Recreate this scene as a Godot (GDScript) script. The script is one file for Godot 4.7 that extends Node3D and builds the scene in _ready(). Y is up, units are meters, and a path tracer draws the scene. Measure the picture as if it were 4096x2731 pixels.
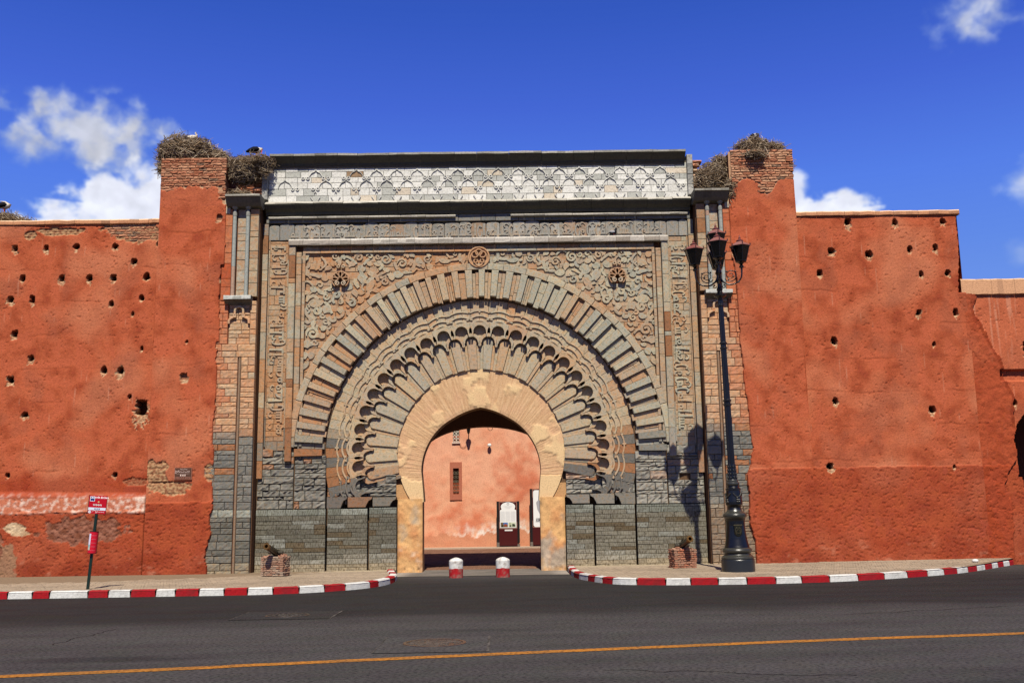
extends Node3D
# A horseshoe-arched stone city gate between red rammed-earth walls, seen across the road. Metres, y up, the wall front near z = 0.

class MB:                                    # collects triangles, wound so that the outside shows; one mesh per call of mesh()
	var v := PackedVector3Array()
	var n := PackedVector3Array()
	var c := PackedColorArray()
	func tri(a: Vector3, b: Vector3, d: Vector3, col: Color) -> void:
		tri3(a, b, d, col, col, col)
	func tri3(a: Vector3, b: Vector3, d: Vector3, ca: Color, cb: Color, cd: Color) -> void:
		var m := (b - a).cross(d - a)
		if m.length_squared() < 1e-16:
			return
		m = m.normalized()
		v.push_back(a); v.push_back(d); v.push_back(b)
		n.push_back(m); n.push_back(m); n.push_back(m)
		c.push_back(ca); c.push_back(cd); c.push_back(cb)
	func quad(a: Vector3, b: Vector3, d: Vector3, e: Vector3, col: Color) -> void:
		tri3(a, b, d, col, col, col)
		tri3(a, d, e, col, col, col)
	func smooth(a: Vector3, b: Vector3, d: Vector3, na: Vector3, nb: Vector3, nd: Vector3, col: Color) -> void:
		v.push_back(a); v.push_back(d); v.push_back(b)
		n.push_back(na); n.push_back(nd); n.push_back(nb)
		c.push_back(col); c.push_back(col); c.push_back(col)
	func box(lo: Vector3, hi: Vector3, col: Color) -> void:
		var p := [lo, Vector3(hi.x, lo.y, lo.z), Vector3(hi.x, hi.y, lo.z), Vector3(lo.x, hi.y, lo.z), Vector3(lo.x, lo.y, hi.z), Vector3(hi.x, lo.y, hi.z), hi, Vector3(lo.x, hi.y, hi.z)]
		for f in [[4, 5, 6, 7], [1, 0, 3, 2], [5, 1, 2, 6], [0, 4, 7, 3], [7, 6, 2, 3], [0, 1, 5, 4]]:
			quad(p[f[0]], p[f[1]], p[f[2]], p[f[3]], col)
	func mesh() -> ArrayMesh:
		var a := []
		a.resize(Mesh.ARRAY_MAX)
		a[Mesh.ARRAY_VERTEX] = v
		a[Mesh.ARRAY_NORMAL] = n
		a[Mesh.ARRAY_COLOR] = c
		var m := ArrayMesh.new()
		m.add_surface_from_arrays(Mesh.PRIMITIVE_TRIANGLES, a)
		return m

var rng := RandomNumberGenerator.new()
var N1 := FastNoiseLite.new()
var N2 := FastNoiseLite.new()
var N3 := FastNoiseLite.new()
var M := {}
var taken := {}

func S(r: float, g: float, b: float) -> Color:           # a sunlit sRGB reading brought down to a base colour (linear)
	var c := Color(r / 255.0, g / 255.0, b / 255.0).srgb_to_linear()
	return Color(c.r * 0.67, c.g * 0.67, c.b * 0.67)

func numbered(called: String) -> String:
	taken[called] = taken.get(called, -1) + 1
	return called if taken[called] == 0 else "%s_%03d" % [called, taken[called]]

func tag(o: Node, label := "", category := "", group := "", kind := "") -> Node:
	for p in [["label", label], ["category", category], ["group", group], ["kind", kind]]:
		if p[1] != "":
			o.set_meta(p[0], p[1])
	return o

func thing(called: String, at := Vector3.ZERO, label := "", category := "", group := "", kind := "") -> Node3D:
	var o := Node3D.new()
	o.name = numbered(called)
	add_child(o)
	o.position = at
	tag(o, label, category, group, kind)
	return o

func put(called: String, m: Mesh, mat: Material, parent: Node = null, at := Vector3.ZERO) -> MeshInstance3D:
	var o := MeshInstance3D.new()
	o.mesh = m
	o.material_override = mat
	o.position = at
	if parent == null:
		o.name = numbered(called)
		add_child(o)
	else:
		o.name = called
		parent.add_child(o, true)
	return o

func noise(freq: float, sd: int, oct := 3) -> FastNoiseLite:
	var f := FastNoiseLite.new()
	f.seed = sd
	f.noise_type = FastNoiseLite.TYPE_SIMPLEX_SMOOTH
	f.frequency = freq
	f.fractal_type = FastNoiseLite.FRACTAL_FBM
	f.fractal_octaves = oct
	return f

func tex(freq: float, sd: int, stops: Array, side := 512, oct := 5) -> NoiseTexture2D:
	var t := NoiseTexture2D.new()
	t.width = side
	t.height = side
	t.seamless = true
	t.generate_mipmaps = false
	t.noise = noise(freq, sd, oct)
	var g := Gradient.new()
	g.offsets = PackedFloat32Array(stops.map(func(s): return s[0]))
	g.colors = PackedColorArray(stops.map(func(s): return s[1]))
	t.color_ramp = g
	return t

func grey(x: float) -> Color:
	return Color(x, x, x)

func mat(called: String, rough: float, albedo: Texture2D, bump: Texture2D, scale: float, relief: float, spec := 0.3) -> StandardMaterial3D:
	var m := StandardMaterial3D.new()
	m.resource_name = called
	m.vertex_color_use_as_albedo = true
	m.roughness = rough
	m.metallic_specular = spec
	if albedo:
		m.albedo_texture = albedo
	if bump:
		m.heightmap_enabled = true
		m.heightmap_texture = bump
		m.heightmap_scale = relief
	m.uv1_triplanar = true
	m.uv1_world_triplanar = true
	m.uv1_scale = Vector3.ONE * scale
	M[called] = m
	return m

# --- shapes -------------------------------------------------------------------------------------------------------------------------------
func block(w: float, h: float, zf: float, zb: float, bev: float, col: Color, rough := 0.0, vary := 0.06, tint := Color(0, 0, 0, 0)) -> MB:
	# a squared stone centred on x = y = 0: a face that may be broken, bevelled edges, sides; no back. tint: a second colour blotched over it
	var m := MB.new()
	var nx := 1 if rough == 0.0 and tint.a == 0.0 else clampi(int(w / 0.07), 2, 7)
	var ny := 1 if rough == 0.0 and tint.a == 0.0 else clampi(int(h / 0.06), 2, 5)
	var P := []
	var C := []
	var ofs := Vector2(rng.randf() * 50.0, rng.randf() * 50.0)
	var tilt := Vector2(rng.randf_range(-1, 1), rng.randf_range(-1, 1)) * 0.006
	for j in ny + 1:
		var row := []
		var crow := []
		for i in nx + 1:
			var x := lerpf(-w / 2 + bev, w / 2 - bev, float(i) / nx)
			var y := lerpf(-h / 2 + bev, h / 2 - bev, float(j) / ny)
			var z := zf + tilt.x * x / maxf(w, 0.05) + tilt.y * y / maxf(h, 0.05)
			if rough > 0.0:
				z += rough * (N3.get_noise_2d((x + ofs.x) * 9.0, (y + ofs.y) * 16.0) - 0.25) * 1.6
			row.append(Vector3(x, y, z))
			var k := 1.0 + vary * rng.randf_range(-1, 1)
			var cc := Color(col.r * k, col.g * k, col.b * k)
			if tint.a > 0.0:
				var t := clampf(0.5 + 1.6 * N3.get_noise_2d((x + ofs.x) * 3.0, (y + ofs.y) * 6.0), 0, 1) * tint.a
				cc = cc.lerp(Color(tint.r * k, tint.g * k, tint.b * k), t)
			crow.append(cc)
		P.append(row)
		C.append(crow)
	for j in ny:
		for i in nx:
			m.tri3(P[j][i], P[j][i + 1], P[j + 1][i + 1], C[j][i], C[j][i + 1], C[j + 1][i + 1])
			m.tri3(P[j][i], P[j + 1][i + 1], P[j + 1][i], C[j][i], C[j + 1][i + 1], C[j + 1][i])
	var ring := []
	for i in nx: ring.append(P[0][i])
	for j in ny: ring.append(P[j][nx])
	for i in nx: ring.append(P[ny][nx - i])
	for j in ny: ring.append(P[ny - j][0])
	for k in ring.size():
		var a: Vector3 = ring[k]
		var b: Vector3 = ring[(k + 1) % ring.size()]
		var a1 := Vector3(a.x * w / maxf(w - 2 * bev, 0.01), a.y * h / maxf(h - 2 * bev, 0.01), minf(a.z, zf) - bev)
		var b1 := Vector3(b.x * w / maxf(w - 2 * bev, 0.01), b.y * h / maxf(h - 2 * bev, 0.01), minf(b.z, zf) - bev)
		m.quad(a1, b1, b, a, col)
		m.quad(Vector3(a1.x, a1.y, zb), Vector3(b1.x, b1.y, zb), b1, a1, col)
	return m

func prism(m: MB, poly: PackedVector2Array, zf: float, zb: float, bev: float, col: Color, jit := 0.0) -> void:
	# a convex outline (counter-clockwise), bevelled towards its middle, a face and sides
	var mid := Vector2.ZERO
	for p in poly: mid += p
	mid /= poly.size()
	var f := PackedVector3Array()
	var e := PackedVector3Array()
	var cs := PackedColorArray()
	for p in poly:
		var d := (mid - p)
		var q := p + d * minf(0.45, bev * 1.4 / maxf(d.length(), 0.001))
		f.push_back(Vector3(q.x, q.y, zf + jit * rng.randf_range(-1, 1)))
		e.push_back(Vector3(p.x, p.y, zf - bev))
		var k := 1.0 + 0.07 * rng.randf_range(-1, 1)
		cs.push_back(Color(col.r * k, col.g * k, col.b * k))
	var mm := Vector3(mid.x, mid.y, zf)
	for i in poly.size():
		var j := (i + 1) % poly.size()
		m.tri3(mm, f[i], f[j], col, cs[i], cs[j])
		m.quad(e[i], e[j], f[j], f[i], col)
		m.quad(Vector3(e[i].x, e[i].y, zb), Vector3(e[j].x, e[j].y, zb), e[j], e[i], col)

func slab(m: MB, poly: PackedVector2Array, zf: float, zb: float, col: Color, back := false) -> void:
	# any outline (counter-clockwise), flat face and straight sides
	var t := Geometry2D.triangulate_polygon(poly)
	for i in range(0, t.size(), 3):
		var a := poly[t[i]]
		var b := poly[t[i + 1]]
		var d := poly[t[i + 2]]
		if (b - a).cross(d - a) < 0:
			var s := b
			b = d
			d = s
		m.tri(Vector3(a.x, a.y, zf), Vector3(b.x, b.y, zf), Vector3(d.x, d.y, zf), col)
		if back:
			m.tri(Vector3(a.x, a.y, zb), Vector3(d.x, d.y, zb), Vector3(b.x, b.y, zb), col)
	for i in poly.size():
		var a := poly[i]
		var b := poly[(i + 1) % poly.size()]
		m.quad(Vector3(a.x, a.y, zb), Vector3(b.x, b.y, zb), Vector3(b.x, b.y, zf), Vector3(a.x, a.y, zf), col)

func ribbon(m: MB, pts: Array, widths: Array, zf: float, zb: float, col: Color, bev := 0.008) -> void:
	# a raised band along a line in the wall's plane, as carved relief: a slightly rounded face and upright sides
	var L := PackedVector2Array()
	var R := PackedVector2Array()
	var k := pts.size()
	for i in k:
		var d: Vector2 = (pts[mini(i + 1, k - 1)] - pts[maxi(i - 1, 0)])
		d = d.normalized() if d.length() > 1e-6 else Vector2.RIGHT
		var q := Vector2(-d.y, d.x) * maxf(widths[i], 0.004) * 0.5
		L.push_back(pts[i] + q)
		R.push_back(pts[i] - q)
	for i in k - 1:
		var a := R[i]; var b := R[i + 1]; var d := L[i + 1]; var e := L[i]
		var ca := (a + e) * 0.5; var cb := (b + d) * 0.5
		var ta := minf(0.5, bev * 1.2 / maxf((a - ca).length(), 0.001)); var tb := minf(0.5, bev * 1.2 / maxf((b - cb).length(), 0.001))
		var ia := a.lerp(ca, ta); var ib := b.lerp(cb, tb); var id := d.lerp(cb, tb); var ie := e.lerp(ca, ta)
		m.quad(_3(ia, zf), _3(ib, zf), _3(id, zf), _3(ie, zf), col)
		m.quad(_3(a, zf - bev), _3(b, zf - bev), _3(ib, zf), _3(ia, zf), col)
		m.quad(_3(ie, zf), _3(id, zf), _3(d, zf - bev), _3(e, zf - bev), col)
		m.quad(_3(a, zb), _3(b, zb), _3(b, zf - bev), _3(a, zf - bev), col)
		m.quad(_3(e, zf - bev), _3(d, zf - bev), _3(d, zb), _3(e, zb), col)
	m.quad(_3(L[0], zb), _3(R[0], zb), _3(R[0], zf - bev), _3(L[0], zf - bev), col)
	m.quad(_3(R[k - 1], zb), _3(L[k - 1], zb), _3(L[k - 1], zf - bev), _3(R[k - 1], zf - bev), col)

func _3(p: Vector2, z: float) -> Vector3:
	return Vector3(p.x, p.y, z)

func arc_pts(c: Vector2, r: float, a0: float, a1: float, k: int) -> Array:
	var o := []
	for i in k + 1:
		var a := deg_to_rad(lerpf(a0, a1, float(i) / k))
		o.append(c + Vector2(cos(a), sin(a)) * r)
	return o

func same(x: float, k: int) -> Array:
	var o := []
	o.resize(k)
	o.fill(x)
	return o

func curve(pts: Array, k := 4) -> Array:                # a smooth line through points
	var o := []
	for i in pts.size() - 1:
		var p0: Vector2 = pts[maxi(i - 1, 0)]
		var p3: Vector2 = pts[mini(i + 2, pts.size() - 1)]
		for j in k:
			o.append((pts[i] as Vector2).cubic_interpolate(pts[i + 1], p0, p3, float(j) / k))
	o.append(pts[-1])
	return o

func lathe(m: MB, prof: Array, seg: int, col: Color, at := Vector3.ZERO, flutes := 0, depth := 0.0) -> void:
	# prof: [radius, height] upwards
	for i in prof.size() - 1:
		var r0: float = prof[i][0]; var y0: float = prof[i][1]; var r1: float = prof[i + 1][0]; var y1: float = prof[i + 1][1]
		var sl := Vector2(y1 - y0, r0 - r1).normalized()
		for k in seg:
			var a := TAU * k / seg
			var b := TAU * (k + 1) / seg
			var fa := 1.0 - depth * (0.5 + 0.5 * cos(a * flutes)) if flutes else 1.0
			var fb := 1.0 - depth * (0.5 + 0.5 * cos(b * flutes)) if flutes else 1.0
			var A := Vector3(cos(a), 0, -sin(a)); var B := Vector3(cos(b), 0, -sin(b))
			var p0 := at + A * r0 * fa + Vector3.UP * y0; var p1 := at + B * r0 * fb + Vector3.UP * y0
			var p2 := at + B * r1 * fb + Vector3.UP * y1; var p3 := at + A * r1 * fa + Vector3.UP * y1
			if flutes:
				m.quad(p0, p1, p2, p3, col)
			else:
				var na := (A * sl.x + Vector3.UP * sl.y).normalized(); var nb := (B * sl.x + Vector3.UP * sl.y).normalized()
				m.smooth(p0, p1, p2, na, nb, nb, col)
				m.smooth(p0, p2, p3, na, nb, na, col)

func tube(m: MB, pts: Array, rad: Array, seg: int, col: Color) -> void:
	var rings := []
	var up := Vector3.UP
	for i in pts.size():
		var d: Vector3 = (pts[mini(i + 1, pts.size() - 1)] - pts[maxi(i - 1, 0)]).normalized()
		var s := d.cross(up)
		if s.length() < 0.05:
			s = d.cross(Vector3(1, 0, 0.3))
		s = s.normalized()
		var t := s.cross(d)
		up = t
		var ring := []
		for k in seg:
			var a := TAU * k / seg
			var nn := s * cos(a) + t * sin(a)
			ring.append([pts[i] + nn * rad[i], nn])
		rings.append(ring)
	for i in pts.size() - 1:
		for k in seg:
			var q := (k + 1) % seg
			var a = rings[i][k]; var b = rings[i][q]; var c2 = rings[i + 1][q]; var d2 = rings[i + 1][k]
			m.smooth(a[0], c2[0], b[0], a[1], c2[1], b[1], col)
			m.smooth(a[0], d2[0], c2[0], a[1], d2[1], c2[1], col)
	for e in [0, pts.size() - 1]:
		for k in seg:
			if e == 0:
				m.tri(pts[0], rings[0][k][0], rings[0][(k + 1) % seg][0], col)
			else:
				m.tri(pts[e], rings[e][(k + 1) % seg][0], rings[e][k][0], col)

func ball(m: MB, at: Vector3, r: Vector3, col: Color, seg := 12, tilt := Basis()) -> void:
	for j in seg / 2:
		for k in seg:
			var q := []
			for e in [[j, k], [j, k + 1], [j + 1, k + 1], [j + 1, k]]:
				var t: float = PI * e[0] / (seg / 2) - PI / 2
				var a: float = TAU * e[1] / seg
				var u := Vector3(cos(t) * cos(a), sin(t), -cos(t) * sin(a))
				q.append([at + tilt * (u * r), (tilt * (u / r)).normalized()])
			m.smooth(q[0][0], q[1][0], q[2][0], q[0][1], q[1][1], q[2][1], col)
			m.smooth(q[0][0], q[2][0], q[3][0], q[0][1], q[2][1], q[3][1], col)

func sheet(x0: float, x1: float, y0: float, y1: float, step: float, f: Callable, skip: Variant = null) -> ArrayMesh:
	# an upright surface facing +z whose depth and colour f(x, y) returns as [z, colour]
	var nx := int(ceil((x1 - x0) / step))
	var ny := int(ceil((y1 - y0) / step))
	var v := PackedVector3Array(); var c := PackedColorArray(); var n := PackedVector3Array(); var idx := PackedInt32Array()
	v.resize((nx + 1) * (ny + 1)); c.resize(v.size()); n.resize(v.size())
	for j in ny + 1:
		var y := lerpf(y0, y1, float(j) / ny)
		for i in nx + 1:
			var x := lerpf(x0, x1, float(i) / nx)
			var r: Array = f.call(x, y)
			v[j * (nx + 1) + i] = Vector3(x, y, r[0])
			c[j * (nx + 1) + i] = r[1]
	var dx := (x1 - x0) / nx
	var dy := (y1 - y0) / ny
	for j in ny + 1:
		for i in nx + 1:
			var l := v[j * (nx + 1) + maxi(i - 1, 0)].z
			var r := v[j * (nx + 1) + mini(i + 1, nx)].z
			var d := v[maxi(j - 1, 0) * (nx + 1) + i].z
			var u := v[mini(j + 1, ny) * (nx + 1) + i].z
			n[j * (nx + 1) + i] = Vector3((l - r) / (2 * dx), (d - u) / (2 * dy), 1).normalized()
	for j in ny:
		for i in nx:
			var a := j * (nx + 1) + i
			if skip != null and skip.call(v[a].x + dx / 2, v[a].y + dy / 2):
				continue
			idx.append_array(PackedInt32Array([a, a + nx + 2, a + 1, a, a + nx + 1, a + nx + 2]))
	var arr := []
	arr.resize(Mesh.ARRAY_MAX)
	arr[Mesh.ARRAY_VERTEX] = v; arr[Mesh.ARRAY_NORMAL] = n; arr[Mesh.ARRAY_COLOR] = c; arr[Mesh.ARRAY_INDEX] = idx
	var m := ArrayMesh.new()
	m.add_surface_from_arrays(Mesh.PRIMITIVE_TRIANGLES, arr)
	return m

# --- camera, sky, sun ----------------------------------------------------------------------------------------------------------------------
const SUN_AZ := 2.5
const SUN_EL := 55.0

func _ready() -> void:
	rng.seed = 7
	N1 = noise(0.35, 11, 3)
	N2 = noise(1.0, 12, 4)
	N3 = noise(1.0, 13, 3)
	var cam := Camera3D.new()
	cam.name = "camera"
	cam.position = Vector3(0.66, 1.53, 27.2)
	cam.rotation_degrees = Vector3(9.8, -0.5, -0.85)
	cam.fov = 2.0 * rad_to_deg(atan(784.0 / 2287.0))
	cam.far = 900.0
	add_child(cam)
	var env := Environment.new()
	env.background_mode = Environment.BG_SKY
	env.sky = Sky.new()
	env.sky.sky_material = sky_material()
	env.tonemap_mode = Environment.TONE_MAPPER_LINEAR
	env.tonemap_exposure = 1.6
	env.sdfgi_enabled = true
	env.ssao_enabled = true
	env.ssil_enabled = true
	var we := WorldEnvironment.new()
	we.name = "world"
	we.environment = env
	add_child(we)
	var sun := DirectionalLight3D.new()
	sun.name = "sun"
	sun.light_energy = 1.6
	sun.light_color = Color(1.0, 0.965, 0.9)
	sun.light_angular_distance = 0.5
	sun.shadow_enabled = true
	var ce := cos(deg_to_rad(SUN_EL))
	var to_sun := Vector3(sin(deg_to_rad(SUN_AZ)) * ce, sin(deg_to_rad(SUN_EL)), cos(deg_to_rad(SUN_AZ)) * ce)
	sun.basis = Basis.looking_at(-to_sun)
	add_child(sun)
	materials()
	setting()
	walls()
	gate()
	objects()

func sky_material() -> PanoramaSkyMaterial:
	# deep clear blue that pales towards the horizon, with a few fair-weather clouds
	var W := 4096
	var H := 2048
	var col := Image.create(1, H, false, Image.FORMAT_RGB8)
	var stops := [[-90.0, Color8(70, 72, 78)], [-0.1, Color8(120, 130, 150)], [0.0, Color8(152, 182, 236)], [8.0, Color8(122, 160, 236)], [14.0, Color8(98, 140, 232)], [18.0, Color8(86, 128, 232)], [23.0, Color8(69, 104, 213)], [28.0, Color8(53, 90, 193)], [40.0, Color8(40, 70, 160)], [90.0, Color8(30, 54, 132)]]
	for y in H:
		var el := 90.0 - 180.0 * (y + 0.5) / H
		var c: Color = stops[-1][1]
		for i in stops.size() - 1:
			if el >= stops[i][0] and el <= stops[i + 1][0]:
				c = (stops[i][1] as Color).lerp(stops[i + 1][1], (el - stops[i][0]) / (stops[i + 1][0] - stops[i][0]))
		col.set_pixel(0, y, c)
	col.resize(W, H, Image.INTERPOLATE_NEAREST)
	# clouds: middle (azimuth from -z, elevation), half sizes in degrees, thickness, whiteness
	var blobs := [[-23.4, 20.5, 4.0, 1.6, 0.66, 0.88], [-26.1, 20.9, 1.4, 0.9, 0.5, 0.86], [-25.3, 19.2, 3.2, 0.8, 0.4, 0.84], [-22.2, 19.3, 2.2, 1.5, 0.55, 0.86], [-21.0, 20.4, 1.1, 0.8, 0.5, 0.86],
		[-21.4, 16.6, 3.1, 1.6, 1.25, 1.0], [-20.1, 17.6, 2.4, 1.5, 0.95, 0.98], [-24.0, 15.6, 2.0, 0.8, 1.1, 1.0], [-27.0, 15.2, 1.3, 0.75, 0.9, 1.0],
		[17.2, 17.4, 0.6, 1.5, 0.85, 0.98], [19.0, 16.2, 1.9, 1.0, 1.5, 1.0], [27.3, 24.9, 2.2, 1.25, 0.5, 0.9], [28.9, 16.5, 1.3, 1.1, 0.45, 0.95], [28.4, 13.0, 0.7, 0.9, 0.25, 0.92], [26.5, 11.0, 1.8, 0.5, 0.3, 0.95],
		[13.8, 17.2, 0.5, 0.5, 0.9, 1.0]]
	var nz := noise(0.42, 31, 6)
	nz.domain_warp_enabled = true
	nz.domain_warp_amplitude = 1.1
	nz.domain_warp_frequency = 0.35
	nz.domain_warp_fractal_octaves = 4
	for b in blobs:
		var x0 := int((b[0] - b[2] * 2.0) / 360.0 * W)
		var x1 := int((b[0] + b[2] * 2.0) / 360.0 * W)
		var y0 := int((90.0 - b[1] - b[3] * 2.0) / 180.0 * H)
		var y1 := int((90.0 - b[1] + b[3] * 2.0) / 180.0 * H)
		for y in range(y0, y1):
			var el := 90.0 - 180.0 * (y + 0.5) / H
			for x in range(x0, x1):
				var az := 360.0 * (x + 0.5) / W
				var px := posmod(x, W)
				var r := Vector2((az - b[0]) / b[2], (el - b[1]) / b[3]).length()
				var d: float = 1.0 - r * 0.85 + 0.72 * nz.get_noise_2d(az, el * 1.3) + 0.06
				if b[4] > 0.9 and el < b[1]:
					d += 0.25
				var a := clampf(d * 1.5 * b[4], 0.0, 1.0 if b[4] > 0.9 else 0.84)
				a = a * a * (3.0 - 2.0 * a)
				if a > 0.004:
					var lum: float = b[5] * (0.93 + 0.09 * clampf(0.5 + nz.get_noise_2d(az * 1.3 + 40.0, el * 1.6 - 0.25), 0, 1))
					var cc := Color(minf(1, lum * 0.955), minf(1, lum * 0.97), minf(1, lum * 1.03))
					col.set_pixel(px, y, col.get_pixel(px, y).lerp(cc, a))
	# the same kind of clouds all round, copied to where the camera does not look
	for k in [[600, 40], [1050, -30], [1500, 25], [2050, -50], [2600, 60], [3050, 0]]:
		var part := col.get_region(Rect2i(3750, 760, 160, 130))
		if k[0] % 100 == 50:
			part.flip_x()
		var base := col.get_region(Rect2i(3400, 760, 160, 130))
		for yy in part.get_height():
			for xx in part.get_width():
				var diff := part.get_pixel(xx, yy) - base.get_pixel(xx, yy)
				if diff.r > 0.02:
					var q := col.get_pixel(k[0] + xx, 760 + k[1] + yy)
					col.set_pixel(k[0] + xx, 760 + k[1] + yy, Color(minf(1, q.r + diff.r), minf(1, q.g + diff.g), minf(1, q.b + diff.b)))
	var m := PanoramaSkyMaterial.new()
	m.panorama = ImageTexture.create_from_image(col)
	m.energy_multiplier = 0.622
	return m

func materials() -> void:
	var fine := tex(0.03, 21, [[0.0, grey(0.82)], [0.45, grey(0.96)], [1.0, grey(1.0)]])
	var pit := tex(0.045, 22, [[0.0, grey(0.0)], [0.35, grey(0.35)], [0.55, grey(0.75)], [1.0, grey(1.0)]])
	var rust := tex(0.02, 23, [[0.0, Color(0.98, 0.86, 0.72)], [0.34, Color(1.0, 0.95, 0.89)], [0.5, Color(1, 1, 1)], [0.66, Color(0.93, 0.93, 0.91)], [1.0, Color(0.80, 0.80, 0.77)]])
	var grain := tex(0.06, 24, [[0.0, grey(0.1)], [0.4, grey(0.5)], [1.0, grey(1.0)]])
	var streak := tex(0.02, 25, [[0.0, grey(0.80)], [0.5, grey(0.98)], [1.0, grey(1.0)]])
	mat("plaster", 0.95, fine, pit, 0.9, 0.35, 0.15)
	mat("limewash", 0.95, fine, grain, 1.3, 0.35, 0.15)
	mat("stone", 0.88, rust, grain, 0.8, 0.4, 0.2)
	var drip := tex(0.035, 29, [[0.0, Color(0.50, 0.47, 0.42)], [0.35, Color(0.80, 0.78, 0.74)], [0.55, Color(0.97, 0.97, 0.96)], [1.0, Color(1, 1, 1)]])
	mat("dado", 0.85, drip, grain, 0.8, 0.35, 0.25)
	M.dado.uv1_scale = Vector3(1.5, 0.45, 1.5)
	mat("marble", 0.7, streak, grain, 1.1, 0.5, 0.3)
	mat("brick", 0.95, fine, pit, 1.7, 0.7, 0.15)
	var tar := tex(0.035, 26, [[0.0, grey(0.42)], [0.35, grey(0.80)], [0.6, grey(0.95)], [1.0, grey(1.0)]], 1024, 6)
	mat("asphalt", 0.86, tar, grain, 0.45, 0.5, 0.3)
	mat("paint", 0.8, tex(0.02, 27, [[0.0, grey(0.62)], [0.25, grey(0.9)], [1.0, grey(1.0)]]), grain, 1.6, 0.35, 0.3)
	mat("concrete", 0.92, fine, grain, 0.7, 0.4, 0.2)
	mat("iron", 0.30, tex(0.03, 28, [[0.0, grey(0.6)], [1.0, grey(1.0)]]), grain, 3.0, 0.12, 0.5)
	mat("bronze", 0.35, fine, grain, 4.0, 0.08, 0.6)
	M.bronze.metallic = 0.8
	mat("sign", 0.4, null, null, 1.0, 0.0, 0.4)
	mat("twig", 0.95, null, null, 1.0, 0.0, 0.1)
	mat("feather", 0.9, fine, null, 5.0, 0.0, 0.2)
	var g := StandardMaterial3D.new()
	g.resource_name = "dusty_lantern_glass"
	g.transparency = BaseMaterial3D.TRANSPARENCY_ALPHA
	g.albedo_color = Color(0.02, 0.02, 0.022, 0.93)
	g.roughness = 0.15
	M.glass = g

# --- ground, road, pavements, kerbs, courtyard ------------------------------------------------------------------------------------------
func flat(m: MB, x0: float, x1: float, z0: float, z1: float, y: float, nx: int, nz: int, f: Callable) -> void:
	for j in nz:
		for i in nx:
			var xa := lerpf(x0, x1, float(i) / nx); var xb := lerpf(x0, x1, float(i + 1) / nx)
			var za := lerpf(z0, z1, float(j) / nz); var zb := lerpf(z0, z1, float(j + 1) / nz)
			var p := [Vector3(xa, y, zb), Vector3(xb, y, zb), Vector3(xb, y, za), Vector3(xa, y, za)]
			var c := p.map(func(q): return f.call(q.x, q.z))
			m.tri3(p[0], p[1], p[2], c[0], c[1], c[2])
			m.tri3(p[0], p[2], p[3], c[0], c[2], c[3])

func yp(x: float, z: float) -> float:                  # height of the pavement
	var wall := 0.10 + 0.0055 * (clampf(x, -10, 14) + 1.0)
	return lerpf(wall, 0.13, clampf(z / 5.5, 0, 1))

func along(path: Array, s: float) -> Array:            # [point, direction] at length s
	for i in path.size() - 1:
		var d: Vector2 = path[i + 1] - path[i]
		if s <= d.length() or i == path.size() - 2:
			return [path[i] + d.normalized() * s, d.normalized()]
		s -= d.length()
	return [path[0], Vector2.RIGHT]

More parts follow.
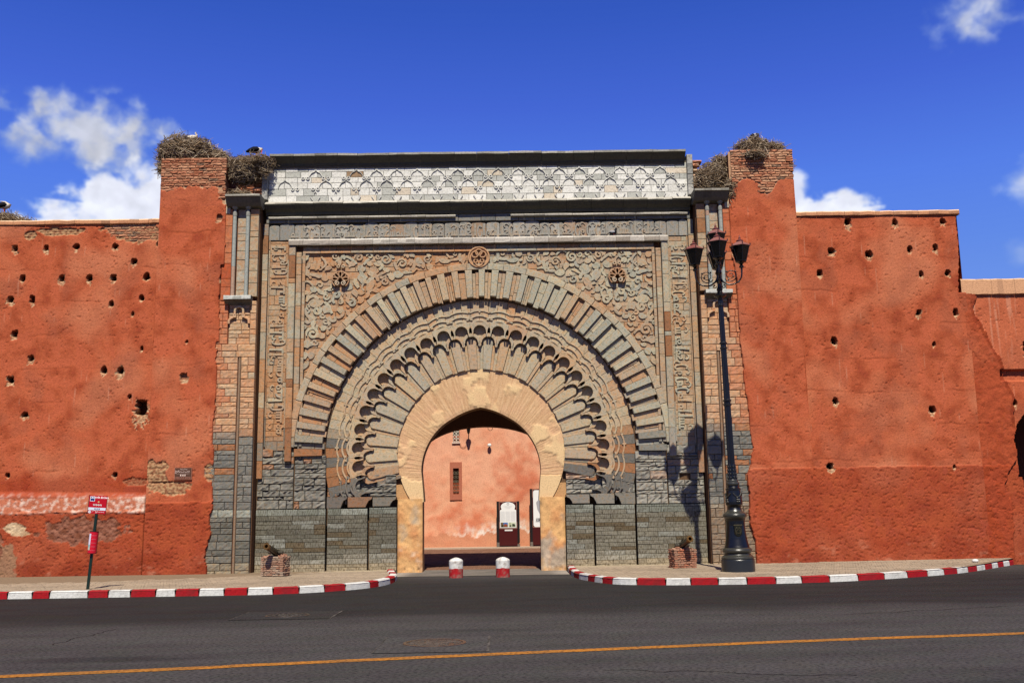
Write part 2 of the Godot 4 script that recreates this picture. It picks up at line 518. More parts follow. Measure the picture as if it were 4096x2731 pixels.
func setting() -> void:
	var g := MB.new()
	flat(g, -400, 400, -400, 400, -0.06, 8, 8, func(_x, _z): return S(150, 120, 95))
	tag(put("ground", g.mesh(), M.concrete), "", "", "", "structure")
	var rd := MB.new()
	flat(rd, -16, 17, -1.2, 24, 0.0, 165, 170, func(x, z):
		var zz: float = z + 0.1 * x
		var k := 0.027
		k = lerpf(k, 0.066, smoothstep(4.8, 1.0, z))
		k = lerpf(k, 0.070, smoothstep(10.6, 12.6, zz + 0.4 * N1.get_noise_2d(x, z)))
		k = lerpf(k, 0.05, smoothstep(17.0, 19.0, zz) * 0.8)
		for q in [[-3.9, 15.7, 1.3, 0.3, 0.4], [-8.6, 14.2, 2.0, 0.35, 0.45], [5.2, 18.4, 2.2, 0.3, 0.35], [0.3, 13.4, 0.9, 0.12, 0.25]]:
			var rr: float = Vector2((x - q[0]) / q[2], (z - q[1]) / q[3]).length() + 0.5 * N2.get_noise_2d(x * 1.5, z * 4.0)
			k *= 1.0 - q[4] * smoothstep(1.2, 0.4, rr)
		k *= 1.0 + 0.28 * N1.get_noise_2d(x * 0.5, z * 3.0) + 0.14 * N2.get_noise_2d(x * 1.2, z * 2.0)
		k *= 0.66
		return Color(k, k * 0.94, k * 0.90))
	flat(rd, -90, -16, -1.2, 24, 0.0, 10, 6, func(_x, _z): return Color(0.036, 0.034, 0.033))
	flat(rd, 17, 90, -1.2, 24, 0.0, 10, 6, func(_x, _z): return Color(0.036, 0.034, 0.033))
	flat(rd, -90, 90, 24, 60, 0.0, 10, 6, func(_x, _z): return Color(0.036, 0.034, 0.033))
	var road := put("road", rd.mesh(), M.asphalt)
	tag(road, "", "", "", "structure")
	# the worn yellow line
	var ln := MB.new()
	var lp := curve([Vector2(-60, 27.5), Vector2(-20, 19.75), Vector2(-4.41, 16.81), Vector2(-1.93, 16.29), Vector2(0.71, 15.73), Vector2(3.91, 15.12), Vector2(6.9, 14.70), Vector2(20, 13.0), Vector2(60, 10)], 24)
	for i in lp.size() - 1:
		var d: Vector2 = (lp[i + 1] - lp[i]).normalized().orthogonal()
		for k in 4:
			var o0 := lerpf(-0.10, 0.10, k / 4.0) + 0.012 * N3.get_noise_2d(lp[i].x * 4, k * 9.0)
			var o1 := lerpf(-0.10, 0.10, (k + 1) / 4.0) + 0.012 * N3.get_noise_2d(lp[i].x * 4, (k + 1) * 9.0)
			var q := [lp[i] + d * o0, lp[i + 1] + d * o0, lp[i + 1] + d * o1, lp[i] + d * o1]
			var cs := q.map(func(e): return S(196, 128, 44).lerp(S(112, 88, 62), clampf(0.22 + 0.75 * N2.get_noise_2d(e.x * 1.5, e.y * 6.0), 0, 0.75)))
			var p := q.map(func(e): return Vector3(e.x, 0.004, e.y))
			if (p[1] - p[0]).cross(p[2] - p[0]).y < 0:
				ln.tri3(p[0], p[2], p[1], cs[0], cs[2], cs[1]); ln.tri3(p[0], p[3], p[2], cs[0], cs[3], cs[2])
			else:
				ln.tri3(p[0], p[1], p[2], cs[0], cs[1], cs[2]); ln.tri3(p[0], p[2], p[3], cs[0], cs[2], cs[3])
	put("yellow_line", ln.mesh(), M.asphalt, road)
	# repairs round the manholes, dark stains, the pale apron before the arch
	for r in [[-0.86, 0.42, 14.1, 15.55, 0.052], [-3.55, -2.05, 10.35, 11.6, 0.026]]:
		var pm := MB.new()
		flat(pm, r[0], r[1], r[2], r[3], 0.003, 8, 8, func(x, z):
			var k: float = r[4] * (1.0 + 0.2 * N2.get_noise_2d(x * 2, z * 2))
			return Color(k, k * 0.94, k * 0.9))
		put("asphalt_patch", pm.mesh(), M.asphalt, road)
		var jm := MB.new()
		for e in [[r[0] - 0.02, r[0], r[2], r[3], 0.09], [r[1], r[1] + 0.03, r[2], r[3], 0.12], [r[0], r[1], r[3], r[3] + 0.02, 0.02]]:
			flat(jm, e[0], e[1], e[2], e[3], 0.005, 1, 9, func(x, z):
				var k: float = e[4] * clampf(0.6 + N2.get_noise_2d(x * 9, z * 7), 0.15, 1)
				return Color(k, k * 0.9, k * 0.78))
		put("patch_joint", jm.mesh(), M.asphalt, road)
	for c in [[Vector2(-4.9, 12.6), Vector2(-5.05, 14.3)], [Vector2(2.6, 7.4), Vector2(6.6, 7.9)], [Vector2(-9.5, 10.1), Vector2(-6.4, 9.7)], [Vector2(5.6, 12.2), Vector2(8.9, 11.2)], [Vector2(1.6, 17.0), Vector2(3.9, 17.6)], [Vector2(9.0, 6.6), Vector2(13.5, 4.6)]]:
		var km := MB.new()
		var pts := []
		for i in 25:
			var p: Vector2 = (c[0] as Vector2).lerp(c[1], i / 24.0)
			pts.append(p + (c[1] - c[0]).orthogonal().normalized() * 0.14 * N2.get_noise_2d(p.x * 2.0, p.y * 2.0))
		for i in 24:
			var d: Vector2 = (pts[i + 1] - pts[i]).normalized().orthogonal() * (0.006 + 0.008 * absf(N3.get_noise_1d(i * 3.0)))
			var a := Vector3(pts[i].x - d.x, 0.003, pts[i].y - d.y); var b := Vector3(pts[i + 1].x - d.x, 0.003, pts[i + 1].y - d.y)
			var e := Vector3(pts[i + 1].x + d.x, 0.003, pts[i + 1].y + d.y); var f := Vector3(pts[i].x + d.x, 0.003, pts[i].y + d.y)
			if (b - a).cross(e - a).y > 0: km.quad(a, b, e, f, Color(0.012, 0.011, 0.011))
			else: km.quad(f, e, b, a, Color(0.012, 0.011, 0.011))
		put("road_crack", km.mesh(), M.asphalt, road)
	var ap := MB.new()
	flat(ap, -2.25, 2.25, -1.3, 1.6, 0.008, 30, 20, func(x, z):
		var k: float = 0.13 + 0.06 * N2.get_noise_2d(x, z * 2) + 0.12 * smoothstep(1.7, 2.2, absf(x)) 
		return Color(k, k * 0.88, k * 0.76))
	tag(put("threshold_apron", ap.mesh(), M.concrete), "", "", "", "structure")

	# pavements with their setts, and the painted kerbs
	var LP := [Vector2(-40, 6.8)] + curve([Vector2(-12.0, 6.79), Vector2(-9.4, 6.77), Vector2(-6.84, 6.74), Vector2(-4.25, 6.66), Vector2(-3.04, 6.12), Vector2(-2.27, 5.21), Vector2(-1.97, 3.93), Vector2(-1.98, 2.6), Vector2(-2.15, 1.4), Vector2(-2.3, 0.35)], 8)
	var RP := curve([Vector2(2.3, -0.1), Vector2(2.26, 1.5), Vector2(2.36, 3.41), Vector2(2.88, 5.10), Vector2(3.6, 5.62), Vector2(4.64, 5.82), Vector2(6.46, 5.81), Vector2(8.52, 5.18), Vector2(11.17, 3.49), Vector2(13.54, 0.95), Vector2(14.1, 0.32)], 8)
	for side in 2:
		var path: Array = [LP, RP][side]
		var poly := PackedVector2Array(path)
		if side == 0:
			poly.append_array(PackedVector2Array([Vector2(-2.3, -0.5), Vector2(-40, -0.5)]))
		else:
			poly.append_array(PackedVector2Array([Vector2(14.1, -0.5), Vector2(2.3, -0.5)]))
		var pv := MB.new()
		var inner := poly
		var t := Geometry2D.triangulate_polygon(inner)
		for i in range(0, t.size(), 3):
			var q := [inner[t[i]], inner[t[i + 1]], inner[t[i + 2]]]
			if (q[1] - q[0]).cross(q[2] - q[0]) > 0:
				q.reverse()
			pv.tri(Vector3(q[0].x, yp(q[0].x, q[0].y) - 0.012, q[0].y), Vector3(q[1].x, yp(q[1].x, q[1].y) - 0.012, q[1].y), Vector3(q[2].x, yp(q[2].x, q[2].y) - 0.012, q[2].y), S(140, 120, 100))
		var pave := put("pavement", pv.mesh(), M.concrete)
		tag(pave, "", "", "", "structure")
		var sm := MB.new()
		var row := 0
		var z := -0.1
		while z < 6.7:
			var x := (-13.0 if side == 0 else 2.2) + (0.1 if row % 2 else 0.0)
			while x < (-2.0 if side == 0 else 14.2):
				var mid := Vector2(x + 0.1, z + 0.05)
				if Geometry2D.is_point_in_polygon(mid, poly) and Geometry2D.is_point_in_polygon(mid + Vector2(0, 0.2), poly) and Geometry2D.is_point_in_polygon(mid + Vector2(-0.18 if side else 0.18, 0), poly):
					var k := rng.randf_range(0.86, 1.06) * (1.0 + 0.22 * N1.get_noise_2d(x * 0.8, z * 2.0))
					if rng.randf() < 0.05: k *= 0.78
					var col := S(176, 158, 136)
					col = Color(col.r * k, col.g * k, col.b * k).lerp(S(206, 190, 158), smoothstep(0.7, 0.0, z) * 0.6)
					var h := yp(x, z) + rng.randf_range(-0.003, 0.003)
					var a := Vector3(x + 0.005, h, z + 0.095); var b := Vector3(x + 0.195, h, z + 0.095); var d := Vector3(x + 0.195, h, z + 0.005); var e := Vector3(x + 0.005, h, z + 0.005)
					var dn := Vector3(0, -0.014, 0)
					sm.quad(a, b, d, e, col)
					sm.quad(a + dn, b + dn, b, a, col)
					sm.quad(b + dn, d + dn, d, b, col)
					sm.quad(e + dn, a + dn, a, e, col)
				x += 0.2
			z += 0.1
			row += 1
		tag(put("paving_setts", sm.mesh(), M.concrete, pave), "", "", "", "stuff")
		var kerb := thing("kerb")
		tag(kerb, "", "", "", "structure")
		var total := 0.0
		for i in path.size() - 1:
			total += (path[i + 1] - path[i]).length()
		var lens: Array = [[0.49, 0.34, 0.76, 0.40, 0.44, 0.50, 0.39, 0.47, 0.50, 0.46, 0.50, 0.52, 0.55, 0.5, 0.75, 0.4, 0.85, 0.75, 0.9, 0.7, 0.7, 0.7], [0.35, 0.75, 0.8, 0.75, 0.8, 0.72, 0.42, 0.40, 0.41, 0.61, 0.62, 0.52, 0.57, 0.6, 0.62, 0.58, 0.66, 0.74, 0.78, 0.74, 0.72, 0.66, 0.6, 0.6, 0.6, 0.6, 0.6, 0.5, 0.5, 0.5, 0.5, 0.4, 0.4, 0.4, 0.4, 0.4, 0.4, 0.4]][side]
		var s := 30.72 if side == 0 else 0.0
		if side == 0:
			var far := -1
			while s > 22.0:
				s -= 0.5
				far += 1
			lens = same(0.5, far + 1) + lens
		var red: bool = side == 1 or int(round((30.72 - s) / 0.5)) % 2 == 1
		if side == 0: red = not (int(round((30.72 - s) / 0.5)) % 2 == 0)
		for l in lens:
			var e := minf(s + l, total)
			if e - s < 0.12:
				break
			kerb_stone(kerb, path, s + 0.006, e - 0.006, side, red)
			s = e
			red = not red
	# courtyard behind the gate: brick paving, a pale pavement strip under the far wall
	var cf := MB.new()
	flat(cf, -14, 14, -18.0, -1.2, -0.012, 4, 4, func(_x, _z): return S(96, 76, 64))
	var court := put("courtyard_paving", cf.mesh(), M.concrete)
	tag(court, "", "", "", "structure")
	var cm := MB.new()
	var r2 := 0
	var zc := -17.95
	while zc < -1.35:
		var xc := -4.2 + (0.125 if r2 % 2 else 0.0)
		while xc < 4.6:
			var k := rng.randf_range(0.75, 1.1)
			var col := S(140, 104, 84)
			col = Color(col.r * k, col.g * k, col.b * k)
			var h := rng.randf_range(-0.003, 0.003)
			cm.quad(Vector3(xc + 0.006, h, zc + 0.119), Vector3(xc + 0.244, h, zc + 0.119), Vector3(xc + 0.244, h, zc + 0.006), Vector3(xc + 0.006, h, zc + 0.006), col)
			cm.quad(Vector3(xc + 0.006, h - 0.012, zc + 0.119), Vector3(xc + 0.244, h - 0.012, zc + 0.119), Vector3(xc + 0.244, h, zc + 0.119), Vector3(xc + 0.006, h, zc + 0.119), col)
			xc += 0.25
		zc += 0.125
		r2 += 1
	tag(put("paving_bricks", cm.mesh(), M.concrete, court), "", "", "", "stuff")
	var cs2 := MB.new()
	cs2.box(Vector3(-14, -0.05, -19.3), Vector3(14, 0.06, -18.0), S(196, 172, 150))
	tag(put("courtyard_sidewalk", cs2.mesh(), M.concrete), "", "", "", "structure")

func kerb_stone(kerb: Node3D, path: Array, s0: float, s1: float, side: int, red: bool) -> void:
	var m := MB.new()
	var n := 5
	var base := S(178, 22, 34) if red else S(236, 236, 230)
	var worn := S(120, 44, 44) if red else S(176, 172, 165)
	var prof := [[0.0, -0.02], [0.004, 0.105], [0.028, 0.135], [0.16, 0.14], [0.19, 0.10]]
	var rows := []
	var amt := rng.randf_range(0.1, 0.75)
	for i in n + 1:
		var q := along(path, lerpf(s0, s1, float(i) / n))
		var nrm := Vector2(q[1].y, -q[1].x)            # towards the pavement: the path runs with it on its left
		var rowp := []
		for k in prof.size():
			var inset: float = 0.012 if (i == 0 or i == n) and k in [1, 2, 3] else 0.0
			var wob := 0.006 * N3.get_noise_2d((s0 + i * 0.1) * 7.0, k * 3.1)
			var p: Vector2 = q[0] + nrm * (prof[k][0] + wob) + q[1] * (inset if i == 0 else -inset)
			rowp.append(Vector3(p.x, prof[k][1] + wob, p.y))
		rows.append(rowp)
	for i in n:
		for k in prof.size() - 1:
			var a: Vector3 = rows[i][k]; var b: Vector3 = rows[i + 1][k]; var d: Vector3 = rows[i + 1][k + 1]; var e: Vector3 = rows[i][k + 1]
			var cc := [a, b, d, e].map(func(p): return base.lerp(worn, clampf(amt * (0.35 + 1.3 * N2.get_noise_3d(p.x * 7, p.y * 14, p.z * 7)), 0, 0.9)))
			m.tri3(a, b, d, cc[0], cc[1], cc[2])
			m.tri3(a, d, e, cc[0], cc[2], cc[3])
	for i in [0, n]:
		for k in range(1, prof.size() - 1):
			if i == 0: m.tri(rows[i][0], rows[i][k], rows[i][k + 1], worn)
			else: m.tri(rows[i][0], rows[i][k + 1], rows[i][k], worn)
	put("kerb_stone", m.mesh(), M.paint, kerb)

# --- plastered walls -------------------------------------------------------------------------------------------------------------------------
func plaster(x: float, y: float, w: Dictionary) -> Array:
	var lo := N1.get_noise_2d(x + w.seed, y)
	var mi := N2.get_noise_2d(x * 1.4 + w.seed, y * 1.4)
	var hi := N3.get_noise_2d(x * 9.0, y * 11.0 + w.seed)
	var z: float = w.z + 0.03 * lo + 0.010 * mi + 0.0035 * hi
	var col: Color = S(194, 102, 69)
	col = col.lerp(S(158, 74, 48), clampf(0.12 + 1.25 * mi, 0, 0.8))
	col = col.lerp(S(204, 126, 92), clampf(1.8 * lo - 0.05, 0, 0.75))
	col = col.lerp(S(166, 96, 72), clampf(1.6 * N2.get_noise_2d(x * 0.6 + 31.0, y * 0.5 + 8.0) - 0.25, 0, 0.45))
	var low: float = w.band + 0.05 * N2.get_noise_2d(x * 0.9, w.seed)
	var rough := 0.0
	if y < low:
		z += 0.02
		col = col.lerp(S(160, 70, 46), 0.6)
		col = col.lerp(S(138, 60, 42), clampf(0.8 * N2.get_noise_2d(x * 0.8, y * 0.9 + 60.0) + 0.45 * smoothstep(0.9, 0.1, y), 0, 0.7))
		col = col.lerp(S(205, 140, 112), clampf(2.2 * N2.get_noise_2d(x * 1.7 + 9.0, y * 2.4) - 0.75, 0, 0.5) * smoothstep(0.9, 0.2, y))
		rough = 1.0
	# faint seams between the lifts of rammed earth
	var lf := fposmod(y + 0.10 * N2.get_noise_2d(x * 0.6, w.seed) + 0.03 * mi, 0.93)
	if lf < 0.05 and rough == 0.0:
		var g := clampf(0.3 + 1.6 * N2.get_noise_2d(x * 0.8 + 17.0, floor(y / 0.93) * 5.0), 0, 1)
		z -= 0.010 * g * sin(lf / 0.05 * PI)
		col = col.lerp(S(148, 70, 46), 0.4 * g)
	# weathered pits and short horizontal gashes
	var p := N3.get_noise_2d(x * 5.0 + w.seed, y * 11.0)
	var pm := N2.get_noise_2d(x * 0.7 + 70.0, y * 0.7)
	var thr := 0.30 - 0.12 * pm if rough > 0.0 else 0.50 - 0.30 * pm
	if p > thr:
		var q := smoothstep(thr, thr + 0.10, p)
		z -= 0.016 * q
		col = col.lerp(S(130, 56, 36), 0.5 * q)
	# runs of bird lime and lime wash
	var sk := N3.get_noise_2d(x * 11.0, y * 0.55 + w.seed)
	if sk > 0.56 and rough == 0.0:
		col = col.lerp(S(225, 170, 140), clampf((sk - 0.56) * 2.5, 0, 0.32))
	# exposed masonry patches: [x, y, half width, half height, kind]
	for f in w.get("patches", []):
		var d := Vector2((x - f[0]) / f[2], (y - f[1]) / f[3]).length() + 0.5 * N2.get_noise_2d(x * 2.2, y * 2.2 + f[0])
		if d < 1.0:
			var e := smoothstep(1.0, 0.93, d)
			match f[4]:
				0:                                          # bare brick and rubble
					var course := fposmod(y / 0.075, 1.0)
					var j := 0.0 if course > 0.25 else 1.0
					z -= e * (0.025 + 0.02 * j + 0.02 * hi)
					col = col.lerp(S(196, 158, 118).lerp(S(150, 100, 72), clampf(0.5 + 1.5 * hi, 0, 1)), e)
				1:                                          # brown, flaked coat
					z -= e * (0.018 + 0.02 * N3.get_noise_2d(x * 6.0, y * 8.0))
					col = col.lerp(S(128, 78, 60).lerp(S(158, 108, 88), clampf(0.5 + 1.4 * N3.get_noise_2d(x * 4.0, y * 6.0), 0, 1)), e)
				2:                                          # pale stone or mortar
					z -= e * (0.012 + 0.012 * hi)
					col = col.lerp(S(222, 196, 160).lerp(S(180, 146, 112), clampf(0.5 + 1.3 * mi, 0, 1)), e)
				3:                                          # damp grey-beige
					col = col.lerp(S(160, 132, 104), e * 0.75)
	# putlog holes: [x, y, half width, half height]
	for h in w.holes:
		var dx: float = x - h[0]
		var dy: float = y - h[1]
		if absf(dx) < h[2] * 2.6 and dy < h[3] * 2.0 and dy > -h[3] * 3.4:
			var wob := 0.30 * N3.get_noise_2d(x * 7.0 + h[0], y * 7.0)
			var flake := Vector2(dx / (h[2] * 1.55), (dy + h[3] * 0.75) / (h[3] * 1.9)).length() + 2.0 * wob
			if flake < 1.0 - h[4]:
				z -= 0.022 * smoothstep(1.0, 0.85, flake)
				col = S(214, 178, 140).lerp(S(170, 116, 84), clampf(0.5 + 1.8 * hi, 0, 1))
			var r := maxf(absf(dx / h[2]), absf(dy / h[3])) * 0.55 + 0.45 * Vector2(dx / h[2], dy / h[3]).length() + wob
			if r < 1.0:
				z -= 0.34 * smoothstep(1.0, 0.82, r)
				col = col.lerp(S(96, 58, 42), smoothstep(1.0, 0.85, r))
	return [z, col]

func hole_list(pts: Array, rx := 0.062, ry := 0.075) -> Array:
	var r := RandomNumberGenerator.new()
	r.seed = 3
	return pts.map(func(p): return [p.x, p.y, (p.z if p is Vector3 else 1.0) * rx * r.randf_range(0.85, 1.2), (p.z if p is Vector3 else 1.0) * ry * r.randf_range(0.85, 1.15), r.randf_range(0.0, 0.45)])

func backing(called: String, lo: Vector3, hi: Vector3, parent: Node, col := Color(-1, 0, 0)) -> void:
	var m := MB.new()
	m.box(lo, hi, S(176, 84, 54) if col.r < 0 else col)
	put(called, m.mesh(), M.plaster, parent)

func coping(parent: Node, x0: float, x1: float, y: float, z0: float, z1: float, h: float, cap: Color, face: Color) -> void:
	# a rounded top, in lengths, its cap painted paler to read as sunlit
	var x := x0
	while x < x1 - 0.05:
		var e := minf(x + rng.randf_range(0.5, 1.1), x1)
		if x1 - e < 0.25: e = x1
		var m := MB.new()
		var n := 4
		for i in n:
			var xa := lerpf(x, e - 0.006, float(i) / n); var xb := lerpf(x, e - 0.006, float(i + 1) / n)
			var wa := 0.014 * N3.get_noise_1d(xa * 5.0); var wb := 0.014 * N3.get_noise_1d(xb * 5.0)
			var pr := [[z1 - 0.01, y - h], [z1 + 0.05, y - h + 0.02], [z1 + 0.055, y - 0.045], [z1 + 0.02, y - 0.008], [z0, y]]
			for k in 4:
				var c: Color = [face, face, face.lerp(cap, 0.6), cap][k]
				c = c.lerp(S(120, 92, 76), clampf(1.3 * N2.get_noise_2d(xa * 2.0, k * 2.3 + y) - 0.1, 0, 0.6))
				m.quad(Vector3(xa, pr[k][1] + wa, pr[k][0] + wa), Vector3(xb, pr[k][1] + wb, pr[k][0] + wb), Vector3(xb, pr[k + 1][1] + wb, pr[k + 1][0] + wb), Vector3(xa, pr[k + 1][1] + wa, pr[k + 1][0] + wa), c)
		m.quad(Vector3(e, y - h, z0), Vector3(e, y, z0), Vector3(e, y, z1), Vector3(e, y - h, z1 + 0.05), face)
		put("coping", m.mesh(), M.plaster, parent)
		x = e

func brickwork(parent: Node, x0: float, x1: float, y0: float, y1: float, z: float, keep: Callable, pale: float) -> void:
	var y := y0
	var row := 0
	while y < y1 - 0.02:
		var h := rng.randf_range(0.052, 0.064)
		var x := x0 - (0.12 if row % 2 else 0.0)
		while x < x1 - 0.03:
			var l := rng.randf_range(0.20, 0.27)
			var a := maxf(x, x0)
			var b := minf(x + l - 0.014, x1)
			if b - a > 0.05 and keep.call((a + b) / 2, y + h / 2):
				var col := S(204, 136, 104).lerp(S(172, 106, 78), rng.randf()).lerp(S(222, 182, 146), pale * rng.randf())
				if rng.randf() < 0.05: col = S(150, 122, 102)
				var m := block(b - a, h, z + rng.randf_range(-0.012, 0.014), z - 0.12, 0.008, col, 0.016, 0.12)
				put("brick", m.mesh(), M.brick, parent, Vector3((a + b) / 2, y + h / 2, 0))
			x += l
		y += h + rng.randf_range(0.010, 0.018)
		row += 1

func walls() -> void:
	# wall on the left
	var lh := [Vector2(-12.89, 8.99), Vector2(-12.04, 9.0), Vector2(-11.2, 9.02), Vector2(-10.12, 9.02), Vector2(-9.57, 8.57), Vector3(-12.63, 8.14, 1.25), Vector3(-11.55, 8.12, 1.2), Vector3(-10.78, 8.12, 1.25), Vector3(-10.12, 8.12, 1.2), Vector3(-9.21, 8.15, 1.25), Vector3(-12.92, 7.54, 1.2), Vector3(-12.32, 7.54, 1.2), Vector2(-10.14, 7.4), Vector3(-9.32, 7.55, 1.1), Vector3(-9.54, 7.1, 0.6), Vector3(-12.74, 6.58, 1.1), Vector2(-12.26, 5.89), Vector3(-9.24, 6.12, 0.7), Vector3(-10.24, 5.55, 1.05), Vector3(-9.79, 5.52, 1.35), Vector3(-12.77, 5.31, 1.2), Vector3(-9.51, 4.8, 0.7), Vector3(-9.17, 4.5, 2.6), Vector3(-12.31, 4.35, 1.05), Vector3(-12.66, 2.73, 0.8), Vector3(-9.79, 2.71, 0.75), Vector3(-8.9, 9.06, 0.8), Vector3(-13.4, 5.9, 1.0)]
	var wl := {"seed": 3.0, "z": 0.28, "band": 1.75, "holes": hole_list(lh), "patches": [[-10.5, 1.25, 1.15, 0.36, 1], [-12.32, 1.33, 0.33, 0.13, 2], [-12.15, 1.2, 0.25, 0.08, 2], [-12.75, 0.42, 0.55, 0.62, 3], [-13.3, 1.0, 0.7, 0.75, 1], [-9.65, 9.45, 0.85, 0.36, 0], [-11.7, 9.47, 0.6, 0.13, 0], [-12.5, 9.35, 0.18, 0.12, 0], [-9.2, 2.52, 0.5, 0.10, 0]]}
	var o := thing("rampart_wall", Vector3.ZERO, "red plastered rampart with rows of putlog holes, left of the gate behind the bus stop sign", "wall")
	put("plaster_face", sheet(-14.6, -8.80, -0.2, 9.68, 0.025, func(x, y):
		var r := plaster(x, y, wl)
		var shelf := smoothstep(1.66, 1.74, y + 0.03 * N2.get_noise_2d(x, 3.0)) * smoothstep(2.24, 2.08, y + 0.02 * x + 0.18 + 0.03 * N2.get_noise_2d(x, 9.0))
		if x < -8.92:
			r[0] += 0.11 * shelf + 0.09 * smoothstep(1.74, 1.66, y)
			if shelf > 0.0:
				var white := clampf(0.40 + 1.5 * N3.get_noise_2d(x * 5.0, y * 5.0) + 0.5 * smoothstep(-9.6, -8.95, x) - 0.3, 0, 1)
				r[1] = (r[1] as Color).lerp(S(204, 124, 94).lerp(S(242, 218, 200), white), shelf * 0.9)
			if y > 2.1 and y < 2.85:
				r[1] = (r[1] as Color).lerp(S(150, 52, 32), 0.55 * smoothstep(2.85, 2.5, y + 0.2 * N2.get_noise_2d(x * 0.8, 1.0)))  # shade of the overhang, painted dark red above the shelf
		return r), M.plaster, o)
	backing("rammed_earth_core", Vector3(-40, -0.3, -1.2), Vector3(-8.6, 9.6, -0.1), o)
	var fl := MB.new()
	fl.quad(Vector3(-40, -0.3, 0.27), Vector3(-14.6, -0.3, 0.27), Vector3(-14.6, 9.68, 0.27), Vector3(-40, 9.68, 0.27), S(184, 86, 54))
	put("plaster_face", fl.mesh(), M.plaster, o)
	coping(o, -40.0 + 24.0, -8.83, 9.80, -1.2, 0.28, 0.15, S(250, 224, 184), S(216, 156, 116))
	brickwork(o, -10.75, -8.86, 9.02, 9.66, 0.275, func(x, y): return Vector2((x + 9.55) / 0.9, (y - 9.55) / 0.42).length() + 0.35 * N2.get_noise_2d(x * 2.5, y * 4.0) < 0.9, 0.5)

	# the two towers that flank the gate
	for s in [-1, 1]:
		var tw := {"seed": 20.0 + s, "z": 0.48, "band": 1.95 if s < 0 else 2.62, "holes": hole_list([Vector2(-7.20, 9.76), Vector2(-7.06, 8.03), Vector2(-7.1, 6.18), Vector3(-8.0, 5.3, 1.25), Vector3(-7.96, 6.26, 0.4)] if s < 0 else [Vector2(6.96, 6.23), Vector3(7.14, 4.57, 0.95), Vector2(7.02, 2.74), Vector2(7.08, 8.6)]),
			"patches": [[-8.62, 2.72, 0.34, 0.36, 0], [-8.25, 2.34, 0.62, 0.2, 0], [-7.15, 2.7, 0.2, 0.25, 0]] if s < 0 else []}
		var x0 := -8.86 if s < 0 else 6.2
		var x1 := -6.2 if s < 0 else 8.88
		var T := thing("wall_tower", Vector3.ZERO, "plastered tower left of the gate, topped with bare brick and a large nest" if s < 0 else "plastered tower behind the lamp post, scalloped plaster edge below its bare brick top", "tower", "towers flanking the gate")
		put("plaster_face", sheet(x0, x1, -0.2, 11.5, 0.025, func(x, y):
			var r := plaster(x, y, tw)
			var e := 7.12 + 0.09 * N2.get_noise_1d(y * 0.9 + s * 7.0) + 0.02 * N3.get_noise_1d(y * 2.4 + s) + 0.12 * smoothstep(1.5, 0.4, y) - 0.02 * smoothstep(5, 9, y)
			if s > 0: e += 0.16 * smoothstep(5.2, 4.0, y) * smoothstep(2.2, 3.0, y)
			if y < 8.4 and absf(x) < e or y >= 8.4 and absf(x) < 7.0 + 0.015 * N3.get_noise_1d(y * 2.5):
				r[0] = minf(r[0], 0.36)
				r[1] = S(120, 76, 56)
			if y > brick_edge(x, s):
				r[0] -= 0.035
				r[1] = S(196, 156, 122)
			elif y > 9.6:
				r[1] = (r[1] as Color).lerp(S(188, 112, 84), 0.35 * smoothstep(9.6, 10.6, y))
			return r, func(x, y): return absf(x) < 7.06 and y > 10.25), M.plaster, T)
		backing("rammed_earth_core", Vector3(minf(s * 7.07, s * 8.80), -0.3, -1.6), Vector3(maxf(s * 7.07, s * 8.80), 11.46, 0.40), T, S(160, 112, 84))
		var sd := MB.new()                               # the outer cheek of the tower, which stands proud of the wall
		var ox: float = s * 8.86
		for j in 24:
			var ya := -0.3 + j * 0.4925; var yb := ya + 0.4925
			if s < 0: sd.quad(Vector3(ox, ya, -1.6), Vector3(ox, ya, 0.48), Vector3(ox, yb, 0.48), Vector3(ox, yb, -1.6), S(186, 88, 56))
			else: sd.quad(Vector3(ox, ya, 0.48), Vector3(ox, ya, -1.6), Vector3(ox, yb, -1.6), Vector3(ox, yb, 0.48), S(186, 88, 56))
		put("plaster_cheek", sd.mesh(), M.plaster, T)
		brickwork(T, -8.87 if s < 0 else 7.13, -7.05 if s < 0 else 8.89, 10.3, 11.50, 0.485, func(x, y): return y > brick_edge(x, s) + 0.02, 0.5 if s < 0 else 0.7)

	# wall on the right
	var rh := [Vector3(10.39, 9.47, 1.3), Vector2(11.7, 9.43), Vector2(13.06, 9.44), Vector3(9.86, 8.62, 1.15), Vector3(10.9, 8.52, 1.3), Vector3(12.05, 8.64, 1.2), Vector3(12.78, 8.68, 1.1), Vector3(9.49, 8.0, 1.1), Vector2(12.32, 7.93), Vector2(13.06, 7.95), Vector2(12.16, 6.84), Vector3(13.18, 6.84, 1.1), Vector3(9.76, 6.08, 1.3), Vector3(12.5, 5.95, 0.7), Vector3(9.67, 4.42, 1.1), Vector3(12.3, 4.15, 1.2), Vector3(9.41, 2.66, 1.1), Vector3(12.76, 2.6, 0.6), Vector3(14.6, 4.3, 0.9)]
	var wr := {"seed": 41.0, "z": 0.30, "band": 2.62, "holes": hole_list(rh), "patches": []}
	var R := thing("rampart_wall", Vector3.ZERO, "tall red plastered rampart with rough dark base, between the right tower and a lower wall", "wall")
	put("plaster_face", sheet(8.84, 13.52, -0.2, 9.66, 0.025, func(x, y):
		var r := plaster(x, y, wr)
		var edge := 13.45 - 0.13 * smoothstep(9.0, 7.0, y) + 0.03 * N3.get_noise_1d(y * 6.0)
		if x > edge - 0.02 and y > 7.4: r[0] -= 0.25 * smoothstep(edge - 0.02, edge + 0.05, x)
		return r), M.plaster, R)
	backing("rammed_earth_core", Vector3(8.8, -0.3, -1.2), Vector3(13.44, 9.6, -0.1), R)
	var ck := MB.new()
